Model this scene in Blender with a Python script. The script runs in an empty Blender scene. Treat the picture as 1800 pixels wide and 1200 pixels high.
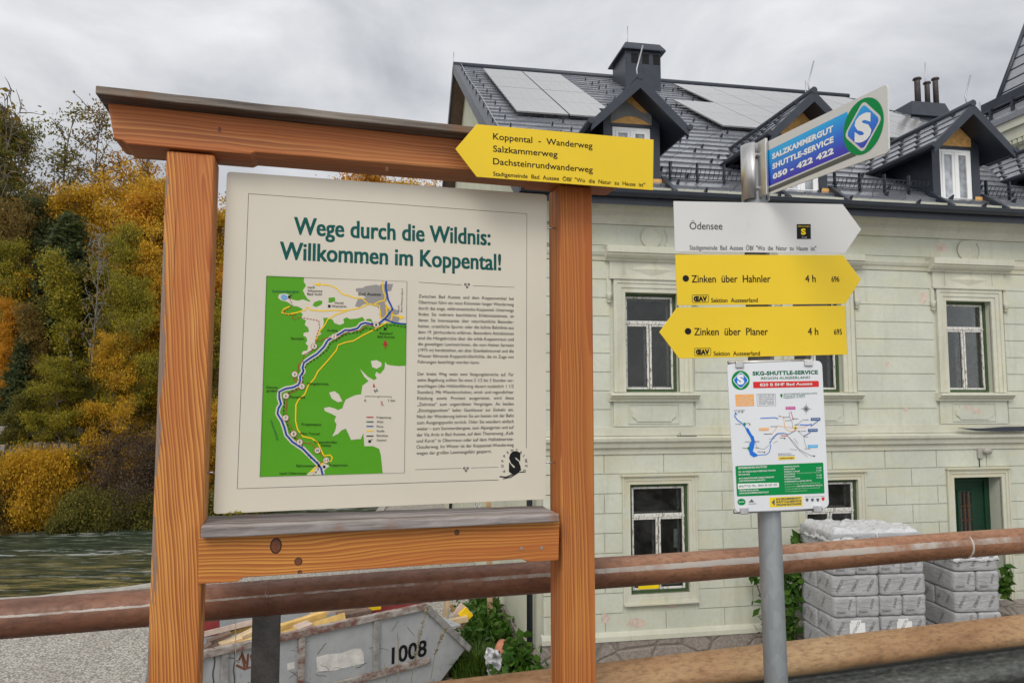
import bpy, bmesh, math, random
import numpy as np
from mathutils import Vector, Matrix, noise
from mathutils.geometry import tessellate_polygon
R = math.radians
SC = bpy.context.scene
COL = SC.collection
EYE = 1.65                      # eye height over the road; the road is z = 0
FOC, CX, CY = 1250.0, 900.0, 600.0
PITCH = math.atan(94.0 / FOC)

# ------------------------------------------------------------ camera
cd = bpy.data.cameras.new('camera'); cam = bpy.data.objects.new('camera', cd); COL.objects.link(cam)
cd.sensor_width = 36.0; cd.lens = 36.0 * FOC / 1800.0; cd.clip_start = 0.05; cd.clip_end = 3000
cam.location = (0, 0, EYE); cam.rotation_euler = (R(90) + PITCH, 0, 0)
SC.camera = cam

# ------------------------------------------------------------ sky and sun (overcast, brighter behind the camera and overhead)
SUN_EL, SUN_AZ = 42.0, 200.0    # azimuth from +Y clockwise: behind the camera, to the left
world = bpy.data.worlds.new('World'); SC.world = world; world.use_nodes = True
nt = world.node_tree; nt.nodes.clear()
def wn(t, **k):
    n = nt.nodes.new(t)
    for a, b in k.items(): setattr(n, a, b)
    return n
out = wn('ShaderNodeOutputWorld')
sky = wn('ShaderNodeTexSky', sky_type='NISHITA', sun_disc=False, sun_elevation=R(SUN_EL), sun_rotation=R(SUN_AZ))
bg1 = wn('ShaderNodeBackground'); bg1.inputs[1].default_value = 0.10
nt.links.new(sky.outputs[0], bg1.inputs[0])
tc = wn('ShaderNodeTexCoord')
sep = wn('ShaderNodeSeparateXYZ'); nt.links.new(tc.outputs['Generated'], sep.inputs[0])
mp = wn('ShaderNodeMapping'); mp.inputs['Scale'].default_value = (1.0, 1.0, 2.2)
nt.links.new(tc.outputs['Generated'], mp.inputs[0])
nz = wn('ShaderNodeTexNoise'); nz.inputs['Scale'].default_value = 2.6; nz.inputs['Detail'].default_value = 7; nz.inputs['Roughness'].default_value = .55
nz.inputs['Distortion'].default_value = .35
nt.links.new(mp.outputs[0], nz.inputs['Vector'])
cr = wn('ShaderNodeValToRGB')
cr.color_ramp.elements[0].position = .33; cr.color_ramp.elements[0].color = (.44, .455, .49, 1)
cr.color_ramp.elements[1].position = .66; cr.color_ramp.elements[1].color = (.84, .845, .855, 1)
nt.links.new(nz.outputs['Fac'], cr.inputs[0])
# CIE-like overcast: brighter towards the zenith and towards the veiled sun behind the camera
m1 = wn('ShaderNodeMapRange'); m1.inputs['From Min'].default_value = .35; m1.inputs['From Max'].default_value = 1.0
m1.inputs['To Min'].default_value = 1.0; m1.inputs['To Max'].default_value = 1.6
nt.links.new(sep.outputs['Z'], m1.inputs['Value'])
m2 = wn('ShaderNodeMapRange'); m2.inputs['From Min'].default_value = .1; m2.inputs['From Max'].default_value = -.8
m2.inputs['To Min'].default_value = 1.0; m2.inputs['To Max'].default_value = 1.65
nt.links.new(sep.outputs['Y'], m2.inputs['Value'])
mm = wn('ShaderNodeMath', operation='MULTIPLY'); nt.links.new(m1.outputs[0], mm.inputs[0]); nt.links.new(m2.outputs[0], mm.inputs[1])
bg2 = wn('ShaderNodeBackground'); nt.links.new(cr.outputs[0], bg2.inputs[0])
mk = wn('ShaderNodeMath', operation='MULTIPLY'); mk.inputs[1].default_value = 0.80
nt.links.new(mm.outputs[0], mk.inputs[0]); nt.links.new(mk.outputs[0], bg2.inputs[1])
mix = wn('ShaderNodeMixShader'); mix.inputs[0].default_value = .93
nt.links.new(bg1.outputs[0], mix.inputs[1]); nt.links.new(bg2.outputs[0], mix.inputs[2]); nt.links.new(mix.outputs[0], out.inputs[0])
sd = bpy.data.lights.new('sun', 'SUN'); sd.energy = 1.1; sd.angle = R(24); sd.color = (1, .95, .87)
sun = bpy.data.objects.new('sun', sd); COL.objects.link(sun)
az, el = R(SUN_AZ), R(SUN_EL)
sv = Vector((math.sin(az) * math.cos(el), math.cos(az) * math.cos(el), math.sin(el)))
sun.rotation_euler = sv.to_track_quat('Z', 'Y').to_euler()
SC.view_settings.view_transform = 'Standard'; SC.view_settings.look = 'None'
SC.view_settings.exposure = 0.32; SC.view_settings.gamma = 1.0

# ------------------------------------------------------------ measuring: photo pixel -> point on a surface of the place
def ray(px, py):
    a, v = (px - CX) / FOC, -(py - CY) / FOC
    return Vector((a, math.cos(PITCH) - math.sin(PITCH) * v, math.sin(PITCH) + math.cos(PITCH) * v))
E0 = Vector((0, 0, EYE))
def at_depth(px, py, y):
    d = ray(px, py); return E0 + d * (y / d.y)
def at_z(px, py, z):
    d = ray(px, py); return E0 + d * ((z - EYE) / d.z)
def on_plane(px, py, p, n):
    d = ray(px, py); return E0 + d * ((p - E0).dot(n) / d.dot(n))
class Frame:
    """local axes: u along, w away, z up; a thing's Empty stands at its origin"""
    def __init__(s, o, deg):
        s.o = Vector(o); s.a = R(deg)
        s.u = Vector((math.cos(s.a), math.sin(s.a), 0)); s.w = Vector((-math.sin(s.a), math.cos(s.a), 0))
        s.M = Matrix.Translation(s.o) @ Matrix.Rotation(s.a, 4, 'Z'); s.I = s.M.inverted()
    def loc(s, px, py, w=0.0):
        return s.I @ on_plane(px, py, s.o + s.w * w, s.w)
    def side(s, px, py, u=0.0):
        return s.I @ on_plane(px, py, s.o + s.u * u, s.u)
    def uz(s, px, py, w=0.0):
        p = s.loc(px, py, w); return (p.x, p.z)
    def plane(s, px, py, p, n):      # p, n local
        return s.I @ on_plane(px, py, s.M @ p, s.M.to_3x3() @ n)

# ------------------------------------------------------------ building helpers
def tag(o, label=None, cat=None, group=None, kind=None):
    if label: o['label'] = label
    if cat: o['category'] = cat
    if group: o['group'] = group
    if kind: o['kind'] = kind
    return o
def empty(name, fr_or_loc, label=None, cat=None, group=None, rz=0):
    o = bpy.data.objects.new(name, None); COL.objects.link(o); o.empty_display_size = .1
    if isinstance(fr_or_loc, Frame):
        o.location = fr_or_loc.o; o.rotation_euler = (0, 0, fr_or_loc.a)
    else:
        o.location = fr_or_loc; o.rotation_euler = (0, 0, rz)
    return tag(o, label, cat, group)
class MB:
    def __init__(s): s.v = []; s.f = []; s.m = []; s.s = []
    def add(s, vs, fs, mi=0, sm=False):
        b = len(s.v); s.v += [tuple(x) for x in vs]
        for f in fs: s.f.append(tuple(b + i for i in f)); s.m.append(mi); s.s.append(sm)
        return s
    def box(s, x0, x1, y0, y1, z0, z1, mi=0):
        vs = [(x, y, z) for z in (z0, z1) for y in (y0, y1) for x in (x0, x1)]
        return s.add(vs, [(0, 2, 3, 1), (4, 5, 7, 6), (0, 1, 5, 4), (2, 6, 7, 3), (0, 4, 6, 2), (1, 3, 7, 5)], mi)
    def obox(s, c, size, M3, mi=0):
        c = Vector(c); h = [k / 2 for k in size]
        vs = [c + M3 @ Vector((x * h[0], y * h[1], z * h[2])) for z in (-1, 1) for y in (-1, 1) for x in (-1, 1)]
        return s.add(vs, [(0, 2, 3, 1), (4, 5, 7, 6), (0, 1, 5, 4), (2, 6, 7, 3), (0, 4, 6, 2), (1, 3, 7, 5)], mi)
    def prism(s, poly, w0, w1, mi=0, axis='w'):
        """poly of (u,z), extruded in w (axis 'w') or poly of (w,z) extruded in u (axis 'u')"""
        n = len(poly)
        P = (lambda a, b, c: (a, c, b)) if axis == 'w' else (lambda a, b, c: (c, a, b))
        vs = [P(a, b, w0) for a, b in poly] + [P(a, b, w1) for a, b in poly]
        tri = tessellate_polygon([[Vector((a, b, 0)) for a, b in poly]])
        fs = [tuple(t) for t in tri] + [tuple(n + i for i in reversed(t)) for t in tri]
        fs += [(i, (i + 1) % n, n + (i + 1) % n, n + i) for i in range(n)]
        return s.add(vs, fs, mi)
    def sheet(s, poly, w, mi=0):
        tri = tessellate_polygon([[Vector((a, b, 0)) for a, b in poly]])
        fs = []
        for t in tri:
            a, b, c = (poly[i] for i in t)
            cr_ = (b[0] - a[0]) * (c[1] - a[1]) - (b[1] - a[1]) * (c[0] - a[0])
            fs.append(tuple(t) if cr_ > 0 else tuple(reversed(t)))
        return s.add([(a, w, b) for a, b in poly], fs, mi)
    def stroke(s, pts, width, w, mi=0, dash=None):
        pts = [Vector(p) for p in pts]
        if dash:
            on, off = dash; segs = []; acc = 0; cur = [pts[0]]; draw = True
            for a, b in zip(pts, pts[1:]):
                L = (b - a).length; t = 0
                while L - t > 1e-9:
                    need = (on if draw else off) - acc
                    st = min(need, L - t); t += st; acc += st
                    p = a + (b - a) * (t / L)
                    if draw: cur.append(p)
                    if acc >= (on if draw else off) - 1e-9:
                        if draw and len(cur) > 1: segs.append(cur)
                        draw = not draw; acc = 0; cur = [p]
            if draw and len(cur) > 1: segs.append(cur)
            for g in segs: s.stroke(g, width, w, mi)
            return s
        L, Rr = [], []
        for i, p in enumerate(pts):
            a = pts[max(i - 1, 0)]; b = pts[min(i + 1, len(pts) - 1)]
            d = (b - a)
            if d.length < 1e-9: d = Vector((1, 0))
            d.normalize(); n = Vector((-d.y, d.x)) * width / 2
            L.append(p + n); Rr.append(p - n)
        k = len(pts)
        return s.add([(q.x, w, q.y) for q in L + Rr], [(i, k + i, k + i + 1, i + 1) for i in range(k - 1)], mi)
    def disc(s, c, r, w, mi=0, n=24, r0=0):
        a = [2 * math.pi * i / n for i in range(n)]
        rx, rz = (r if isinstance(r, tuple) else (r, r))
        if r0:
            vs = [(c[0] + rx * math.cos(t), w, c[1] + rz * math.sin(t)) for t in a] + [(c[0] + r0 * math.cos(t), w, c[1] + r0 * math.sin(t)) for t in a]
            return s.add(vs, [(i, (i + 1) % n, n + (i + 1) % n, n + i) for i in range(n)], mi)
        return s.add([(c[0] + rx * math.cos(t), w, c[1] + rz * math.sin(t)) for t in a], [tuple(range(n))], mi)
    def tube(s, pts, rad, n=10, mi=0, cap=True, sm=True):
        pts = [Vector(p) for p in pts]; k = len(pts)
        rads = rad if isinstance(rad, (list, tuple)) else [rad] * k
        d0 = (pts[1] - pts[0]).normalized()
        ref = Vector((0, 0, 1)) if abs(d0.z) < .9 else Vector((1, 0, 0))
        vs = []
        for i, p in enumerate(pts):
            d = (pts[min(i + 1, k - 1)] - pts[max(i - 1, 0)]).normalized()
            x = d.cross(ref).normalized(); y = x.cross(d).normalized()
            for j in range(n):
                t = 2 * math.pi * j / n
                vs.append(p + (x * math.cos(t) + y * math.sin(t)) * rads[i])
        fs = [(i * n + j, i * n + (j + 1) % n, (i + 1) * n + (j + 1) % n, (i + 1) * n + j) for i in range(k - 1) for j in range(n)]
        s.add(vs, fs, mi, sm)
        if cap:
            b = len(s.v) - len(vs)
            s.f.append(tuple(b + j for j in reversed(range(n)))); s.m.append(mi); s.s.append(False)
            s.f.append(tuple(b + (k - 1) * n + j for j in range(n))); s.m.append(mi); s.s.append(False)
        return s
    def build(s, name, mats, parent=None, bevel=0, seg=2, fix=True):
        me = bpy.data.meshes.new(name); me.from_pydata(s.v, [], s.f)
        if not isinstance(mats, (list, tuple)): mats = [mats]
        for m in mats: me.materials.append(m)
        me.polygons.foreach_set('material_index', s.m); me.polygons.foreach_set('use_smooth', s.s)
        if fix:
            bm = bmesh.new(); bm.from_mesh(me); bmesh.ops.recalc_face_normals(bm, faces=bm.faces); bm.to_mesh(me); bm.free()
        me.update()
        o = bpy.data.objects.new(name, me); COL.objects.link(o)
        if parent: o.parent = parent
        if bevel:
            b = o.modifiers.new('bevel', 'BEVEL'); b.width = bevel; b.segments = seg; b.limit_method = 'ANGLE'; b.angle_limit = R(40)
        return o
def children(o): return [c for c in bpy.data.objects if c.parent == o]
def copy_tree(o, parent=None):
    c = o.copy(); COL.objects.link(c); c.parent = parent
    for ch in children(o): copy_tree(ch, c)
    return c

# ------------------------------------------------------------ lettering with Blender's built-in font, turned into meshes
_tc = {}
def text_mesh(s, bold=0.0):
    k = (s, bold)
    if k not in _tc:
        c = bpy.data.curves.new('t', 'FONT'); c.body = s; c.size = 1; c.offset = bold; c.resolution_u = 3; c.space_character = 1 + bold * 1.6
        o = bpy.data.objects.new('t', c); COL.objects.link(o)
        me = bpy.data.meshes.new_from_object(o.evaluated_get(bpy.context.evaluated_depsgraph_get()))
        vs = np.array([v.co[:2] for v in me.vertices]) if len(me.vertices) else np.zeros((0, 2))
        fs = [tuple(p.vertices) for p in me.polygons]
        bpy.data.objects.remove(o); bpy.data.curves.remove(c); bpy.data.meshes.remove(me)
        _tc[k] = (vs, fs)
    return _tc[k]
CAP = 0.69
def text(mb, s, p0, p1, cap, w, mi=0, bold=0.0, flip=False):
    """s from p0 to p1 (baseline ends in u,z) with capital height cap"""
    # light weights: the outline drawn a few times a hair apart (the built-in g breaks when its outline is swollen)
    if 0 < bold <= .045 or (bold and 'g' in s):
        d_ = (Vector(p1) - Vector(p0)).normalized(); n_ = Vector((-d_.y, d_.x)); k_ = bold * cap * .75
        for i, (ax, ay) in enumerate(((-1, -.6), (1, -.6), (-1, .6), (1, .6)) if bold <= .03 else ((-1, -.6), (1, -.6), (-1, .6), (1, .6), (0, 0), (-.5, .3), (.5, -.3))):
            o_ = d_ * (k_ * ax) + n_ * (k_ * ay); text(mb, s, Vector(p0) + o_, Vector(p1) + o_, cap, w - .00006 * i, mi, 0.0)
        return
    vs, fs = text_mesh(s, bold)
    if not len(vs): return
    x0, x1 = vs[:, 0].min(), vs[:, 0].max()
    p0 = Vector(p0); p1 = Vector(p1); d = p1 - p0; L = d.length; d.normalize(); n = Vector((-d.y, d.x))
    sx, sy = L / (x1 - x0), cap / CAP
    P = [(p0.x + d.x * (x - x0) * sx + n.x * y * sy, w, p0.y + d.y * (x - x0) * sx + n.y * y * sy) for x, y in vs]
    mb.add(P, fs, mi)
def textc(mb, s, c, cap, w, mi=0, bold=0.0, stretch=1.0, ang=0.0, anchor='c'):
    vs, fs = text_mesh(s, bold); x0, x1 = vs[:, 0].min(), vs[:, 0].max()
    L = (x1 - x0) * cap / CAP * stretch; d = Vector((math.cos(ang), math.sin(ang)))
    c = Vector(c)
    p0 = c if anchor == 'l' else c - d * L / 2
    text(mb, s, p0, p0 + d * L, cap, w, mi, bold)

# ------------------------------------------------------------ materials
class NT:
    def __init__(s, name):
        s.m = bpy.data.materials.new(name); s.m.use_nodes = True; s.t = s.m.node_tree
        s.b = s.t.nodes['Principled BSDF']; s.o = s.t.nodes['Material Output']
    def n(s, t, ins=None, **k):
        x = s.t.nodes.new(t)
        for a, b in k.items(): setattr(x, a, b)
        for a, b in (ins or {}).items(): s.put(x.inputs[a], b)
        return x
    def put(s, sock, v):
        if isinstance(v, bpy.types.NodeSocket): s.t.links.new(v, sock)
        else:
            if isinstance(v, (tuple, list)) and len(v) == 3 and sock.type == 'RGBA': v = (*v, 1)
            sock.default_value = v
    def coord(s, scale=(1, 1, 1), kind='Object', off=(0, 0, 0)):
        c = s.n('ShaderNodeTexCoord'); m = s.n('ShaderNodeMapping', {'Scale': scale, 'Location': off, 'Vector': c.outputs[kind]}); return m.outputs[0]
    def noise(s, scale, vec=None, detail=4, rough=.55, dist=0):
        return s.n('ShaderNodeTexNoise', {'Vector': vec if vec is not None else s.coord(), 'Scale': scale, 'Detail': detail, 'Roughness': rough, 'Distortion': dist}).outputs['Fac']
    def ramp(s, fac, stops, interp='LINEAR'):
        r = s.n('ShaderNodeValToRGB', {'Fac': fac}); r.color_ramp.interpolation = interp
        e = r.color_ramp.elements
        while len(e) < len(stops): e.new(.5)
        for i, (p, c) in enumerate(stops):
            e[i].position = p; e[i].color = (*c, 1) if len(c) == 3 else c
        return r.outputs[0]
    def mix(s, fac, a, b, mode='MIX'):
        m = s.n('ShaderNodeMix', data_type='RGBA', blend_type=mode); s.put(m.inputs[0], fac); s.put(m.inputs[6], a); s.put(m.inputs[7], b); return m.outputs[2]
    def math(s, op, a, b=0.0, c=0.0):
        m = s.n('ShaderNodeMath', operation=op); s.put(m.inputs[0], a); s.put(m.inputs[1], b); s.put(m.inputs[2], c); return m.outputs[0]
    def bump(s, h, strength=.3, dist=.01):
        b = s.n('ShaderNodeBump', {'Height': h, 'Strength': strength, 'Distance': dist}); s.put(s.b.inputs['Normal'], b.outputs[0])
    def set(s, color=None, rough=None, metal=None, spec=None):
        if color is not None: s.put(s.b.inputs['Base Color'], color)
        if rough is not None: s.put(s.b.inputs['Roughness'], rough)
        if metal is not None: s.put(s.b.inputs['Metallic'], metal)
        if spec is not None: s.put(s.b.inputs['Specular IOR Level'], spec)
        return s.m
def bw(v): return (v, v, v)
def sc3(c, k): return tuple(min(1, x * k) for x in c)
def plain(name, c, rough=.6, metal=0.0, var=.12, scale=6, bump=0, bscale=60, spec=.4):
    t = NT(name); f = t.noise(scale, detail=5)
    t.set(t.ramp(f, [(.3, sc3(c, 1 - var)), (.7, sc3(c, 1 + var))]), rough, metal, spec)
    if bump: t.bump(t.noise(bscale, detail=5), bump, .01)
    return t.m
MAT = {}
def wood(name, axis, light, mid, dark, ring=.011, centre=(0, 0), shear=0.0, wobble=.03, ref=0.0, red=(.45, .125, .034), edge=None):
    """sawn larch: growth rings round a pith line at `centre` (the two axes across the grain), leaning by `shear` along it"""
    t = NT(name)
    sx0 = t.n('ShaderNodeSeparateXYZ', {0: t.n('ShaderNodeTexCoord').outputs['Object']})
    s2 = [1, 1, 1]; s2[axis] = .30
    off = (centre[0] * 7, centre[1] * 5, ring * 90)
    wob = t.n('ShaderNodeSeparateXYZ', {0: t.n('ShaderNodeTexNoise', {'Vector': t.coord(tuple(s2), off=off), 'Scale': 4.5, 'Detail': 2.5}).outputs['Color']})
    ax = [i for i in range(3) if i != axis]
    lon = t.math('ADD', sx0.outputs[axis], -ref)
    a = t.math('ADD', t.math('ADD', t.math('MULTIPLY_ADD', lon, shear, sx0.outputs[ax[0]]), -centre[0]), t.math('MULTIPLY', wob.outputs[0], wobble))
    b = t.math('ADD', t.math('ADD', t.math('MULTIPLY_ADD', lon, shear * .6, sx0.outputs[ax[1]]), -centre[1]), t.math('MULTIPLY', wob.outputs[1], wobble))
    r = t.math('SQRT', t.math('ADD', t.math('MULTIPLY', a, a), t.math('MULTIPLY', b, b)))
    r = t.math('ADD', r, t.math('MULTIPLY', t.noise(26, t.n('ShaderNodeCombineXYZ', {0: r}).outputs[0], 3), .034))
    jit = t.noise(40, t.coord(tuple(x * (.05 if i == axis else 1) for i, x in enumerate((1, 1, 1)))), 2)
    ph = t.math('ADD', t.math('MULTIPLY', r, 1 / ring), t.math('MULTIPLY', jit, .5))
    fr = t.math('FRACT', ph)
    amp = t.noise(1.0, t.n('ShaderNodeCombineXYZ', {0: t.math('FLOOR', ph)}).outputs[0], 1)
    late = t.mix(t.ramp(amp, [(.3, bw(.35)), (.65, bw(1))]), mid, dark)
    base = t.mix(t.ramp(fr, [(0, bw(.1)), (.35, bw(.0)), (.78, bw(.85)), (.92, bw(1)), (1, bw(.1))]), t.mix(t.ramp(fr, [(0, bw(0)), (.6, bw(1))]), light, mid), late)
    fine = [90, 90, 90]; fine[axis] = 2.0
    fib = t.noise(1.0, t.coord(tuple(fine)), 3, .6)
    c = t.mix(.22, base, t.ramp(fib, [(.3, bw(.4)), (.65, bw(1))]), 'MULTIPLY')
    big = t.noise(4.5, t.coord(tuple(s2), off=off), 3)
    c = t.mix(t.ramp(big, [(.42, bw(0)), (.68, bw(.5))]), c, t.mix(.45, mid, dark))
    c = t.mix(t.ramp(big, [(.30, bw(.45)), (.46, bw(0))]), c, light)
    rz_ = t.noise(1.0, t.coord(tuple(.8 if i == axis else 16 for i in range(3)), off=off), 2)
    c = t.mix(t.ramp(rz_, [(.45, bw(0)), (.60, bw(.55))]), c, red)
    if edge is not None:
        en_ = t.noise(1.0, t.coord(tuple(5 if i == axis else 60 for i in range(3)), off=off), 5, .7)
        ek = t.math('LESS_THAN', t.math('ABSOLUTE', t.math('SUBTRACT', sx0.outputs[ax[0]], edge)), t.math('MULTIPLY_ADD', en_, .09, -.038))
        c = t.mix(t.math('MULTIPLY', ek, .8), c, (.19, .165, .145))
    crk = t.noise(1.0, t.coord(tuple(1.1 if i == axis else 150 for i in range(3)), off=off), 2, .5)
    c = t.mix(t.ramp(crk, [(.72, bw(0)), (.76, bw(.8))]), c, (.05, .025, .015))
    grey = t.noise(7, t.coord(tuple(s2), off=(3, 1, 2)), 5, .7)
    c = t.mix(t.ramp(grey, [(.63, bw(0)), (.72, bw(.75))]), c, (.17, .14, .115))
    t.bump(t.math('ADD', t.math('MULTIPLY', fr, .5), fib), .35, .002)
    return t.set(c, t.ramp(fib, [(.3, bw(.5)), (.7, bw(.68))]), 0, .3)
MAT['wood_z'] = wood('larch_upright', 2, (.72, .34, .085), (.54, .185, .042), (.22, .052, .015), .0088, (.13, .055), .085, .05, 1.5, edge=-.0625)
MAT['wood_z2'] = wood('larch_upright_fine', 2, (.66, .28, .065), (.50, .17, .042), (.26, .068, .02), .0065, (1.30, .12), .01, .02, 1.5)
MAT['wood_x'] = wood('larch_beam', 0, (.55, .235, .075), (.42, .14, .042), (.16, .038, .016), .0088, (.05, 2.375), .02, .055, .3)
MAT['wood_x2'] = wood('larch_lower_beam', 0, (.74, .36, .075), (.58, .215, .045), (.27, .07, .018), .0105, (.06, 1.09), -.03, .07, .4)
def grey_wood(name, axis, c0, c1, rusty):
    t = NT(name); s = [22, 22, 22]; s[axis] = 1.2
    f = t.noise(1.6, t.coord(tuple(s)), 6, .7)
    g = t.noise(6, None, 4)
    c = t.ramp(f, [(.28, sc3(c0, .35)), (.45, c0), (.7, c1)])
    c = t.mix(t.ramp(g, [(.55, bw(0)), (.68, bw(.8))]), c, rusty)
    t.bump(f, .7, .004)
    return t.set(c, .8, 0, .2)
MAT['grey_ledge'] = grey_wood('weathered_ledge', 0, (.20, .17, .155), (.46, .42, .40), (.26, .13, .075))
MAT['grey_cap'] = grey_wood('weathered_cap', 0, (.12, .10, .085), (.29, .25, .21), (.20, .11, .06))
MAT['cream'] = plain('panel_cream', (.63, .575, .465), .32, 0, .045, 2.5, spec=.45)
MAT['cream_map'] = plain('map_cream', (.63, .57, .47), .32, 0, .02, 3)
def ink(name, c, rough=.6): return plain(name, c, rough, 0, .05, 4, spec=.2)
for n_, c_ in dict(head=(.004, .085, .075), black=(.008, .008, .008), text=(.035, .032, .03), mgreen=(.085, .32, .012), mgrey=(.29, .27, .25), mblue=(.008, .06, .30), myellow=(.85, .55, .02),
                   mred=(.42, .03, .03), white=(.80, .80, .78), lake=(.18, .36, .60), brown=(.25, .07, .03), sgreen=(.0, .235, .055), sblue=(.015, .16, .62), syellow=(.83, .60, .01),
                   sred=(.66, .03, .03), sorange=(.85, .40, .10), magenta=(.55, .02, .28), cyan=(.06, .42, .75), navy=(.01, .08, .26), grey_txt=(.12, .12, .12), bar_grey=(.10, .10, .085), dgreen=(.0, .13, .06), lgrey=(.55, .55, .55)).items():
    MAT[n_] = ink('ink_' + n_, c_)
def sign_paint(name, c):
    t = NT(name); f = t.noise(2.2, None, 4); d = t.noise(26, t.coord((1, 1, .35)), 6, .7)
    base = t.ramp(f, [(.3, sc3(c, .93)), (.7, sc3(c, 1.04))])
    base = t.mix(t.ramp(d, [(.66, bw(0)), (.80, bw(.30))]), base, sc3(c, .5))
    return t.set(base, t.ramp(d, [(.3, bw(.30)), (.8, bw(.55))]), 0, .45)
MAT['yellow_sign'] = sign_paint('yellow_sign_enamel', (.78, .53, .004))
MAT['white_sign'] = sign_paint('white_sign_enamel', (.62, .605, .575))
MAT['plate'] = sign_paint('route_plate_white', (.70, .71, .72))
MAT['flag_white'] = sign_paint('flag_sign_white', (.60, .59, .56))
def galv(name, c, rough=.42, metal=.75):
    t = NT(name)
    v = t.n('ShaderNodeTexVoronoi', {'Vector': t.coord((1, 1, .5)), 'Scale': 55}).outputs['Color']
    s = t.n('ShaderNodeSeparateXYZ', {0: v}); st = t.noise(9, t.coord((1, 1, .12)), 5, .65)
    c1 = t.mix(.25, c, t.ramp(s.outputs[0], [(0, sc3(c, .65)), (1, sc3(c, 1.3))]))
    c1 = t.mix(t.ramp(st, [(.42, bw(0)), (.72, bw(.75))]), c1, sc3(c, .50))
    t.bump(st, .15, .003)
    return t.set(c1, t.ramp(st, [(.3, bw(rough - .08)), (.7, bw(rough + .15))]), metal, .5)
MAT['galv'] = galv('galvanised_steel', (.34, .36, .365), .48, .45)
MAT['alu'] = galv('aluminium_clamp', (.62, .61, .60), .34, .85)
MAT['steel'] = plain('bolt_steel', (.55, .54, .52), .3, .9, .1, 40)
def rust_pipe(name, top, dark, worn):
    """weathered rail: rust, bare worn streaks along its front flank, dirt in blotches"""
    t = NT(name)
    f = t.noise(5, t.coord((.35, 1, 1)), 6, .65); g = t.noise(60, t.coord((.5, 1, 1)), 5, .7)
    sxo = t.n('ShaderNodeSeparateXYZ', {0: t.n('ShaderNodeTexCoord').outputs['Object']})
    tan = t.math('ADD', t.math('MULTIPLY', sxo.outputs[0], .5), t.math('MULTIPLY', f, .6))
    c = t.ramp(f, [(.30, dark), (.5, top), (.68, sc3(top, 1.35))])
    c2 = t.ramp(f, [(.28, (.17, .075, .035)), (.5, (.36, .17, .085)), (.70, (.50, .30, .18))])
    c = t.mix(t.ramp(tan, [(.25, bw(0)), (.9, bw(.9))]), c, c2)
    c = t.mix(t.ramp(g, [(.45, bw(0)), (.70, bw(.55))]), c, sc3(dark, .7))
    geo = t.n('ShaderNodeTexCoord'); sx = t.n('ShaderNodeSeparateXYZ', {0: geo.outputs['Normal']})
    # band on the flank that hands and sleeves have rubbed
    band = t.math('MULTIPLY', t.math('COMPARE', t.math('ADD', sx.outputs[2], t.math('MULTIPLY', g, .16)), .44, t.n('ShaderNodeMapRange', {'Value': sxo.outputs[0], 'From Min': -.6, 'From Max': 1.2, 'To Min': .055, 'To Max': .21}).outputs[0]), t.math('LESS_THAN', sx.outputs[1], 0))
    h = t.noise(2.2, t.coord((1, .2, .2)), 5, .7)
    k = t.math('MULTIPLY', band, t.ramp(t.math('ADD', h, t.math('MULTIPLY', g, .35)), [(.54, bw(0)), (.72, bw(.85))]))
    c = t.mix(k, c, worn)
    t.bump(g, .35, .003)
    return t.set(c, t.ramp(g, [(.3, bw(.38)), (.7, bw(.62))]), .15, .45)
MAT['pipe'] = rust_pipe('rusty_handrail', (.20, .088, .050), (.085, .040, .025), (.46, .43, .38))
def beam_mat():
    t = NT('rusty_crash_beam'); f = t.noise(4, t.coord((.3, 1, 1)), 6, .65); g = t.noise(70, t.coord((.35, 1, 1)), 5, .7)
    sx = t.n('ShaderNodeSeparateXYZ', {0: t.n('ShaderNodeTexCoord').outputs['Object']})
    rust = t.ramp(f, [(.3, (.19, .095, .04)), (.5, (.38, .22, .105)), (.7, (.50, .33, .17))])
    rust = t.mix(t.ramp(g, [(.45, bw(0)), (.72, bw(.6))]), rust, (.10, .05, .03))
    shaded_zinc = t.ramp(g, [(.3, (.045, .047, .043)), (.6, (.13, .135, .12)), (.8, (.30, .30, .27))])  # dirty zinc, darkened further to paint in the shade under the bulge
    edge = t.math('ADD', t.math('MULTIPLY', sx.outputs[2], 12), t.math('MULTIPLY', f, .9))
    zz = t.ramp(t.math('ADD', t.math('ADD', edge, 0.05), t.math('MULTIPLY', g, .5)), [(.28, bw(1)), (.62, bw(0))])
    t.bump(g, .4, .003)
    return t.set(t.mix(zz, rust, shaded_zinc), t.ramp(g, [(.3, bw(.4)), (.7, bw(.65))]), .3, .4)
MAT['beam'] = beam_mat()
MAT['post_steel'] = plain('rail_post_steel', (.095, .09, .083), .55, .4, .35, 20, .2, 90)
MAT['seam'] = plain('chalky_weld_seam', (.46, .42, .37), .8, 0, .25, 60)
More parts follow.
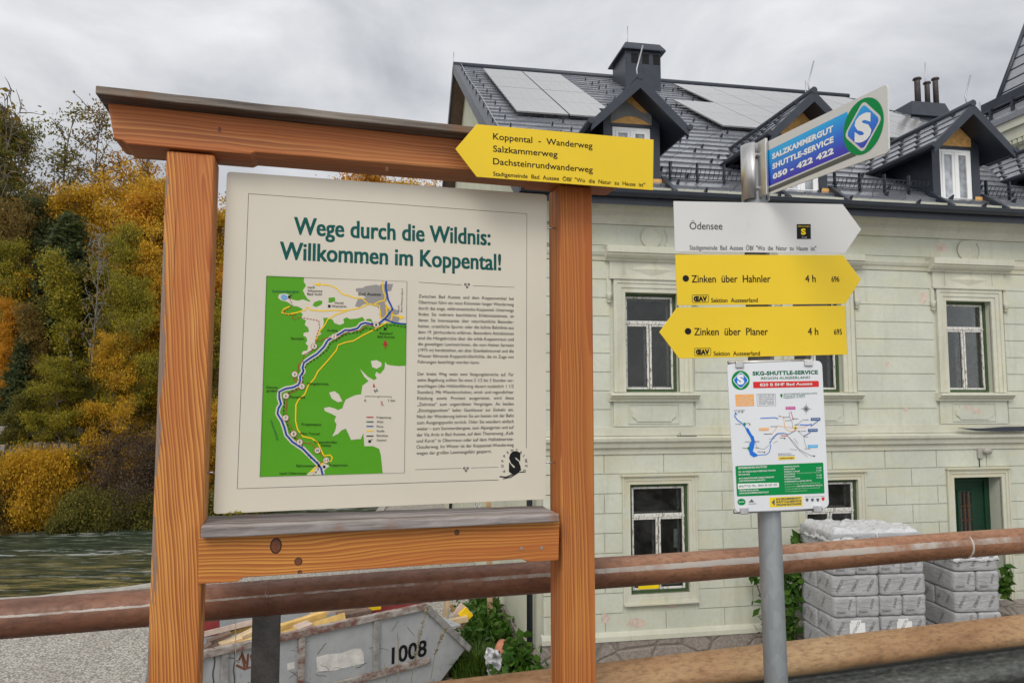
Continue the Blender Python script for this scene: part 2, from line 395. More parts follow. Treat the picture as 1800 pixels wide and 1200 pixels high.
# facade
def plaster(name, c, wear=.5):
    t = NT(name)
    a = t.noise(1.1, None, 6, .6); b = t.noise(14, None, 6, .7); d = t.noise(2.6, t.coord((1, 1, .35), off=(4, 0, 7)), 7, .72)
    col = t.ramp(a, [(.3, sc3(c, .88)), (.7, sc3(c, 1.08))])
    col = t.mix(t.ramp(b, [(.45, bw(0)), (.8, bw(.35))]), col, (c[0] * .72, c[1] * .68, c[2] * .58))
    col = t.mix(t.ramp(t.noise(.9, t.coord((1, 1, 2.5), off=(1, 5, 2)), 5, .65), [(.50, bw(0)), (.66, bw(.45 * wear))]), col, (c[0] * 1.02, c[1] * .93, c[2] * .70))
    col = t.mix(t.ramp(d, [(.69 - .03 * wear, bw(0)), (.70 - .03 * wear, bw(.85))]), col, (.56, .48, .39))
    stk = t.noise(2.2, t.coord((1.6, 1.6, .16), off=(2, 2, 2)), 6, .7)
    col = t.mix(t.ramp(stk, [(.54, bw(0)), (.70, bw(.38 * wear))]), col, (c[0] * .62, c[1] * .57, c[2] * .47))
    hair = t.n('ShaderNodeTexVoronoi', {'Vector': t.mix(.12, t.coord(), t.n('ShaderNodeTexNoise', {'Vector': t.coord(), 'Scale': 3, 'Detail': 4}).outputs['Color']), 'Scale': 1.1}, feature='DISTANCE_TO_EDGE').outputs['Distance']
    col = t.mix(t.math('MULTIPLY', t.ramp(hair, [(0, bw(.3)), (.006, bw(0))]), t.ramp(a, [(.56, bw(0)), (.64, bw(1))])), col, (c[0] * .45, c[1] * .42, c[2] * .36))
    t.bump(t.math('ADD', b, t.math('MULTIPLY', d, .6)), .25, .006)
    return t.set(col, .85, 0, .2)
MAT['plaster'] = plaster('pale_green_plaster', (.565, .578, .485), .85)
MAT['trim'] = plaster('cream_green_trim', (.58, .577, .475), 1.0)
MAT['gable'] = plaster('pale_gable_plaster', (.58, .585, .47), .9)
def stone():
    t = NT('rough_stone_plinth')
    v = t.n('ShaderNodeTexVoronoi', {'Vector': t.coord((1, 1, 1.2)), 'Scale': 1.7}, feature='DISTANCE_TO_EDGE').outputs['Distance']
    b = t.noise(16, None, 7, .75); c = t.ramp(b, [(.3, (.20, .165, .14)), (.6, (.36, .315, .28)), (.8, (.46, .42, .39))])
    c = t.mix(t.ramp(v, [(.0, bw(.7)), (.05, bw(0))]), c, (.16, .14, .12))
    t.bump(t.math('ADD', t.math('MULTIPLY', t.math('MINIMUM', v, .06), 8), t.math('MULTIPLY', b, .8)), .8, .05)
    return t.set(c, .9, 0, .2)
MAT['stone'] = stone()
def flaky(name, c, under):
    t = NT(name); f = t.noise(38, t.coord((1, 1, .3)), 6, .7)
    t.bump(f, .4, .003)
    return t.set(t.mix(t.ramp(f, [(.52, bw(0)), (.60, bw(1))]), c, under), .6, 0, .3)
MAT['sash'] = flaky('flaking_white_sash', (.66, .65, .60), (.24, .21, .18))
MAT['green_frame'] = flaky('old_green_paint', (.045, .085, .03), (.09, .10, .06))
MAT['door'] = flaky('dark_green_door', (.008, .045, .022), (.015, .03, .018))
MAT['new_white'] = plain('new_white_window', (.80, .80, .79), .35, 0, .03, 5)
def glass(name, c=(.012, .013, .014), rough=.05):
    t = NT(name); n = t.noise(2.5, None, 5, .6)
    t.bump(t.noise(5, None, 2), .04, .01)
    return t.set(t.ramp(n, [(.4, c), (.75, sc3(c, 4))]), t.ramp(n, [(.4, bw(rough)), (.7, bw(rough + .12))]), 0, .35)
def clear_glass():
    t = NT('old_window_glass'); n = t.noise(3.5, None, 6, .7)
    tr = t.n('ShaderNodeBsdfTransparent', {'Color': (.72, .75, .74, 1)}); gl = t.n('ShaderNodeBsdfGlossy', {'Color': (.9, .9, .9, 1), 'Roughness': .04})
    bp = t.n('ShaderNodeBump', {'Height': t.noise(3, None, 2), 'Strength': .05, 'Distance': .02}); t.put(gl.inputs['Normal'], bp.outputs[0])
    df = t.n('ShaderNodeBsdfDiffuse', {'Color': (.11, .11, .105, 1)})
    m1_ = t.n('ShaderNodeMixShader', {0: t.ramp(n, [(.45, bw(.04)), (.75, bw(.30))])}); t.t.links.new(tr.outputs[0], m1_.inputs[1]); t.t.links.new(df.outputs[0], m1_.inputs[2])
    fr = t.n('ShaderNodeFresnel', {'IOR': 1.42}); m2_ = t.n('ShaderNodeMixShader', {0: fr.outputs[0]}); t.t.links.new(m1_.outputs[0], m2_.inputs[1]); t.t.links.new(gl.outputs[0], m2_.inputs[2])
    t.t.links.new(m2_.outputs[0], t.o.inputs[0]); return t.m
MAT['glass'] = clear_glass()
MAT['glass_light'] = glass('curtained_glass', (.17, .18, .19), .08)
MAT['curtain'] = plain('grey_curtain', (.30, .27, .25), .9, 0, .2, 8)
# roof
def tiles():
    t = NT('grey_metal_tiles'); f = t.noise(.9, None, 4); g = t.noise(12, None, 5, .6)
    i = t.n('ShaderNodeNewGeometry').outputs['Random Per Island']
    c = t.mix(t.ramp(i, [(0, bw(.0)), (1, bw(1))]), (.17, .178, .20), (.25, .26, .285))
    return t.set(t.mix(t.ramp(g, [(.5, bw(0)), (.8, bw(.3))]), c, (.13, .135, .15)), t.ramp(g, [(.3, bw(.20)), (.7, bw(.34))]), .25, 1.0)
MAT['tile'] = tiles()
MAT['dark_metal'] = plain('anthracite_sheet_metal', (.028, .034, .046), .42, .2, .15, 4, spec=.5)
MAT['roof_under'] = plain('roof_underlay', (.035, .037, .042), .6, .1, .15, 4)
MAT['soffit'] = plain('brown_soffit', (.13, .085, .06), .8, 0, .2, 6)
MAT['osb'] = plain('raw_wood_board', (.66, .37, .12), .75, 0, .22, 12, .2, 80)
MAT['membrane'] = plain('grey_roof_membrane', (.20, .20, .20), .7, 0, .15, 7)
def solar():
    t = NT('solar_glass'); n = t.noise(3, None, 3)
    return t.set(t.ramp(n, [(.3, (.22, .215, .21)), (.7, (.25, .245, .24))]), .12, .0, 1.0)
MAT['solar'] = solar()
MAT['solar_line'] = plain('solar_frame', (.42, .41, .40), .4, .5, .05, 4)
MAT['rod'] = plain('rod_metal', (.42, .42, .43), .4, .7, .05, 4)
MAT['clay'] = plain('sooty_chimney_pipe', (.075, .062, .06), .55, .3, .3, 9)
MAT['conc'] = plain('bare_concrete', (.36, .34, .30), .9, 0, .2, 7, .4, 40)
# ============================================================ INFORMATION BOARD (timber frame + panel)
d0 = at_depth(318, 700, 2.05)
FB = Frame((d0.x, d0.y, 0), 16.4)
board = empty('information_board', FB, 'large larch-timber information board with cream map panel reading Willkommen im Koppental', 'information board')
L = FB.loc
def zpoly(fr, pts, w): return [fr.uz(x, y, w) for x, y in pts]
# posts
pz = L(335, 268, 0).z
u0, u1 = L(276, 700).x, L(364, 700).x
MB().box(u0, u1, 0, .115, -.3, pz).build('post', MAT['wood_z'], board, .007, 3)
v0, v1 = L(985.5, 700, .03).x, L(1044, 700, .03).x
pz2 = L(1005, 326, .03).z
MB().box(v0, v1, .03, .145, -.3, pz2).build('post', MAT['wood_z2'], board, .006, 3)
# roof cap and top beam
cz0, cz1 = L(170, 165, -.07).z, L(168, 150, -.07).z
ce = L(1108, 300, -.07).x
bp = [(189, 177), (200, 243), (207, 246), (214, 247), (223, 253), (440, 271.3), (449, 267.5), (938, 309.5), (946, 314), (1092, 326), (1098, 318), (1100, 262)]
bpl = zpoly(FB, bp, -.012); bpl[0] = (bpl[0][0], cz0); bpl[-1] = (bpl[-1][0], cz0)
print('beam z', min(q[1] for q in bpl), max(q[1] for q in bpl), 'post u', u0, u1, v0, v1, 'low', zpoly(FB, lp, -.005) if False else '')
tb = MB().prism(bpl, -.012, .125).build('top_beam', MAT['wood_x'], board, .004, 2)
cl, cr_ = L(168, 150, -.07).x, ce
cap = MB()
n = 24
for i in range(n + 1):
    u = cl + (cr_ - cl) * i / n
    wv = .0006 * math.sin(i * 1.7) + .0004 * math.sin(i * 4.1)
    cap.v += [(u, -.07, cz0 + wv), (u, -.07 , cz1 + wv), (u, .17, cz1 + wv + .0), (u, .17, cz0 + wv)]
for i in range(n):
    b = i * 4
    for a, c in ((0, 1), (1, 2), (2, 3), (3, 0)): cap.f.append((b + a, b + c, b + 4 + c, b + 4 + a)); cap.m.append(0); cap.s.append(False)
cap.f += [(0, 3, 2, 1), (n * 4, n * 4 + 1, n * 4 + 2, n * 4 + 3)]; cap.m += [0, 0]; cap.s += [False, False]
cap.build('roof_cap', MAT['grey_cap'], board, .003, 2)
# lower beam and ledge
lp = [(349, 946), (348, 1026.5), (417, 1022), (421, 1019), (429, 1014.5), (917, 982), (926, 986), (932, 987), (982, 984), (984, 912)]
print('low', zpoly(FB, lp, -.005)[0], zpoly(FB, lp, -.005)[1])
lb = MB().prism(zpoly(FB, lp, -.005), -.005, .105).build('lower_beam', MAT['wood_x2'], board, .004, 2)
g0 = L(352, 946, -.035); g1 = L(352, 926, -.035); h0 = L(984, 917, -.035); h1 = L(984, 903.5, -.035)
led = MB(); n = 20
for i in range(n + 1):
    t = i / n; u = g0.x + (h0.x - g0.x) * t; za = g0.z + (h0.z - g0.z) * t; zb = g1.z + (h1.z - g1.z) * t
    wv = .0012 * math.sin(i * 2.3) + .0008 * math.sin(i * 5.7)
    led.v += [(u, -.035 + wv, za), (u, -.035 + wv * 2, zb + wv), (u, .135, zb + .004 - wv), (u, .135, za)]
for i in range(n):
    b = i * 4
    for a, c in ((0, 1), (1, 2), (2, 3), (3, 0)): led.f.append((b + a, b + c, b + 4 + c, b + 4 + a)); led.m.append(0); led.s.append(False)
led.f += [(0, 3, 2, 1), (n * 4, n * 4 + 1, n * 4 + 2, n * 4 + 3)]; led.m += [0, 0]; led.s += [False, False]
led.build('ledge', MAT['grey_ledge'], board, .004, 2)
# knots and screws
MAT['knot'] = plain('dark_knot', (.16, .05, .02), .5, 0, .3, 90)
MAT['knot_edge'] = plain('knot_ring', (.035, .015, .008), .6, 0, .3, 60)
for x, y, rx, rz_ in ((485, 958.5, 10, 14), (524.5, 986, 7, 7), (803, 935, 5, 5.5), (527, 1004, 4, 3)):
    c = L(x, y, -.005); k = 2.05 / FOC
    m = MB(); m.disc((c.x, c.z), (rx * k, rz_ * k), -.0058, 1); m.disc((c.x, c.z), (rx * k * .78, rz_ * k * .82), -.0064, 0)
    m.build('knot', [MAT['knot'], MAT['knot_edge']], board)
for x, y, w in ((386, 228, -.012), (680, 297, -.012)):
    c = L(x, y, w); MB().disc((c.x, c.z), (.005, .008), w - .0006, 0).build('knot', [MAT['knot'], MAT['knot_edge']], board)
for x, y in ((916, 963), (952, 962)):
    c = L(x, y, -.005); MB().tube([(c.x, -.0075, c.z), (c.x, -.004, c.z)], .005, 10, 0, True, False).build('screw', MAT['steel'], board)
for x0, x1, y in ((361, 378, 830), (957, 976, 812.5), (957, 976, 401)):
    a = L(x0, y, .062); b = L(x1, y, .062)
    MB().tube([a, b], .0028, 8).build('mounting_screw', MAT['steel'], board)

# ---- the panel
PW = .055
def pin(px, py, k=0): return FB.uz(px, py, PW)
def rounded(pts, r, n=4):
    out_ = []; N = len(pts)
    for i in range(N):
        p = Vector(pts[i]); a = Vector(pts[i - 1]); b = Vector(pts[(i + 1) % N])
        p0 = p + (a - p).normalized() * r; p1 = p + (b - p).normalized() * r
        for k in range(n + 1):
            t = k / n; out_.append(tuple((1 - t) ** 2 * p0 + 2 * t * (1 - t) * p + t * t * p1))
    return out_
pc = [pin(375, 903), pin(959.5, 877), pin(961.5, 342), pin(399, 301.5)]
panel = MB().prism(rounded(pc, .012), PW, PW + .018).build('panel', MAT['cream'], board, .0025, 2)
EPS = .0004
def lay(k): return PW - EPS * k
bl = MB(); lw = .0017
bl.stroke([pin(876, 843), pin(417, 858.5), pin(437, 340.5), pin(926, 376), pin(925, 787)], lw, lay(1))
for (a, b) in (((736, 496), (812, 501)), ((831, 502), (904, 505)), ((730, 825), (811, 822.5)), ((828, 822), (876, 820.5))):
    bl.stroke([pin(*a), pin(*b)], .0012, lay(1))
for (x, y) in ((821, 501.5), (819, 824)):
    k = 1.8 * 1e-3
    for dx, dz, r in ((-3, 1.5, 2.6), (3, 1.5, 2.6), (0, -3, 2.6)):
        c = pin(x + dx, y - dz); bl.disc(c, r * 1.6e-3, lay(1), 0, 14, r * .6e-3)
bl.build('border_lines', MAT['text'], panel)
hd = MB()
text(hd, 'Wege durch die Wildnis:', pin(517.5, 411.8), pin(861.5, 431), .0545, lay(1), 0, .042)
text(hd, 'Willkommen im Koppental!', pin(492.5, 455.3), pin(880, 475), .0545, lay(1), 0, .042)
hd.build('heading', MAT['head'], panel)
body = ['Zwischen  Bad  Aussee  und  dem  Koppenwinkel  bei', 'Obertraun führt ein neun Kilometer langer Wanderweg', 'durch das enge, wildromantische Koppental. Unterwegs',
        'finden  Sie  mehrere  beschilderte  Erlebnisstationen,  an', 'denen  Sie  Interessantes  über  naturräumliche  Besonder-', 'heiten, urzeitliche Spuren oder die kühne Bahnlinie aus',
        'dem 19. Jahrhunderts erfahren. Besondere Attraktionen', 'sind die Hängebrücke über die wilde Koppentraun und', 'die gewaltigen Lawinenrinnen, die vom Hohen Sarstein',
        '(1975 m) herabziehen, ein alter Eisenbahntunnel und die', 'Wasser führende Koppenbrüllerhöhle, die im Zuge von', 'Führungen besichtigt werden kann.', None,
        'Der  breite  Weg  weist  zwei  Steigungsbereiche  auf.  Für', 'seine Begehung sollten Sie etwa 2 1/2 bis 3 Stunden ver-', 'anschlagen (die Höhlenführung dauert zusätzlich 1 1/2',
        'Stunden). Mit Wanderschuhen, wind- und regendichter', 'Kleidung   sowie   Proviant   ausgerüstet,   wird   diese', '„Zeitreise“  zum  ungetrübten  Vergnügen.  An  beiden',
        '„Einstiegspunkten“  laden  Gasthäuser  zur  Einkehr  ein.', 'Nach der Wanderung kehren Sie am besten mit der Bahn', 'zum Ausgangspunkt zurück. Oder Sie wandern einfach',
        'weiter – zum Sommersbergsee, zum Alpengarten und auf', 'der Via Artis in Bad Aussee, auf dem Themenweg „Kalk', 'und Karst“ in Obertraun oder auf dem Hallstättersee-',
        'Ostuferweg. Im Winter ist der Koppental-Wanderweg', 'wegen der großen Lawinengefahr gesperrt.']
bt = MB()
for i, s_ in enumerate(body):
    if not s_: continue
    if i < 12: yl, yr = 523.3 + 10.48 * i, 527.6 + 10.22 * i
    else: yl, yr = 659.6 + 10.72 * (i - 13), 660.8 + 10.27 * (i - 13)
    xl = 736 - 4 * i / 26; xr = 903
    if i == 11: xr = 843; yr = yl + (yr - yl) * .64
    if i == 26: xr = 864; yr = yl + (yr - yl) * .77
    text(bt, s_, pin(xl, yl), pin(xr, yr), .0107, lay(1), 0, .012)
bt.build('body_text', MAT['text'], panel)
# ---- the map
def mp_(X, Y): return pin(440 + X / 3.2448, 480 + Y / 3.2432)
def mpl(s_): return [mp_(*map(float, p.split(','))) for p in s_.split()]
KM = 1.72e-3 / 3.2448     # one crop pixel in metres on the panel
mapb = MB().sheet(mpl('93,17 55,1160 878,1136 893,48'), lay(1)).build('map_sheet', MAT['mgreen'], panel)
cream = MB()
cream.sheet(mpl('308,25 893,48 890,285 830,283 760,285 735,290 700,285 690,262 668,260 655,272 640,250 610,258 570,262 548,252 530,262 535,285 510,295 480,285 470,265 440,255 415,255 420,280 410,320 395,335 405,345 385,360 370,385 372,400 350,440 320,465 292,462 300,445 325,440 330,415 315,400 325,385 320,365 302,355 305,340 335,335 330,310 310,295 318,270 290,255 300,235 285,222 300,205 270,190 240,186 215,165 175,155 158,140 165,120 195,116 218,122 235,150 270,158 300,150 335,162 345,160 325,145 312,125 300,98 318,72 305,48'), lay(2))
cream.sheet(mpl('885,528 850,530 800,525 778,520 770,505 765,545 740,575 718,562 712,580 722,600 705,610 670,590 640,560 625,545 650,590 675,615 640,640 632,690 600,695 575,705 545,720 535,740 525,770 500,780 480,770 450,762 420,768 425,785 460,800 490,815 480,840 492,860 485,895 467,930 500,915 520,895 545,885 575,950 610,945 630,945 645,910 650,985 700,985 735,1000 745,1040 755,1139 878,1136'), lay(2))
cream.sheet(mpl('688,500 720,495 748,510 748,530 720,545 695,535'), lay(2)); cream.sheet(mpl('450,680 480,672 505,690 525,730 500,735 465,715'), lay(2))
rv = '775,47 772,80 785,150 812,205 765,262 725,292 690,290 655,283 632,290 610,315 570,325 540,325 510,345 470,365 440,385 420,420 380,460 340,485 305,510 298,540 303,560 283,590 285,610 275,635 245,650 200,658 165,675 165,710 175,745 160,770 155,800 180,840 195,880 205,920 240,960 300,1000 340,1040 385,1085 403,1110 412,1147'
rvp = [p for p in rv.split()]
cream.stroke(mpl(' '.join(rvp[6:])), 27 * KM, lay(3))
cream.sheet(mpl('340,1130 385,1085 420,1080 455,1100 440,1105 400,1147 320,1150'), lay(2))
cream.build('map_open_land', MAT['cream_map'], panel)
isl = MB(); isl.sheet(mpl('355,185 365,165 395,155 412,160 408,178 375,193'), lay(3)); isl.sheet(mpl('447,140 482,138 484,160 462,168 446,168'), lay(3))
isl.build('map_woods', MAT['mgreen'], panel)
tw = MB(); tw.sheet(mpl('600,90 615,85 640,85 655,75 720,65 735,72 750,62 815,62 803,100 780,105 778,150 770,190 808,200 850,215 845,235 820,240 852,255 845,278 790,280 750,260 735,240 740,210 722,190 650,175 620,195 597,188 612,150 660,140 650,130 625,110 605,105'), lay(3))
tw.build('map_town', MAT['mgrey'], panel)
bb = MB(); bb.stroke(mpl(rv), 11 * KM, lay(5)); bb.stroke(mpl('765,262 820,283 888,291'), 9 * KM, lay(5)); bb.stroke(mpl('662,872 702,872'), 6 * KM, lay(5))
bb.build('map_river', MAT['mblue'], panel)
lk = MB(); lk.sheet(mpl('173,130 190,120 208,128 212,148 195,156 178,148'), lay(4)); lk.build('map_lake', MAT['lake'], panel)
yy = MB()
for s_ in ('375,65 450,68 490,85 525,120 560,128 590,140 640,145 670,175 700,180 740,160 765,155 770,130 757,100 755,47', '670,178 620,200 550,212 470,212 400,215 345,210 322,193 315,210 265,225 215,235 178,225 190,205 225,190',
           '550,215 490,235 440,265 425,295 400,325 385,350 375,380', '700,180 735,185 740,220 742,255 765,255 780,230 775,190 770,160', '775,185 800,210 815,240 860,250',
           '810,225 805,265 770,285 735,305 700,325 640,355 590,385 540,395 500,410 490,440 440,500 385,560 365,600 330,640 310,690 275,720 260,750 258,840 270,890 300,930 350,940 385,965 405,1010 420,1040 455,1035 468,1050 460,1070 430,1075 380,1100 345,1130', '662,898 702,898'):
    yy.stroke(mpl(s_), 7.5 * KM, lay(4))
for s_ in ('360,65 400,53 396,74', '882,253 852,240 850,263', '335,1138 362,1108 368,1128'): yy.sheet(mpl(s_), lay(5))
yy.build('map_roads', MAT['myellow'], panel)
rr = MB()
for s_ in ('720,300 660,295 630,325 570,330 530,345 495,370 430,370 400,385 375,385 368,410 350,440 305,465 300,500 275,520 272,555 255,580 250,610 262,622 270,600 280,615 300,640 260,670 210,690 208,740 200,820 230,870 245,910 275,960 330,970 345,962 352,972 365,990 385,1010 430,1060 395,1085',): rr.stroke(mpl(s_), 3.6 * KM, lay(6))
rr.stroke(mpl('225,145 240,180 215,205 190,215 200,235 260,235 235,250 250,265 280,250 320,258 390,270 395,310 380,350 372,385'), 4 * KM, lay(6), 0, (11 * KM, 7 * KM))
rr.stroke(mpl('662,820 702,820'), 6 * KM, lay(5)); rr.sheet(mpl('768,378 786,410 755,410'), lay(5)); rr.stroke(mpl('770,405 770,428'), 10 * KM, lay(5))
rr.sheet(mpl('703,626 712,648 699,650'), lay(5)); rr.stroke(mpl('742,730 760,755'), 3 * KM, lay(5)); rr.stroke(mpl('752,728 748,755'), 3 * KM, lay(5))
rr.build('map_trail', MAT['mred'], panel)
kk = MB()
kk.stroke(mpl('888,308 820,297 760,297 720,325 655,312 630,335 560,345 520,360 490,385 460,395 435,440 390,475 320,520 300,560 297,600 300,640 220,680 195,720 190,800 215,870 240,930 290,960 300,1000 340,1050 390,1080 385,1120 360,1148'), 4.5 * KM, lay(6), 0, (14 * KM, 8 * KM))
kk.stroke(mpl('662,927 702,927'), 6 * KM, lay(5)); kk.stroke(mpl('655,708 655,701 805,703 805,712'), 2.5 * KM, lay(5)); kk.stroke(mpl('730,702 730,712'), 2.5 * KM, lay(5))
for X, Y in ((222, 136), (450, 188), (768, 318), (421, 1102), (680, 957), (391, 1096)):
    kk.sheet(mpl(f'{X-7},{Y-7} {X-7},{Y+7} {X+7},{Y+7} {X+7},{Y-7}'), lay(7))
for X, Y in ((222, 136), (768, 318), (680, 957)): kk.stroke(mpl(f'{X+4},{Y-6} {X+16},{Y-13}'), 3 * KM, lay(7))
kk.stroke(mpl('93,17 893,48 878,1136 55,1160 93,17'), 2 * KM, lay(7))
def mtext(s_, X, Y, W_, capX=13, dY=None, mb=kk, bold=.012):
    dY = W_ * .02 if dY is None else dY
    text(mb, s_, mp_(X, Y), mp_(X + W_, Y + dY), capX * KM, lay(7), 0, bold)
mtext('nach', 327, 86, 40); mtext('Altaussee', 326, 106, 84); mtext('Bad Ischl', 325, 125, 82); mtext('Hotel', 482, 175, 48); mtext('Wasnerin', 464, 194, 83)
mtext('Bad Aussee', 617, 126, 128, 17); mtext('Austeg', 437, 331, 60); mtext('Sarstein', 231, 377, 73); mtext('Bahnhof', 737, 348, 74); mtext('Bad Aussee', 726, 367, 95)
mtext('Hängebrücke', 325, 634, 120); mtext('Schnee-', 90, 655, 72); mtext('graben', 92, 674, 66); mtext('Rastplatz', 226, 710, 86); mtext('Koppenpass', 293, 865, 110); mtext('Alter Tunnel', 280, 918, 113)
mtext('Koppenbrüller', 366, 966, 130); mtext('Höhle', 405, 986, 54); mtext('Koppenrast', 451, 1098, 103, dY=0); mtext('Bahnstation', 263, 1102, 112, dY=0); mtext('nach Obertraun', 167, 1145, 152, dY=-1)
mtext('0', 650, 731, 9); mtext('1 km', 786, 730, 38)
for i, s_ in enumerate(('Koppenweg', 'Wald', 'Fluss', 'Straße', 'Bahnlinie', 'Gasthof')): mtext(s_, 720, 825 + i * 26, (82, 36, 38, 44, 64, 55)[i], 11)
text(kk, 'Bad Mitterndorf', mp_(866, 222), mp_(870, 88), 10 * KM, lay(7)); text(kk, 'nach', mp_(848, 222), mp_(850, 184), 10 * KM, lay(7)); text(kk, 'N', mp_(712, 680), mp_(727, 672), 17 * KM, lay(7), 0, .03)
kk.build('map_lettering', MAT['black'], panel)
hh = MB(); mtext('Sommersbergsee', 125, 108, 153, 13, mb=hh); text(hh, 'Koppentraun', mp_(160, 946), mp_(122, 835), 13 * KM, lay(7)); hh.stroke(mpl('662,846 702,846'), 6 * KM, lay(6))
hh.build('map_water_names', MAT['head'], panel)
ci = MB(); cf = MB(); cnn = MB()
for i, (X, Y) in enumerate(((717, 295), (477, 362), (364, 417), (253, 576), (294, 645), (203, 699), (201, 824), (247, 915), (281, 962), (383, 1009), (432, 1065))):
    c = mp_(X, Y); ci.disc(c, 18 * KM, lay(7)); cf.disc(c, 16 * KM, lay(8))
    n_ = str(i + 1); W_ = 9 * len(n_) + (0 if len(n_) == 1 else -2)
    text(cnn, n_, mp_(X - W_ / 2, Y + 7), mp_(X + W_ / 2, Y + 7), 15 * KM, lay(9), 0, .02)
ci.build('station_rings', MAT['mred'], panel); cf.build('station_discs', MAT['cream_map'], panel); cnn.build('station_numbers', MAT['black'], panel)
# emblem
em = MB()
text(em, 'S', pin(894, 829), pin(915, 829), .062, lay(2), 0, .075)
em.stroke([pin(878, 837), pin(890, 838), pin(904, 832), pin(916, 824)], .004, lay(3)); em.stroke([pin(884, 841), pin(898, 838), pin(912, 829), pin(922, 829)], .003, lay(3))
cx_, cy_ = 904, 815
for i, ch in enumerate('KOPPENTALWEG'):
    a = math.pi * (1.17 - i * 1.34 / 11); x, y = cx_ + 19 * math.cos(a), cy_ - 22 * math.sin(a)
    textc(em, ch, pin(x, y), .0085, lay(2), 0, .02, 1, a - math.pi / 2)
em.build('emblem', MAT['black'], panel)

# ============================================================ YELLOW ARROW ON THE BEAM
def arrow_sign(fr, w, pts, mat, label, thick=.003, name='arrow_sign'):
    root = empty(name, fr, label, 'sign')
    MB().prism(zpoly(fr, pts, w), w, w + thick).build('plate', mat, root, .0006, 1)
    return root
s1 = arrow_sign(FB, -.078, [(800.5, 262), (838, 311), (1148, 334.5), (1149, 245.5), (838, 218.5)], MAT['yellow_sign'], 'yellow arrow sign reading Koppental Wanderweg, screwed to the timber beam')
def px(fr, w): return lambda x, y: fr.uz(x, y, w)
t1 = MB(); q = px(FB, -.0786)
text(t1, 'Koppental  -  Wanderweg', q(867, 245), q(1041.5, 261.5), .0205, -.0786, 0, .018)
text(t1, 'Salzkammerweg', q(867, 266.7), q(980, 276.5), .0205, -.0786, 0, .018)
text(t1, 'Dachsteinrundwanderweg', q(867, 288.8), q(1042, 303.5), .0205, -.0786, 0, .018)
text(t1, 'Stadtgemeinde  Bad  Aussee  ÖBf  "Wo  die  Natur  zu  Hause  ist"', q(867, 309), q(1134, 328.5), .0135, -.0786, 0, .018)
t1.build('lettering', MAT['black'], s1)

# ============================================================ SIGN POST AND ITS SIGNS
pole_top = at_depth(1325, 258, 2.12); pole_bot = at_depth(1358.5, 1060, 2.12)
dirp = (pole_bot - pole_top) / (pole_bot.z - pole_top.z)
foot = pole_top + dirp * (0 - pole_top.z - .0)
spost = empty('sign_post', (foot.x, foot.y, 0), 'grey galvanised steel post carrying the hiking signs, in front of the rail', 'sign post')
pp = lambda z: pole_top + dirp * (z - pole_top.z) - Vector((foot.x, foot.y, 0))
MB().tube([pp(-.3), pp(.9), pp(1.6), pp(pole_top.z - .012)], .0328, 28).build('pole', MAT['galv'], spost)
capm = MB(); capm.tube([pp(pole_top.z - .028), pp(pole_top.z - .006), pp(pole_top.z + .001), pp(pole_top.z + .004)], [.0348, .0348, .031, .018], 24)
capm.build('end_cap', plain('dull_cap', (.33, .32, .30), .7, .1, .15, 40), spost)
pm = at_depth(1340, 480, 2.12)
FS = Frame((pm.x, pm.y, 0), 4.5)
SW = -.042
qs = px(FS, SW - .0006)
s2 = arrow_sign(FS, SW, [(1184, 353.5), (1186.5, 442), (1485, 445.5), (1514, 403), (1481.5, 359)], MAT['white_sign'], 'white arrow sign reading Ödensee, topmost flat sign on the grey post')
t2 = MB()
text(t2, 'Ödensee', qs(1212.5, 403), qs(1270, 403.5), .0215, SW - .0006, 0, .014)
text(t2, 'Stadtgemeinde  Bad  Aussee  ÖBf  "Wo  die  Natur  zu  Hause  ist"', qs(1212.5, 439), qs(1435, 440.5), .0135, SW - .0006, 0, .008)
t2.build('faded_lettering', plain('faded_black', (.07, .07, .07), .6, 0, .95, 160), s2)
st = MB(); st.sheet([qs(*p) for p in ((1400.5, 394), (1401, 420), (1425.5, 420), (1425, 394))], SW - .0006); st.build('sticker', MAT['black'], s2)
tt = MB(); text(tt, 'S', qs(1408, 412), qs(1416.5, 412), .0165, SW - .0012, 0, .05); text(tt, 'salzkammergut', qs(1402, 398.6), qs(1423, 398.8), .0035, SW - .0012, 0, .03); tt.build('sticker_letter', MAT['syellow'], s2)
tt = MB(); text(tt, 'Trail', qs(1409, 418.5), qs(1418, 418.5), .0045, SW - .0012); tt.build('sticker_word', MAT['lgrey'], s2)
def hike(pts, label, dot, t, tx, tx1, hx, nx, num, oy, name1):
    s = arrow_sign(FS, SW, pts, MAT['yellow_sign'], label)
    m = MB(); m.disc(qs(*dot), .0096, SW - .0006, 0, 24)
    text(m, name1, qs(tx, dot[1] + 7), qs(tx1, dot[1] + 6.6), .0212, SW - .0006, 0, .018)
    text(m, '4 h', qs(hx, dot[1] + 6.5), qs(hx + 18, dot[1] + 6.3), .0212, SW - .0006, 0, .018)
    text(m, num, qs(nx, dot[1] + 6), qs(nx + 13.5, dot[1] + 5.8), .0165, SW - .0006, 0, .018)
    ox = dot[0] + 45; text(m, 'Sektion  Ausseerland', qs(ox, oy + 7), qs(ox + 81.5, oy + 6.5), .0128, SW - .0006, 0, .018)
    bx = dot[0] + 11.5
    r_ = rounded([qs(bx, oy - 6), qs(bx, oy + 7), qs(bx + 28.5, oy + 6.5), qs(bx + 28.5, oy - 6.5)], .003)
    m.stroke(r_ + [r_[0]], .0013, SW - .0006)
    text(m, 'ŒAV', qs(bx + 2.3, oy + 4.6), qs(bx + 26.2, oy + 4.3), .0132, SW - .0006, 0, .075)
    m.build('lettering', MAT['black'], s)
    return s
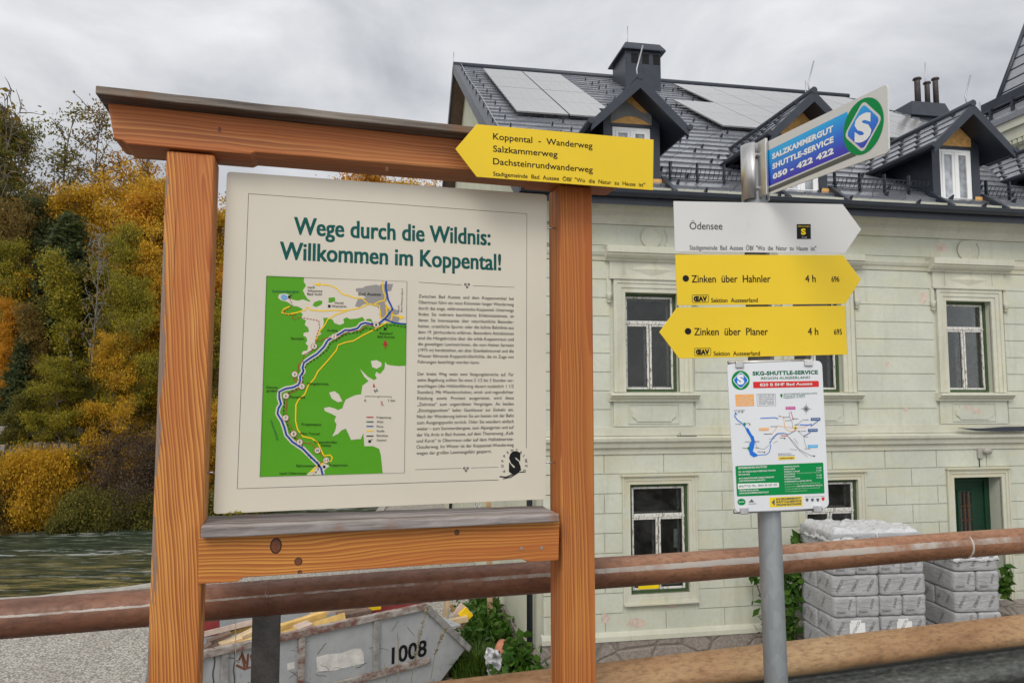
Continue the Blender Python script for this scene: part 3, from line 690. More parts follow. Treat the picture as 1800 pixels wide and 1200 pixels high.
hike([(1187, 447.5), (1190.5, 536.5), (1486, 534), (1513.5, 491), (1482, 448.5)], 'yellow right-pointing arrow sign reading Zinken über Hahnler on the grey post', (1205.5, 489.3), 'x', 1216, 1354.5, 1416, 1462, '696', 524.5, 'Zinken  über  Hahnler')
hike([(1159, 583.5), (1194, 630), (1489.5, 623), (1486, 537), (1190, 540.5)], 'yellow left-pointing arrow sign reading Zinken über Planer on the grey post', (1209.5, 582), 'x', 1220.5, 1350, 1420.5, 1466.5, '695', 618, 'Zinken  über  Planer')
cb = MB()
for (xa, ya, xb, yb) in ((1312, 443, 1346, 449), (1314, 534, 1350, 540), (1318, 625, 1354, 636)):
    a = FS.uz(xa, ya, SW + .006); b = FS.uz(xb, yb, SW + .006); cb.box(a[0], b[0], SW + .006, SW + .02, b[1], a[1])
cb.build('sign_clamp', MAT['post_steel'], spost); bpy.data.objects['sign_clamp'].matrix_parent_inverse = Matrix.Translation(-Vector((foot.x, foot.y, 0))) @ FS.M

# ---- route plate
route = empty('route_plate', FS, 'white shuttle timetable plate with route map and green box, clamped below the arrows', 'sign')
RW = -.058
rp = [px(FS, RW)(*p) for p in ((1292, 900), (1457.5, 892), (1445, 633.5), (1278, 639.5))]
pl = MB().prism(rounded(rp, .018, 6), RW, RW + .003).build('plate', MAT['plate'], route, .0006, 1)
def sk(X, Y): return FS.uz(1270 + X / 4.14, 620 + Y / 4.138, RW)
def skp(s_): return [sk(*map(float, p.split(','))) for p in s_.split()]
KS = 1.66e-3 / 4.14
def lr(k): return RW - .0004 * k
def S_logo(fn, parent, k0, layer, ym=MAT['sgreen']):
    pass
def poly_circle(cx, cy, rx, ry, n=40): return [(cx + rx * math.cos(2 * math.pi * i / n), cy + ry * math.sin(2 * math.pi * i / n)) for i in range(n)]
def rdiamond(cx, cy, rx, ry, shx=0, r=.25, n=5):
    P = [Vector((cx + shx, cy - ry)), Vector((cx + rx, cy + 0)), Vector((cx - shx, cy + ry)), Vector((cx - rx, cy))]
    o_ = []
    for i in range(4):
        p, a, b = P[i], P[i - 1], P[(i + 1) % 4]; p0 = p.lerp(a, r); p1 = p.lerp(b, r)
        for k in range(n + 1):
            t = k / n; o_.append(tuple((1 - t) ** 2 * p0 + 2 * t * (1 - t) * p + t * t * p1))
    return o_
def blue_grad(name, z0, z1):
    t = NT(name); sx = t.n('ShaderNodeSeparateXYZ', {0: t.n('ShaderNodeTexCoord').outputs['Object']})
    f = t.n('ShaderNodeMapRange', {'Value': sx.outputs[2], 'From Min': z0, 'From Max': z1}).outputs[0]
    return t.set(t.ramp(f, [(0, (.03, .03, .42)), (.45, (.01, .14, .62)), (1, (.005, .36, .72))]), .3, 0, .45)
g_ = MB(); g_.sheet(skp(' '.join(f'{x},{y}' for x, y in poly_circle(132, 199, 66, 70))), lr(1)); g_.sheet(rounded(skp('93,822 105,1043 742,1020 733,796'), .004), lr(1))
g_.sheet(skp('420,300 432,298 438,306 430,330 420,312'), lr(1)); g_.sheet(skp('150,510 160,505 172,518 160,530'), lr(3)); g_.sheet(skp('178,690 190,680 200,692 188,706'), lr(4)); g_.disc(sk(138, 1083), (30 * KS, 24 * KS), lr(1))
g_.build('green_fields', MAT['sgreen'], pl)
w_ = MB(); w_.sheet(skp(' '.join(f'{x},{y}' for x, y in rdiamond(132, 199, 62, 66))), lr(2))
w_.sheet(rounded(skp('110,950 113,990 411,975 409,942'), .002), lr(2)); w_.build('white_fields', MAT['white'], pl)
b_ = MB(); b_.sheet(skp(' '.join(f'{x},{y}' for x, y in rdiamond(132, 199, 55, 59))), lr(3)); 
b_.sheet(skp('165,548 185,545 210,590 228,610 235,650 228,690 220,715 250,735 255,750 225,758 200,740 190,705 195,660 210,640 200,610 180,580'), lr(2))
b_.stroke(skp('95,432 88,460 110,490 140,510 170,545'), 7 * KS, lr(2)); b_.stroke(skp('92,432 105,450'), 6 * KS, lr(2)); b_.stroke(skp('250,742 320,738 340,720 350,680 345,655 370,610 400,585 440,582'), 5 * KS, lr(2))
b_.stroke(skp('275,475 380,470 405,478'), 6 * KS, lr(2)); b_.stroke(skp('560,522 620,524 650,518'), 7 * KS, lr(2))
b_.build('blue_fields', MAT['sblue'], pl)
sw = MB(); text(sw, 'S', sk(107, 226), sk(158, 224), 62 * KS, lr(4), 0, .06); text(sw, '820 B BHF Bad Aussee', sk(272, 243), sk(652, 233), 20 * KS, lr(3), 0, .045)
for X, Y, W_, h, s_ in ((116, 843, 205, 13, 'BETRIEBSZEITEN ROUTE 820'), (116, 870, 268, 10, 'MO - SO TÄGLICH (AUCH FEIERTAGS) VON 07:00'), (118, 890, 80, 10, 'BIS 23:00 UHR'), (119, 918, 255, 10, 'BITTE MINDESTENS EINE STUNDE VORHER MIT'), (119, 936, 190, 10, 'ANRUFERKENNUNG ANRUFEN!'),
                     (120, 1007, 140, 10, 'WEITERE INFOS UNTER'), (121, 1026, 215, 11, 'WWW.SALZKAMMERGUTSHUTTLE.AT'), (447, 832, 110, 9, 'PREISE PRO ROUTE:'), (448, 850, 78, 9, 'ERWACHSENE'), (449, 868, 112, 9, 'KINDER 6-14 JAHRE'), (450, 886, 76, 9, 'KURZSTRECKE'), (450, 904, 78, 9, 'ERWACHSENE'), (451, 922, 112, 9, 'KINDER 6-14 JAHRE'), (452, 940, 195, 9, 'KLEINKINDER bis 6 JAHRE GRATIS'),
                     (682, 840, 36, 9, '€ 6,00'), (682, 858, 36, 9, '€ 3,00'), (684, 893, 36, 9, '€ 3,00'), (684, 911, 36, 9, '€ 1,50'), (540, 973, 185, 9, 'KEIN GEPÄCKTRANSPORT MÖGLICH')):
    text(sw, s_, sk(X, Y), sk(X + W_, Y - W_ * .045), h * KS, lr(3), 0, .03)
sw.build('white_lettering', MAT['white'], pl)
se = MB()
for X, Y, W_, s_ in ((540, 878, 175, 'Innerhalb der Gemeinde, 2 Haltestellen'), (453, 958, 255, 'Beachten Sie bitte die AGB zur Beförderung'), (453, 976, 80, 'Anrufsammeltaxi'), (455, 993, 255, 'Es gelten die allgemeinen Beförderungsbedingungen'), (456, 1010, 160, 'für das Gelegenheitsverkehr')): text(se, s_, sk(X, Y), sk(X + W_, Y - W_ * .045), 9 * KS, lr(3))
se.build('pale_lettering', plain('pale_green_ink', (.35, .60, .38), .5, 0, .03), pl)
re_ = MB(); re_.sheet(rounded(skp('222,210 224,257 702,247 700,203'), .003), lr(1)); re_.build('red_bar', MAT['sred'], pl)
gt = MB(); text(gt, 'SKG-SHUTTLE-SERVICE', sk(219, 163), sk(695, 153), 26 * KS, lr(1), 0, .05); text(gt, 'REGION AUSSEERLAND', sk(281, 194), sk(637, 187), 18 * KS, lr(1), 0, .025); text(gt, 'SHUTTLE-TEL.: 0043 50 422 422', sk(120, 977), sk(398, 964), 15 * KS, lr(3), 0, .02)
for i, s_ in enumerate(('GPS STANDORT GOOGLE MAPS:', 'Breitengrad: 47.60069', 'Längengrad: 13.77614')): text(gt, s_, sk(445, 304 + i * 13), sk((690, 600, 598)[i], 298 + i * 13), 9 * KS, lr(1), 0, .02)
gt.build('green_lettering', MAT['dgreen'], pl)
og = MB(); og.sheet(skp('93,303 97,389 231,385 227,300'), lr(1)); og.sheet(rounded(skp('266,545 266,565 336,564 335,543'), .001), lr(2)); 
for s_ in ('420,463 445,470 450,520 455,550 490,570 550,565', '360,590 400,530 480,540 520,545', '520,545 590,540 640,520'): og.stroke(skp(s_), 3.5 * KS, lr(2))
og.build('orange_fields', MAT['sorange'], pl)
ot = MB()
for i in range(6): text(ot, ('ROUTE 820', 'Verkehrt nur nach', 'vorheriger telefonischer', 'Anmeldung mindestens', 'eine Stunde vor der', 'gewünschten Abfahrt')[i], sk(135 if i == 0 else 103, 318 + i * 12.5), sk(190 if i == 0 else 220, 316 + i * 12.5), 8 * KS, lr(2), 0, .01)
text(ot, 'ROUTE 821', sk(273, 559), sk(328, 558), 9 * KS, lr(3)); text(ot, 'ROUTE 810', sk(466, 404), sk(522, 403), 10 * KS, lr(3)); text(ot, 'ROUTE 830', sk(650, 486), sk(704, 485), 10 * KS, lr(3)); text(ot, 'ROUTE 840', sk(630, 566), sk(684, 565), 10 * KS, lr(3)); text(ot, 'ROUTE 850', sk(630, 682), sk(686, 681), 10 * KS, lr(3))
ot.build('route_numbers', MAT['white'], pl)
mg = MB(); mg.sheet(skp('459,391 459,411 529,410 529,389'), lr(2)); mg.stroke(skp('497,423 513,480'), 4 * KS, lr(2)); mg.build('magenta_tab', MAT['magenta'], pl)
nv = MB(); nv.sheet(skp('642,472 642,493 712,491 711,470'), lr(2)); nv.sheet(skp('622,552 622,574 692,572 691,550'), lr(2)); nv.stroke(skp('640,535 700,490'), 5 * KS, lr(2)); nv.stroke(skp('590,605 640,578'), 5 * KS, lr(2)); nv.stroke(skp('440,582 480,592 520,570 540,545'), 4 * KS, lr(2)); nv.build('navy_tabs', MAT['navy'], pl)
cy = MB(); cy.sheet(skp('622,668 622,690 693,688 692,666'), lr(2)); cy.build('light_blue_tab', MAT['cyan'], pl)
kt = MB()
for s_ in ('170,545 200,575 235,640 250,690 300,700 340,670', '340,650 400,590 470,595 500,640 540,690 640,745', '470,600 530,660 560,710 620,755', '485,430 490,470 505,500 510,540 530,545', '550,570 590,605 600,660 615,690', '520,620 550,660', '300,590 360,590', '370,655 400,640', '530,530 580,490', '490,700 540,705', '340,625 380,620'): kt.stroke(skp(s_), 2.2 * KS, lr(2))
for i in range(8):
    a = i * math.pi / 4; r = 46 if i % 2 == 0 else 26; c = (608, 406); s_ = math.pi / 8
    kt.sheet([sk(c[0] + r * math.cos(a), c[1] + r * math.sin(a)), sk(c[0] + 8 * math.cos(a + s_), c[1] + 8 * math.sin(a + s_)), sk(*c), sk(c[0] + 8 * math.cos(a - s_), c[1] + 8 * math.sin(a - s_))], lr(2))
kt.disc(sk(608, 406), 19 * KS, lr(2), 0, 24, 17 * KS)
r_ = rounded(skp('249,300 253,387 388,382 384,297'), .002); kt.stroke(r_ + [r_[0]], 2 * KS, lr(1))
for i, s_ in enumerate(('ROUTE 810 / 830 / 850', 'Verkehrt im Sommer zu den', 'Seen im Ausseerland', 'laut Fahrplan und auf', 'telefonische Bestellung', 'von 07:00 - 23:00 Uhr')): text(kt, s_, sk(262, 314 + i * 12.5), sk(376, 311 + i * 12.5), 8 * KS, lr(1), 0, .01)
for X, Y, W_, s_ in ((85, 423, 76, 'BAD GOISERN'), (110, 434, 40, '820 - 821'), (94, 521, 38, 'Steeg'), (172, 514, 28, 'Gosau'), (163, 650, 105, 'HALLSTÄTTERSEE'), (145, 695, 35, 'Hallstatt'), (240, 692, 24, 'Obersee'), (255, 722, 54, 'Obertraun'), (408, 462, 18, 'Sarstein'), (350, 538, 48, 'Sommersberg'), (302, 592, 58, 'Koppenbrüller'), (418, 620, 38, 'Bahnhof'), (436, 470, 50, 'Altaussee'), (456, 495, 42, 'Fischerndorf'), (512, 482, 38, 'Grundlsee'), (584, 490, 40, 'Gößl'),
                    (526, 525, 30, 'Bad Aussee'), (552, 572, 55, 'Reith'), (592, 612, 30, 'Kainisch'), (600, 700, 38, 'Pichl'), (640, 750, 34, 'Tauplitz'), (404, 736, 96, 'Hier bekommen Sie unsere'), (404, 748, 120, 'Salzkammergut Shuttle Service'), (420, 770, 0, '')):
    if s_: text(kt, s_, sk(X, Y), sk(X + W_, Y - W_ * .02), 7.5 * KS, lr(2), 0, .015)
for X, Y in ((145, 430), (198, 520), (305, 722), (450, 622), (666, 750), (530, 545)): kt.disc(sk(X, Y), 5 * KS, lr(3), 0, 10)
kt.sheet(skp('190,1085 212,1062 232,1085'), lr(1)); text(kt, 'Ausseerland', sk(190, 1100), sk(244, 1098), 8 * KS, lr(1), 0, .02)
for X in (615, 654, 693): kt.sheet(skp(f'{X-10},1057 {X-10},1072 {X},1083 {X+10},1072 {X+10},1057'), lr(1))
kt.sheet(skp('378,1062 356,1085 380,1110'), lr(3)); text(kt, 'salzkammergut', sk(416, 770), sk(518, 766), 11 * KS, lr(3), 0, .04)
for i, s_ in enumerate(('SALZKAMMERGUT', 'SHUTTLE-SERVICE', 'ONLINE-BUCHUNG')): text(kt, s_, sk(389, 1069 + i * 20.5), sk((570, 572, 572)[i], 1060 + i * 20.5), 13 * KS, lr(3), 0, .05)
text(kt, 'Bad Aussee  Altaussee  Grundlsee', sk(602, 1049), sk(740, 1043), 6 * KS, lr(1))
kt.build('small_lettering', MAT['grey_txt'], pl)
rc = MB(); rc.sheet(skp('720,1050 722,1066 731,1078 742,1066 742,1048'), lr(1)); rc.disc(sk(513, 479), 6 * KS, lr(2), 0, 12); rc.stroke(skp('425,600 470,604'), 4 * KS, lr(3)); rc.build('red_marks', MAT['sred'], pl)
yl = MB(); yl.sheet(skp('405,755 406,777 526,772 525,751'), lr(2)); yl.sheet(skp('343,1050 346,1122 583,1111 580,1040'), lr(1)); yl.disc(sk(530, 545), 12 * KS, lr(2), 0, 16); yl.build('yellow_fields', MAT['syellow'], pl)
hw = MB(); text(hw, 'Shuttle', sk(118, 1088), sk(158, 1084), 9 * KS, lr(2), 0, .03); hw.build('heart_word', MAT['white'], pl)
clp = MB()
for X, Y in ((122, 86), (622, 72), (155, 1147), (690, 1132)):
    c = sk(X, Y); clp.box(c[0] - .012, c[0] + .012, RW - .006, RW + .012, c[1] - .0095, c[1] + .0095)
clp.build('clip', MAT['alu'], route, .002, 2)
a, b = sk(48, 70), sk(640, 55); MB().tube([(a[0], RW + .008, a[1]), (b[0], RW + .008, b[1])], .005, 10).build('rail', MAT['alu'], route)
a, b = sk(90, 1160), sk(735, 1135); MB().tube([(a[0], RW + .008, a[1]), (b[0], RW + .008, b[1])], .005, 10).build('rail', MAT['alu'], route)

# ============================================================ SHUTTLE FLAG SIGN (points towards the road)
fp = at_depth(1342, 300, 2.08)
vx = (602 - CX) / FOC
FF = Frame((fp.x, fp.y, 0), math.degrees(math.atan2(-1, -vx)) if False else -math.degrees(math.atan2(1, -vx)))
flag = empty('shuttle_stop_sign', FF, 'blue and white shuttle service flag sign with S emblem, at the top of the post', 'sign')
qf = px(FF, 0)
fpoly = rounded([qf(1343, 345), qf(1343, 252), qf(1560, 147), qf(1562.5, 268)], .012, 5)
fl = MB().prism(fpoly, 0, .004).build('plate', MAT['flag_white'], flag, .0005, 1)
def cf_(X, Y): return qf(1150 + X / 2.769, 60 + Y / 2.769)
def cfp(s_): return [cf_(*map(float, p.split(','))) for p in s_.split()]
zs = [cf_(540, 745)[1], cf_(930, 380)[1]]
f1 = MB(); f1.sheet(cfp('538,575 541,748 960,570 940,378'), -.0004); f1.build('blue_field', blue_grad('flag_blue_print', zs[0], zs[1]), fl)
f2 = MB(); f2.sheet(cfp('543,757 545,777 985,592 960,577'), -.0004); f2.build('grey_stripe', MAT['bar_grey'], fl)
f3 = MB(); f3.sheet(cfp(' '.join(f'{x},{y}' for x, y in [(1020 + 98 * math.cos(t) + 12 * math.sin(t) * 0, 449 + 135 * math.sin(t) - 38 * math.cos(t)) for t in [2 * math.pi * i / 48 for i in range(48)]])), -.0008); f3.build('emblem_ring', MAT['sgreen'], fl)
dia = [(1020, 322), (1113, 408), (1018, 580), (925, 497)]
def rpoly(P, r, n=6):
    P = [Vector(p) for p in P]; o_ = []
    for i in range(len(P)):
        p, a, b = P[i], P[i - 1], P[(i + 1) % len(P)]; p0 = p.lerp(a, r); p1 = p.lerp(b, r)
        for k in range(n + 1):
            t = k / n; o_.append(tuple((1 - t) ** 2 * p0 + 2 * t * (1 - t) * p + t * t * p1))
    return o_
cc = Vector((1019, 452))
f4 = MB(); f4.sheet([cf_(*p) for p in rpoly(dia, .18)], -.0012); f4.build('emblem_border', MAT['flag_white'], fl)
f5 = MB(); f5.sheet([cf_(*(cc + (Vector(p) - cc) * .87)) for p in rpoly(dia, .18)], -.0016); f5.build('emblem_diamond', blue_grad('emblem_blue_print', cf_(1018, 560)[1], cf_(1020, 340)[1]), fl)
f6 = MB()
text(f6, 'S', cf_(977, 530), cf_(1060, 498), .058, -.002, 0, .055)
for s_, x0, y0, x1, y1 in (('SALZKAMMERGUT', 576, 609, 873, 473), ('SHUTTLE-SERVICE', 577, 658, 875, 525), ('050 - 422 422', 579, 707, 876, 580)):
    text(f6, s_, cf_(x0, y0), cf_(x1, y1), .0145, -.0012, 0, .05)
f6.build('lettering', MAT['white'], fl)
# clamp: half-round aluminium profile round the post with a flange bolted to the plate
c0 = FF.I @ (pole_top + dirp * -.09)
zt, zb = qf(1333, 256)[1] + .004, qf(1333, 349)[1] - .004
cm = MB()
seg = 22
ring = []
for i in range(seg + 1):
    t = R(-150) + R(300) * i / seg
    ring.append((c0.x + .0405 * math.cos(math.pi - t), c0.y + .0405 * math.sin(t)))
for zz0, zz1 in ((zb, zt),):
    vs = [(x, y, z) for z in (zz0, zz1) for x, y in ring]; k = len(ring)
    cm.add(vs, [(i, i + 1, k + i + 1, k + i) for i in range(k - 1)], 0, True)
cm.build('clamp', MAT['alu'], flag).modifiers.new('solid', 'SOLIDIFY').thickness = .004
fx0 = c0.x + .03; fx1 = qf(1345, 300)[0] + .022
MB().box(fx0, fx1, -.012, -.003, zb, zt).build('flange', MAT['alu'], flag, .002, 2)
for yy_ in (275, 333):
    p = qf(1336, yy_); MB().tube([(p[0] + .006, -.021, p[1]), (p[0] + .006, -.010, p[1])], .0075, 6, 0, True, False).build('bolt', MAT['steel'], flag, .001, 1)

# ============================================================ GUARDRAIL
g = at_depth(900, 1018, 2.72)
FG = Frame((g.x, g.y, 0), 16.4)
rail = empty('guardrail', FG, 'rusty steel guardrail with round handrail and corrugated crash beam along the road edge', 'guardrail')
pzc = g.z
MB().tube([(-3.4 + i * .5, 0, pzc + .003 * math.sin(i * 1.3)) for i in range(21)], .0585, 36).build('handrail', MAT['pipe'], rail)
for x_, y_ in ((470, 1048), (1692, 958)):
    c = FG.loc(x_, y_); MB().tube([(c.x - .006, 0, pzc), (c.x - .002, 0, pzc), (c.x + .003, 0, pzc), (c.x + .006, 0, pzc)], [.0587, .0605, .0605, .0587], 36).build('weld_seam', MAT['seam'] if x_ > 1000 else MAT['pipe'], rail)
bt_ = FG.loc(1500, 1120.5, -.05).z
prof = [(.02, .0), (.0, .0)]
prof = []
for i in range(33):
    t = i / 32; z = -.315 * t
    w = -.042 - .041 * math.cos(4 * math.pi * (t - .0) + math.pi) * -1
    prof.append((w, z))
# W profile: lip, bulge towards the road, valley, bulge, lip
prof = [(-.005, 0.0), (-.012, .003), (-.03, -.012), (-.055, -.035), (-.078, -.062), (-.083, -.085), (-.078, -.106), (-.05, -.128), (-.012, -.148), (-.004, -.158), (-.012, -.168), (-.05, -.19), (-.078, -.212), (-.083, -.233), (-.078, -.256), (-.055, -.283), (-.03, -.306), (-.012, -.318), (-.005, -.315)]
cbm = MB(); us = [-3.4, 0, 3, 7]
for (w0, dz) in ((0, 0),):
    vs = [(u, w, bt_ + z) for u in us for (w, z) in prof]; k = len(prof)
    cbm.add(vs, [(a * k + i, a * k + i + 1, (a + 1) * k + i + 1, (a + 1) * k + i) for a in range(len(us) - 1) for i in range(k - 1)], 0, True)
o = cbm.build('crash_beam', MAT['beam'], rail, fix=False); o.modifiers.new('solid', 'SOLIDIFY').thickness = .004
o.data.transform(Matrix.Translation((0, 0, -bt_ + .085))); o.location.z = bt_ - .085
for x_ in (467.5,):
    c = FG.loc(x_, 1140, .0)
    for du in (0, 4.2, -2.9):
        MB().box(c.x + du - .045, c.x + du + .045, -.03, .03, -.4, pzc - .045).build('post', MAT['post_steel'], rail, .006, 2)
# ============================================================ HOUSE
hc = at_depth(953, 700, 11.5)
FH = Frame((hc.x, hc.y, 0), 10.0)
house = empty('town_house', FH, 'old two-storey house with pale green rusticated plaster and dark grey tiled roof with dormers', 'house')
H = FH.loc
YARD = EYE - 4.62
def hz(px_, py_, w=0): return H(px_, py_, w).z
UEND = 13.5
W2 = 0.42          # wall thickness
# window and door openings (u0,u1,z0,z1)
uw = (H(1193, 600).x - H(1099, 600).x)
uc = [ (H(1099, 600).x + H(1193, 600).x) / 2, 0, (H(1662, 600).x + H(1745, 600).x) / 2]
uc[1] = (uc[0] + uc[2]) / 2
STEP = uc[1] - uc[0]
uz1, uz0 = hz(1146, 515), hz(1146, 689)
lz1, lz0 = hz(1160, 850), hz(1160, 1042)
ul = [(H(1108, 945).x + H(1211, 945).x) / 2, (H(1421, 880).x + H(1502, 880).x) / 2]
lw_ = (H(1211, 945).x - H(1108, 945).x)
dx0, dx1, dz1 = H(1678, 900).x, H(1762, 900).x, hz(1720, 838)
DZ0 = EYE - 3.62
ups = [(c - uw / 2, c + uw / 2, uz0, uz1) for c in uc] + [(uc[2] + STEP - uw / 2, uc[2] + STEP + uw / 2, uz0, uz1)]
los = [(c - lw_ / 2, c + lw_ / 2, lz0, lz1) for c in ul]
door_o = (dx0, dx1, DZ0, dz1)
ops = ups + los + [door_o]
ZT = hz(1150, 345)                      # wall head under the gutter
us_ = sorted({0, UEND} | {o[0] for o in ops} | {o[1] for o in ops})
zs_ = sorted({YARD - 1.5, ZT} | {o[2] for o in ops} | {o[3] for o in ops})
wall = MB()
for a, b in zip(us_, us_[1:]):
    for c, d in zip(zs_, zs_[1:]):
        m_, n_ = (a + b) / 2, (c + d) / 2
        if any(o[0] < m_ < o[1] and o[2] < n_ < o[3] for o in ops): continue
        wall.add([(a, 0, c), (b, 0, c), (b, 0, d), (a, 0, d)], [(0, 1, 2, 3)])
for o in ops:
    a, b, c, d = o
    wall.add([(a, 0, c), (a, .34, c), (a, .34, d), (a, 0, d), (b, 0, c), (b, .34, c), (b, .34, d), (b, 0, d)], [(0, 1, 2, 3), (7, 6, 5, 4), (3, 2, 6, 7), (0, 4, 5, 1)])
# rustication: raised plaster blocks with open joints
def blocks(rows, zones, u0, u1, stagger, proud, bl_len, gap):
    for i, (za, zb) in enumerate(rows):
        cuts = []
        for (a, b, c, d) in zones:
            if za < d - .02 and zb > c + .02: cuts.append((a, b))
        cuts.sort(); spans = []; x = u0
        for a, b in cuts:
            if a > x: spans.append((x, a))
            x = max(x, b)
        if x < u1: spans.append((x, u1))
        for a, b in spans:
            js = [a]
            if stagger:
                t = u0 + (bl_len * .5 if i % 2 else 0) - bl_len
                while t < b:
                    if a + .12 < t < b - .12: js.append(t)
                    t += bl_len
            js.append(b)
            for p, q_ in zip(js, js[1:]):
                g0_ = gap / 2
                wall.box(p + (g0_ if stagger or p > a else 0), q_ - (g0_ if stagger or q_ < b else 0), -proud, .01, za + g0_, zb - g0_)
zu0, zu1 = hz(1150, 752), hz(1150, 462)
n9 = 9; rows_u = [(zu0 + (zu1 - zu0) * i / n9, zu0 + (zu1 - zu0) * (i + 1) / n9) for i in range(n9)]
zl0, zl1 = hz(1150, 1108), hz(1150, 797)
rows_l = [(zl0 + (zl1 - zl0) * i / n9, zl0 + (zl1 - zl0) * (i + 1) / n9) for i in range(n9)]
sw_ = .27
zone_u = [(a - sw_, b + sw_, zu0 - .1, zu1 + .1) for a, b, c, d in ups]
zone_l = [(a - .13, b + .13, c - .10, d + .17) for a, b, c, d in los] + [(dx0 - .15, dx1 + .15, YARD, dz1 + .17)]
blocks(rows_u, zone_u, 0.0, UEND, False, .018, 1.0, .014)
blocks(rows_l, zone_l, 0.0, UEND, True, .018, 1.02, .014)
wo = wall.build('facade_wall', MAT['plaster'], house, fix=False)
# trims running along the facade
def run(name, prof_px, mat, px_ref=1150, u0=-.0, u1=UEND, base=0):
    """prof_px: list of (w, py) at px_ref"""
    poly = [(w, hz(px_ref, py, 0)) for w, py in prof_px]
    return MB().prism([(w, z) for w, z in poly], u0, u1, 0, 'u').build(name, mat, house, 0)
run('eaves_cornice', [(.02, 398), (-.05, 398), (-.06, 391), (-.09, 386), (-.10, 378), (-.20, 368), (-.28, 363), (-.30, 356), (-.40, 350), (-.42, 343), (.02, 343)], MAT['trim'], u0=-.15)
run('frieze_moulding', [(.02, 461), (-.03, 461), (-.045, 455), (-.07, 452), (-.09, 447), (-.09, 443), (.02, 441)], MAT['trim'])
run('string_course', [(.02, 797), (-.04, 797), (-.05, 788), (-.10, 785), (-.12, 778), (-.16, 774), (-.17, 769), (.02, 765)], MAT['trim'], u0=-.05)
run('string_band', [(.02, 765), (-.028, 765), (-.034, 750), (.02, 749)], MAT['trim'])
run('base_moulding', [(.02, 1120), (-.07, 1120), (-.07, 1112), (-.045, 1106), (.02, 1104)], MAT['trim'], u0=-.03)
pf = MB(); pf.box(-.05, dx0 - .16, -.055, .02, YARD - 1.5, hz(1150, 1120)); pf.box(dx1 + .16, UEND, -.055, .02, YARD - 1.5, hz(1150, 1120))
pf.build('plinth', MAT['stone'], house, .01, 2)
# frieze panels and roundels
za, zb = hz(1150, 437), hz(1150, 400)
cs = uc + [uc[2] + STEP]
fr_ = MB(); prev = 0.06
for c in cs:
    fr_.box(prev, c - .40, -.016, .01, za + .03, zb - .03); prev = c + .40
    for k in (-1, 1):
        P = [(c + k * .40, za + .03), (c + k * .26, za + .03)] + [(c + k * (.235 + .06 * (1 - abs(t) ** 2)), (za + zb) / 2 + t * ((zb - za) / 2 - .05)) for t in (-.9, -.6, -.3, 0, .3, .6, .9)] + [(c + k * .26, zb - .03), (c + k * .40, zb - .03)]
        fr_.prism(P, -.0165, .01)
fr_.build('frieze_panel', MAT['plaster'], house)
for c in cs:
    m = MB(); m.tube([(c, -.0, (za + zb) / 2), (c, -.022, (za + zb) / 2)], .165, 32, 0, True, False)
    m.add([(c + r * math.cos(2 * math.pi * i / 32), w, (za + zb) / 2 + r * math.sin(2 * math.pi * i / 32)) for r, w in ((.165, -.022), (.175, -.032), (.15, -.032), (.14, -.022)) for i in range(32)],
          [(k * 32 + i, k * 32 + (i + 1) % 32, (k + 1) * 32 + (i + 1) % 32, (k + 1) * 32 + i) for k in range(3) for i in range(32)])
    m.build('roundel', MAT['trim'], house, fix=True)

# ---- windows: built once per kind in local coordinates round (0,0,z), copied along the facade
def sash_set(m, x0, x1, z0, z1, w, t=.045, d=.04, mi=0):
    m.box(x0, x0 + t, w, w + d, z0, z1, mi); m.box(x1 - t, x1, w, w + d, z0, z1, mi)
    m.box(x0 + t, x1 - t, w, w + d, z0, z0 + t, mi); m.box(x0 + t, x1 - t, w, w + d, z1 - t, z1, mi)
def casement(root, hw, z0, z1, tr, w, green):
    gf = MB(); k = .045
    for a, b, c, d in ((-hw, -hw + k, z0, z1), (hw - k, hw, z0, z1), (-hw + k, hw - k, z0, z0 + k), (-hw + k, hw - k, z1 - k, z1)): gf.box(a, b, w - .02, w + .08, c, d)
    gf.build('frame', MAT['green_frame'], root)
    H_ = z1 - z0; zt_ = z1 - H_ * tr
    for (a, b, c, d) in ((-hw + k, hw - k, zt_ + .004, z1 - k), (-hw + k, -.004, z0 + k, zt_ - .018), (.004, hw - k, z0 + k, zt_ - .018)):
        sm = MB(); sash_set(sm, a + .004, b - .004, c + .002, d - .004, w, .034, .04)
        s_ = sm.build('sash', MAT['sash'], root, .004, 1)
        MB().box(a + .03, b - .03, w + .022, w + .028, c + .03, d - .03).build('pane', MAT['glass'], root)
    MB().box(-hw + k, hw - k, w - .008, w + .05, zt_ - .018, zt_ + .006).build('transom', MAT['sash'], root)
def part_empty(name, u, parent=house):
    e = bpy.data.objects.new(name, None); COL.objects.link(e); e.parent = parent; e.location = (u, 0, 0); return e
w0 = part_empty('upper_window', uc[0]); hw = uw / 2
casement(w0, hw, uz0, uz1, .30, .13, True)
sr = MB()
zc = hz(1146, 507)
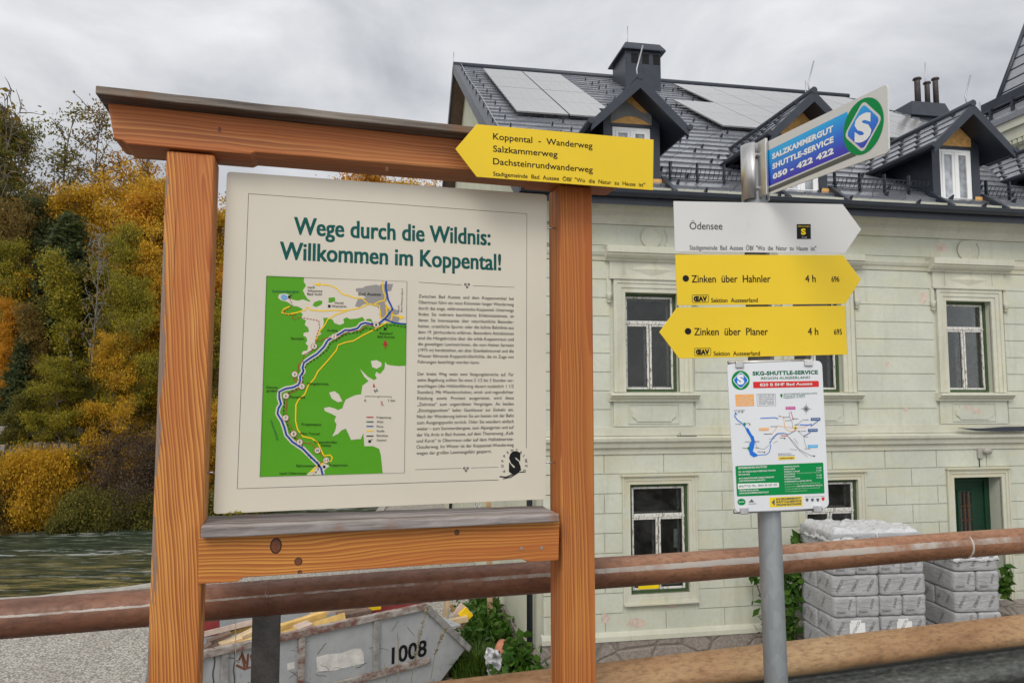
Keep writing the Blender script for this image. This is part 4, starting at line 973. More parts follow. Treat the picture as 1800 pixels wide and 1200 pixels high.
# stepped architrave
for k, (a, p) in enumerate(((.0, .03), (.075, .045), (.15, .06))):
    b = a + .075 if k < 2 else .21
    sr.box(-hw - b, -hw - a, -p, .03, uz0 - .0, uz1 + b); sr.box(hw + a, hw + b, -p, .03, uz0 - .0, uz1 + b); sr.box(-hw - a, hw + a, -p, .03, uz1 + a, uz1 + b)
sr.build('architrave', MAT['trim'], w0)
ez0, ez1 = uz1 + .212, hz(1146, 462)
en = MB(); en.box(-hw - .27, hw + .27, -.05, .02, ez0 + .05, ez1)
en.box(-hw - .29, hw + .29, -.085, .02, ez0, ez0 + .028); en.box(-hw - .28, hw + .28, -.07, .02, ez0 + .028, ez0 + .05)
en.build('frieze', MAT['trim'], w0)
dm = MB(); zm = (ez0 + .05 + ez1) / 2; hh_ = (ez1 - ez0 - .05) / 2 - .02
dm.add([(-.40, -.052, zm), (0, -.052, zm - hh_), (.40, -.052, zm), (0, -.052, zm + hh_), (0, -.082, zm)], [(0, 1, 4), (1, 2, 4), (2, 3, 4), (3, 0, 4)])
for a, b, c, d in ((-hw - .02, hw + .02, zm + hh_ + .01, zm + hh_ + .02), (-hw - .02, hw + .02, zm - hh_ - .02, zm - hh_ - .01), (-hw - .03, -hw - .02, zm - hh_ - .02, zm + hh_ + .02), (hw + .02, hw + .03, zm - hh_ - .02, zm + hh_ + .02)): dm.box(a, b, -.060, -.05, c, d)
dm.build('lozenge', MAT['trim'], w0)
hd_ = MB(); zt1 = hz(1146, 438)
hd_.prism([(.02, ez1), (-.08, ez1), (-.10, ez1 + .03), (-.15, ez1 + .05), (-.19, ez1 + .09), (-.19, ez1 + .11), (-.22, ez1 + .125), (-.22, zt1), (.02, zt1 + .02)], -hw - .36, hw + .36, 0, 'u')
hd_.build('hood', MAT['trim'], w0)
for k in (-1, 1):
    cb_ = MB()
    x = k * (hw + .285); cb_.tube([(x, -.05, uz1 - .02), (x, -.05, uz1 - .07), (x, -.05, uz1 - .16)], [.05, .038, .034], 12); cb_.tube([(x, -.05, uz1 - .16), (x, -.05, uz1 - .19)], [.046, .02], 12)
    cb_.box(x - .035, x + .035, -.05, .01, uz1 - .02, ez0)
    cb_.build('corbel_drop', MAT['trim'], w0)
sl = MB(); sl.prism([(.1, uz0), (-.17, uz0 - .02), (-.18, uz0 - .05), (-.14, uz0 - .065), (-.13, uz0 - .09), (-.08, uz0 - .125), (-.08, uz0 - .15), (.02, uz0 - .15)], -hw - .30, hw + .30, 0, 'u'); sl.build('sill', MAT['trim'], w0)
ap = MB(); az0, az1 = hz(1146, 749), uz0 - .15
ap.box(-hw - .22, hw + .22, -.035, .02, az0, az1)
for a, b, c, d in ((-.43, .43, az1 - .06, az1 - .045), (-.43, .43, az0 + .045, az0 + .06), (-.445, -.43, az0 + .045, az1 - .045), (.43, .445, az0 + .045, az1 - .045)): ap.box(a, b, -.047, -.034, c, d)
P = []
q0, q1 = az0 + .08, az1 - .08; k = .08
P = [(-.38 + k, q0), (.38 - k, q0), (.38 - k * .9, q0 + k * .4), (.38, q0 + k), (.38, q1 - k), (.38 - k * .9, q1 - k * .4), (.38 - k, q1), (-.38 + k, q1), (-.38 + k * .9, q1 - k * .4), (-.38, q1 - k), (-.38, q0 + k), (-.38 + k * .9, q0 + k * .4)]
ap.prism(P, -.052, -.034); ap.build('apron', MAT['plaster'], w0)
def room(root, hw, z0, z1, w, nm):
    m = MB(); zt_ = z1 - (z1 - z0) * .30
    for (a, b, c, d) in ((-hw + .07, hw - .07, zt_ + .02, z1 - .07), (-hw + .07, -.01, z0 + .07, zt_ - .02), (.01, hw - .07, z0 + .07, zt_ - .02)): sash_set(m, a, b, c, d, w, .035, .03)
    m.build('inner_sash', MAT['sash'], root)
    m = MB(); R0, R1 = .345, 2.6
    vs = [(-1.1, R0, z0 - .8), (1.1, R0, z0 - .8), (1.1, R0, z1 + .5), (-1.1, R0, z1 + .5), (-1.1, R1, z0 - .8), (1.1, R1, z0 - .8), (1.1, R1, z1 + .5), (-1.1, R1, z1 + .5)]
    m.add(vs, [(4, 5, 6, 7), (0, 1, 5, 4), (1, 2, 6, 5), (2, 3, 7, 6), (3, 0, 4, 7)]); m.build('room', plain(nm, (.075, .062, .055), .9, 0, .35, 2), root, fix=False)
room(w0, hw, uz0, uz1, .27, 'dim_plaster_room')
def copy_part(o, u):
    c = o.copy(); COL.objects.link(c); c.location.x = u
    for ch in children(o):
        d = ch.copy(); COL.objects.link(d); d.parent = c
    return c
for c in (uc[1], uc[2], uc[2] + STEP): copy_part(w0, c)
cu = MB(); cu.box(.05, hw - .06, .235, .25, uz0 + .05, uz1 - .55); cu.build('curtain', MAT['curtain'], [o for o in children(house) if o.name.startswith('upper_window')][2])
w1 = part_empty('lower_window', ul[0]); hw = lw_ / 2
casement(w1, hw, lz0, lz1, .30, .06, True)
sr = MB()
for k, (a, b, p) in enumerate(((0, .06, .022), (.06, .11, .034), (.11, .135, .05))):
    sr.box(-hw - b, -hw - a, -p, .03, lz0 - b, lz1 + b); sr.box(hw + a, hw + b, -p, .03, lz0 - b, lz1 + b); sr.box(-hw - a, hw + a, -p, .03, lz1 + a, lz1 + b); sr.box(-hw - a, hw + a, -p, .03, lz0 - b, lz0 - a)
sr.box(-hw - .16, hw + .16, -.075, .02, lz1 + .135, lz1 + .165); sr.box(-hw - .13, hw + .13, -.09, .02, lz0 - .16, lz0 - .135)
sr.build('architrave', MAT['trim'], w1)
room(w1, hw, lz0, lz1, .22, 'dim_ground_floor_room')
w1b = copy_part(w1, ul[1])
# yellow notice behind the glass and a pale box beside it
nv_ = MB(); na = H(1124, 1016).x - ul[0], H(1160, 1016).x - ul[0]; nz = hz(1140, 1036), hz(1140, 1003)
MB().box(na[0], na[1], .052, .056, nz[0], nz[1]).build('notice', MAT['syellow'], w1)
m = MB(); text(m, 'Betreten', (na[0] + .03, nz[1] - .12), (na[1] - .02, nz[1] - .12), .06, .0515, 0, .03); text(m, 'verboten', (na[0] + .06, nz[0] + .07), (na[1] - .04, nz[0] + .07), .06, .0515, 0, .03); m.build('notice_word', MAT['black'], w1)
MB().box(hw - .22, hw - .16, .10, .12, lz0 + .7, lz0 + 1.0).build('papers', MAT['white'], w1)
# door
dr = part_empty('door', (dx0 + dx1) / 2); hw = (dx1 - dx0) / 2
sr = MB(); db = DZ0
for k, (a, b, p) in enumerate(((0, .07, .025), (.07, .12, .04), (.12, .15, .055))):
    sr.box(-hw - b, -hw - a, -p, .03, db, dz1 + b); sr.box(hw + a, hw + b, -p, .03, db, dz1 + b); sr.box(-hw - a, hw + a, -p, .03, dz1 + a, dz1 + b)
sr.box(-hw - .17, hw + .17, -.08, .02, dz1 + .15, dz1 + .175)
sr.build('door_surround', MAT['trim'], dr)
df = MB(); dy = .30
df.box(-hw, hw, dy, dy + .05, db, dz1)
for a, b in ((-hw, -hw + .10), (hw - .10, hw)): df.box(a, b, dy - .04, dy - .001, db, dz1)
for a, b in ((-.17, -.12), (.12, .17)): df.box(a, b, dy - .025, dy - .001, db, dz1 - .28)
df.box(-.17, .17, dy - .028, dy - .001, dz1 - .30, dz1 - .26); df.box(-hw + .1, hw - .1, dy - .03, dy - .001, dz1 - .12, dz1 - .06)
df.build('door_leaf', MAT['door'], dr, .004, 1)
MB().box(-.12, .12, dy - .012, dy - .004, dz1 - 1.05, dz1 - .30).build('door_pane', MAT['glass'], dr)
gr = MB()
for x in (-.04, .04): gr.box(x - .008, x + .008, dy - .034, dy - .018, dz1 - 1.05, dz1 - .30)
for z in (.55, .8): gr.box(-.12, .12, dy - .03, dy - .019, dz1 - z - .008, dz1 - z + .008)
gr.build('door_grille', plain('rusty_grille', (.12, .06, .03), .8, .3), dr)
MB().box(-.11, .11, dy + .0, dy + .001, dz1 - 1, dz1 - .6).build('door_paper', MAT['conc'], dr)
# lamp over the door
lx, lz_ = H(1722, 795).x, hz(1722, 795)
lm = part_empty('wall_lamp', lx); MB().box(-.08, .02, -.06, -.018, lz_ - .10, lz_ + .09).build('lamp_base', MAT['conc'], lm, .006, 2)
MB().tube([(.02, -.05, lz_ + .03), (.05, -.075, lz_ + .03), (.14, -.075, lz_ + .03), (.17, -.075, lz_ + .03)], [.035, .055, .055, .03], 14).build('lamp_globe', MAT['conc'], lm)
MB().tube([(-.04, -.03, lz_ - .1), (-.04, -.03, lz_ - .3)], .008, 6).build('lamp_cable', MAT['dark_metal'], lm)

# peeled plaster patches, a loose strip of sheet on the string course, a drawn arrow
PEEL = plain('bare_pinkish_plaster', (.58, .47, .39), .9, 0, .16, 14, .4, 40)
rpz = random.Random(12)
for (x, y, rx, ry, w) in ((1623, 523, 8, 13, -.0192), (1655, 436, 10, 10, -.0185), (1716, 722, 9, 6, -.0535), (1702, 716, 6, 5, -.0535), (1118, 1095, 20, 9, -.0192), (1064, 1086, 9, 9, -.0192), (1180, 1062, 14, 5, -.0192), (1246, 1015, 8, 7, -.0192), (1560, 640, 4, 6, -.0192), (1592, 720, 5, 4, -.0192)):
    P = [H(x + rx * rpz.uniform(.65, 1.15) * math.cos(t), y + ry * rpz.uniform(.65, 1.15) * math.sin(t), w) for t in [2 * math.pi * i / 14 for i in range(14)]]
    MB().sheet([(p.x, p.z) for p in reversed(P)], w).build('peeled_patch', PEEL, house)
P = [H(x, y, -.19) for x, y in ((1688, 752), (1720, 757), (1760, 758), (1815, 757), (1815, 749), (1770, 750), (1730, 753))]
MB().prism([(p.x, p.z) for p in P], -.20, -.10).build('loose_flashing', MAT['dark_metal'], house)
m = MB(); m.stroke([H(1225, 766, -.175).xz, H(1190, 766, -.175).xz, H(1196, 760, -.175).xz, H(1197, 766, -.175).xz], .012, -.1745); m.build('drawn_arrow', MAT['black'], house)
# ---- gable side, back
WG = 19.3
ridge_w = 9.4
# ridge height measured on the photo
for _ in range(60):
    u_ = H(799, 116, ridge_w).x
    ridge_w += -.05 if u_ > -.42 else .05
RZ = H(799, 116, ridge_w).z
EW, EZ = -.50, H(1150, 341, -.50).z
SL = (RZ - EZ) / (ridge_w - EW)
WG = 2 * ridge_w + .1
def rz(w): return EZ + SL * (w - EW) if w <= ridge_w else EZ + SL * (2 * ridge_w - EW - w)
gz = MB(); gz.prism([(0, YARD - 2.5), (0, rz(0) - .18), (ridge_w, RZ - .18), (WG, rz(WG) - .18), (WG, YARD - 2.5)], 0.0, -.0) if False else None
def gable_poly(u, inward):
    return [(w, z) for w, z in ((.0, YARD - 2.5), (.0, rz(0) - .2), (ridge_w, RZ - .2), (WG, rz(WG) - .2), (WG, YARD - 2.5))]
gz = MB(); gz.prism(gable_poly(0, 1), 0.0, .3, 0, 'u'); gz.build('gable_wall', MAT['gable'], house)
gz = MB(); gz.prism(gable_poly(0, 1), UEND, UEND - .3, 0, 'u'); gz.build('gable_wall', MAT['gable'], house)
MB().box(.3, UEND - .3, WG - .4, WG, YARD - 2.5, rz(WG) - .3).build('back_wall', MAT['gable'], house)
# plinth of the gable, sloping with the bank; quoin at the corner
p0 = FH.side(963, 1160, 0); p1 = FH.side(871, 1051, 0)
gp = MB(); sl_ = (p1.z - p0.z) / (p1.y - p0.y)
N = 26; rnd = random.Random(4)
for i in range(N):
    a, b = -.06 + (WG) * i / N, -.06 + WG * (i + 1) / N
    top = p0.z + sl_ * ((a + b) / 2 - p0.y) * (1 if a < 7 else .0) + (sl_ * (7 - p0.y) if a >= 7 else 0) + rnd.uniform(-.05, .05)
    gp.box(-.07 + rnd.uniform(-.015, .01), .0, a, b - .003, YARD - 2.5, top)
gp.build('gable_plinth', MAT['stone'], house, .03, 2)
for (wc, zc_, ww, hh2) in ((8.2, EYE - 2.4, 1.0, 1.5), (13.4, EYE - 2.4, .9, 1.9), (8.2, EYE + 2.2, 1.0, 1.6), (12.6, EYE + 4.4, .9, 1.3)):
    e = part_empty('gable_window', 0)
    m = MB(); 
    for a, b, c, d in ((wc - ww / 2, wc - ww / 2 + .09, zc_ - hh2 / 2, zc_ + hh2 / 2), (wc + ww / 2 - .09, wc + ww / 2, zc_ - hh2 / 2, zc_ + hh2 / 2), (wc - ww / 2 + .09, wc + ww / 2 - .09, zc_ + hh2 / 2 - .09, zc_ + hh2 / 2), (wc - ww / 2 + .09, wc + ww / 2 - .09, zc_ - hh2 / 2, zc_ - hh2 / 2 + .09), (wc - .04, wc + .04, zc_ - hh2 / 2 + .09, zc_ + hh2 / 2 - .09)): m.box(-.04, .02, a, b, c, d)
    m.build('frame', MAT['door'] if wc > 13 else MAT['sash'], e)
    MB().box(-.012, .02, wc - ww / 2 + .08, wc + ww / 2 - .08, zc_ - hh2 / 2 + .08, zc_ + hh2 / 2 - .08).build('pane', MAT['glass'], e)
m = MB(); m.tube([(-.10, 15.2, YARD), (-.10, 15.2, EZ - .4)], .06, 10); m.tube([(-.10, .55, EZ - .6), (-.10, .55, YARD)], .05, 10); m.build('downpipe', MAT['dark_metal'], house)

# ---- roof
OV = .42
UR = UEND + .3
rf = MB()
th = .16
prof_ = [(EW, EZ), (ridge_w, RZ), (2 * ridge_w - EW, EZ), (2 * ridge_w - EW, EZ - th), (ridge_w, RZ - th * 1.15), (EW, EZ - th)]
rf.prism([prof_[0], prof_[1], prof_[4], prof_[5]], -OV, UR, 0, 'u'); rf.prism([prof_[1], prof_[2], prof_[3], prof_[4]], -OV, UR, 0, 'u')
roof = rf.build('roof', MAT['roof_under'], house)
bg_ = MB()   # barge boards along the verge, soffit under the overhang
for (a, b) in (((EW, EZ), (ridge_w, RZ)), ((ridge_w, RZ), (2 * ridge_w - EW, EZ))):
    for off, w_, mi in ((.0, .06, 0),):
        bg_.prism([(a[0], a[1] + .06), (b[0], b[1] + .06), (b[0], b[1] - .26), (a[0], a[1] - .26)], -OV - .05, -OV - .002, 0, 'u')
        bg_.prism([(a[0], a[1] + .065), (b[0], b[1] + .065), (b[0], b[1] + .045), (a[0], a[1] + .045)], -OV - .055, -OV + .16, 0, 'u')
bg_.build('barge_board', MAT['dark_metal'], roof)
MB().prism([prof_[5], prof_[4], (ridge_w, RZ - th * 1.15 - .02), (EW, EZ - th - .02)], -OV, -.002, 0, 'u').prism([prof_[4], prof_[3], (prof_[3][0], prof_[3][1] - .02), (ridge_w, RZ - th * 1.15 - .02)], -OV, -.002, 0, 'u').build('soffit', MAT['soffit'], roof)
# tiles on the front slope, each a tilted rhomboid lapping the one below, with a snow stop on most
sd_ = Vector((0, ridge_w - EW, RZ - EZ)); SLEN = sd_.length; sd_.normalize(); nn_ = Vector((0, -sd_.z, sd_.y))
def rp_(u, b, h=0): p = Vector((u, EW, EZ)) + sd_ * b + nn_ * h; return p
tm = MB(); RW_ = .43; rows = int(SLEN / RW_); tw_ = .66
dc = [H(1103, 200, .2).x, H(1440, 240, .2).x - .02, H(1664, 260, .2).x]
dc = [dc[0], (dc[0] + dc[2]) / 2, dc[2], dc[2] + (dc[2] - dc[0]) / 2]
rr_ = random.Random(7)
for r in range(rows):
    b0 = r * RW_; b1 = b0 + RW_ + .01
    for c in range(-1, int((UR + OV) / tw_) + 1):
        u = -OV + .12 + (c + (r % 2) * .5) * tw_; sh = .30
        uA, uB = u + .006, u + tw_ - .006
        uA0, uB0 = max(uA, -OV + .02), min(uB, UR)
        uA1, uB1 = max(uA + sh, -OV + .02), min(uB + sh, UR)
        if uB0 - uA0 < .05 and uB1 - uA1 < .05: continue
        j = rr_.uniform(-.007, .007)
        tm.add([rp_(uA0, b0, .048 + j), rp_(uB0, b0, .048 - j), rp_(uB1, b1, .014), rp_(uA1, b1, .014), rp_(uA0, b0, .004), rp_(uB0, b0, .004), rp_(uB1, b1, .004), rp_(uA1, b1, .004)],
               [(0, 1, 2, 3), (0, 4, 5, 1), (1, 5, 6, 2), (3, 7, 4, 0)], 0)
        if (r + c) % 2 == 0 and r < rows - 2 and uB0 - uA0 > .4:
            um = u + tw_ * .5
            q_ = [rp_(um - .018, b0 + .05, .035), rp_(um + .018, b0 + .05, .035), rp_(um + .014, b0 + .06, .135), rp_(um - .014, b0 + .06, .135), rp_(um, b0 + .17, .03)]
            tm.add(q_, [(0, 1, 2, 3), (1, 4, 2), (3, 4, 0), (2, 4, 3)], 1)
tm.build('roof_tiles', [MAT['tile'], MAT['dark_metal']], roof, fix=False)
MB().tube([(-OV - .05, ridge_w, RZ + .03), (UR, ridge_w, RZ + .03)], .10, 12).build('ridge_cap', MAT['dark_metal'], roof)
gt_ = MB(); k = 12
gu0, gu1 = -OV - .05, UR
vs = [(u, EW - .10 + .085 * math.cos(math.pi + math.pi * i / k), EZ - .01 + .085 * math.sin(math.pi + math.pi * i / k)) for u in (gu0, gu1) for i in range(k + 1)]
gt_.add(vs, [(i, i + 1, k + 2 + i, k + 1 + i) for i in range(k)], 0, True)
gt_.box(gu0, gu1, EW - .012, EW + .002, EZ - .20, EZ + .02); gt_.tube([(gu0, EW - .185, EZ), (gu1, EW - .185, EZ)], .012, 8)
gt_.build('gutter', MAT['dark_metal'], roof, fix=False)
# gutter brackets / clips
# solar panels
def on_roof(px_, py_): return FH.plane(px_, py_, Vector((0, EW, EZ)) + nn_ * .16, nn_)
def to_ub(p): return p.x, (p - Vector((0, EW, EZ)) - nn_ * .16).dot(sd_)
def solar(u0, u1, b0, b1):
    e = MB(); P = lambda u, b, h: rp_(u, b, h)
    e.add([P(u0, b0, .135), P(u1, b0, .135), P(u1, b1, .135), P(u0, b1, .135), P(u0, b0, .17), P(u1, b0, .17), P(u1, b1, .17), P(u0, b1, .17)],
          [(3, 2, 1, 0), (4, 5, 6, 7), (0, 1, 5, 4), (1, 2, 6, 5), (2, 3, 7, 6), (3, 0, 4, 7)], 0)
    for f_ in (.5,):
        bm_ = b0 + (b1 - b0) * f_
        e.add([P(u0, bm_ - .008, .1712), P(u1, bm_ - .008, .1712), P(u1, bm_ + .008, .1712), P(u0, bm_ + .008, .1712)], [(0, 1, 2, 3)], 1)
    n_ = 5
    for i in range(1, n_):
        uu = u0 + (u1 - u0) * i / n_
        e.add([P(uu - .003, b0, .1708), P(uu + .003, b0, .1708), P(uu + .003, b1, .1708), P(uu - .003, b1, .1708)], [(0, 1, 2, 3)], 1)
    e.build('solar_panel', [MAT['solar'], MAT['solar_line']], house, fix=False)
A = to_ub(on_roof(853.6, 121)); B = to_ub(on_roof(1004.7, 142)); C_ = to_ub(on_roof(900, 195)); 
pw_ = (B[0] - A[0]) / 2; bt1 = A[1]; bt0 = C_[1]; ph_ = (bt1 - bt0) / 2
print('solar', A, B, C_, 'ridge', ridge_w, RZ, 'slope', SL, SLEN, 'step', STEP, 'dorm', dc, uc)
if True:
    u_s = (A[0] + C_[0]) / 2
    for i in range(2):
        for j in range(2): solar(u_s + i * pw_ + .02, u_s + (i + 1) * pw_ - .02, bt0 + j * ph_ + .02, bt0 + (j + 1) * ph_ - .02)
    D = to_ub(on_roof(1217, 163)); E_ = to_ub(on_roof(1191, 226)); F_ = to_ub(on_roof(1417, 181))
    print('right', D, E_, F_)
    nb = 5
    for i in range(nb): solar(D[0] + i * pw_ + .012, D[0] + (i + 1) * pw_ - .012, bt0 + ph_ + .012, bt1 - .012)
    for i in range(-1, nb): solar(D[0] + i * pw_ + .012, D[0] + (i + 1) * pw_ - .012, bt0 + .012, bt0 + ph_ - .012)
# snow fence
sf_b = .72
def fence(u0, u1):
    m = MB()
    for h in (.10, .19, .28): m.tube([rp_(u0, sf_b, h), rp_(u1, sf_b, h)], .009, 6)
    n_ = int((u1 - u0) / .085)
    for i in range(n_ + 1):
        uu = u0 + (u1 - u0) * i / n_; m.tube([rp_(uu, sf_b, .10), rp_(uu, sf_b, .28)], .006, 5)
    for i in range(int((u1 - u0) / .5) + 1):
        uu = u0 + .1 + i * .5
        if uu < u1: m.box(uu - .012, uu + .012, rp_(uu, sf_b, 0).y - .03, rp_(uu, sf_b, 0).y + .03, rp_(uu, sf_b, 0).z, rp_(uu, sf_b, 0).z + .38)
    m.build('snow_fence', MAT['dark_metal'], roof, fix=False)
for a, b in ((-.2, dc[0] - .62), (dc[0] + .62, dc[1] - .62), (dc[1] + .62, dc[2] - .62), (dc[2] + .62, dc[3] - .62)): fence(a, b)

# ---- dormers
def dormer(c, first):
    e = bpy.data.objects.new('dormer', None); COL.objects.link(e); e.parent = house; e.location = (c, 0, 0)
    wf = .0; hwid = .50; hro = .80
    zsill = EZ + SL * (wf - EW) + .0
    zw0 = EZ + .27; zw1 = zw0 + 1.02
    zea = zw1 - .10; zap = zw1 + .66
    whw = .34
    m = MB()
    m.box(-hwid, -whw, wf, wf + .12, zsill - .5, zw1); m.box(whw, hwid, wf, wf + .12, zsill - .5, zw1); m.box(-whw, whw, wf, wf + .12, zsill - .5, zw0)
    wend = (zap - EZ) / SL + EW
    for k in (-1, 1):
        wq = (zw1 - EZ) / SL + EW
        m.prism([(wf + .12, zsill - .3), (wf + .12, zw1 + .12), (wq + .3, zw1 + .12), (wq, zw1 - .4)], k * hwid, k * (hwid - .05), 0, 'u')
    m.build('cheek_wall', MAT['dark_metal'], e)
    # gable infill
    m = MB(); sl2 = (zap - zea) / hro
    m.prism([(-whw - .03, zw1), (whw + .03, zw1), (whw + .03, zap - sl2 * (whw + .03) - .09), (0, zap - .10), (-whw - .03, zap - sl2 * (whw + .03) - .09)], wf + .03, wf + .09)
    m.build('gable_infill', MAT['osb'], e)
    m = MB(); 
    for k in (-1, 1): m.prism([(k * (whw + .03), zw1), (k * hwid, zw1), (k * hwid, zap - sl2 * hwid - .1), (k * (whw + .03), zap - sl2 * (whw + .03) - .1)], wf, wf + .12)
    m.box(-whw - .03, whw + .03, wf - .01, wf + .12, zw1, zw1 + .05); m.build('infill_frame', MAT['dark_metal'], e)
    if first:
        P = [(-whw - .02, zw1 + .07), (-whw - .02, zw1 + .30)] + [(-whw + i * .115, zw1 + .36 + .10 * math.sin(i * .9)) for i in range(7)] + [(whw + .02, zw1 + .30), (whw + .02, zw1 + .07)] + [(whw - i * .085, zw1 + .07 + .13 * math.sin(math.pi * i / 8)) for i in range(1, 8)]
        m = MB(); m.prism(P, wf + .018, wf + .029); m.build('torn_membrane', MAT['membrane'], e)
    # window
    m = MB(); sash_set(m, -whw + .003, whw - .003, zw0, zw1 - .003, wf + .02, .055, .07); wi = m.build('window', MAT['new_white'], e, .004, 1)
    for a, b in ((-whw + .055, -.02), (.02, whw - .055)):
        m = MB(); sash_set(m, a + .002, b - .002, zw0 + .057, zw1 - .06, wf + .01, .05, .06); m.build('sash', MAT['new_white'], wi, .004, 1)
        MB().box(a + .05, b - .05, wf + .035, wf + .045, zw0 + .1, zw1 - .1).build('pane', MAT['glass_light'], wi)
    MB().box(-.02, .02, wf + .005, wf + .07, zw0 + .055, zw1 - .058).build('mullion', MAT['new_white'], wi)
    m = MB(); m.box(-whw - .12, whw + .12, wf - .10, wf + .02, zw0 - .03, zw0); 
    m.build('sill_sheet', MAT['dark_metal'], e)
    m = MB(); m.box(whw + .03, whw + .20, wf - .012, wf - .002, zw0 - .02, zw0 + .14); m.build('loose_board', MAT['osb'], e)
    # roof: two slabs from the front overhang back to the main slope
    of = -.42; t_ = .09
    wback = (zea - EZ) / SL + EW
    for k in (-1, 1):
        m = MB()
        vs = [(0, of, zap), (k * hro, of, zea), (k * hro, wback, zea), (0, wend, zap)]
        m.add(vs + [(x, y, z - t_) for x, y, z in vs], [(0, 1, 2, 3), (7, 6, 5, 4), (0, 4, 5, 1), (1, 5, 6, 2), (2, 6, 7, 3), (3, 7, 4, 0)])
        rs = m.build('dormer_roof', MAT['dark_metal'], e)
        # tiles on the dormer slope
        d_ = Vector((k * hro, 0, zea - zap)); L_ = d_.length; d_.normalize(); n_ = Vector((0, 1, 0)).cross(d_) * (1 if k > 0 else -1)
        if n_.z < 0: n_ = -n_
        m = MB(); NR = int(L_ / .27)
        for r in range(NR):
            s0, s1 = r * .27, min((r + 1) * .27 + .01, L_); we = wend + (wback - wend) * ((s0 + s1) / 2 / L_) 
            y = of + .03 - (r % 2) * .22
            while y < we:
                ya, yb = max(y + .005, of + .02), min(y + .44, we)
                if yb - ya > .05:
                    o0 = Vector((0, 0, zap))
                    q_ = [o0 + d_ * s0 + n_ * .008, o0 + d_ * s1 + n_ * .030]
                    V = [Vector((q_[0].x, ya, q_[0].z)), Vector((q_[0].x, yb, q_[0].z)), Vector((q_[1].x, yb, q_[1].z)), Vector((q_[1].x, ya, q_[1].z))]
                    V2 = [v - n_ * .02 for v in V]
                    m.add(V + V2, [(0, 1, 2, 3), (3, 2, 6, 7), (0, 3, 7, 4), (1, 5, 6, 2)], 0)
                    ym = (ya + yb) / 2; b_ = o0 + d_ * (s1 - .06)
                    if (yb - ya) > .3: m.add([Vector((b_.x, ym - .015, b_.z)), Vector((b_.x, ym + .015, b_.z)), Vector((b_.x, ym + .012, b_.z)) + n_ * .10, Vector((b_.x, ym - .012, b_.z)) + n_ * .10, Vector((b_.x, ym, b_.z)) - d_ * .1 + n_ * .02], [(0, 1, 2, 3), (1, 4, 2), (3, 4, 0), (2, 4, 3)], 1)
                y += .44
        m.build('dormer_tiles', [MAT['tile'], MAT['dark_metal']], rs, fix=False)
        m = MB()
        m.add([(k * -.0, of - .03, zap + .03), (k * (hro + .03), of - .03, zea + .0), (k * (hro + .03), of - .03, zea - .17), (0, of - .03, zap - .17), (0, of + .03, zap + .03), (k * (hro + .03), of + .03, zea), (k * (hro + .03), of + .03, zea - .17), (0, of + .03, zap - .17)],
              [(0, 1, 2, 3), (7, 6, 5, 4), (0, 4, 5, 1), (1, 5, 6, 2), (2, 6, 7, 3)])
        m.build('fascia', MAT['dark_metal'], rs)
        m = MB(); m.tube([(k * (hro + .05), of - .05, zea - .02), (k * (hro + .05), wback, zea - .02)], .05, 10); m.build('dormer_gutter', MAT['dark_metal'], rs)
    m = MB(); m.tube([(0, of - .04, zap + .03), (0, wend, zap + .03)], .06, 10); m.build('dormer_ridge', MAT['dark_metal'], e)
    m = MB(); m.tube([(0, of + .1, zap + .05), (0, of + .14, zap + .22), (.10, of + .10, zap + .62)], .012, 6); m.build('lightning_rod', MAT['rod'], e)
    # flashing strips beside the window down to the gutter
    m = MB()
    for k in (-1, 1):
        m.prism([(EW - .02, EZ + .08), (wf + .02, zsill + .16), (wf + .02, zsill - .1), (EW - .02, EZ - .02)], k * (hwid + .02), k * (hwid + .09), 0, 'u')
    m.build('flashing', MAT['dark_metal'], e)
    return e
for i, c in enumerate(dc): dormer(c, i == 0)

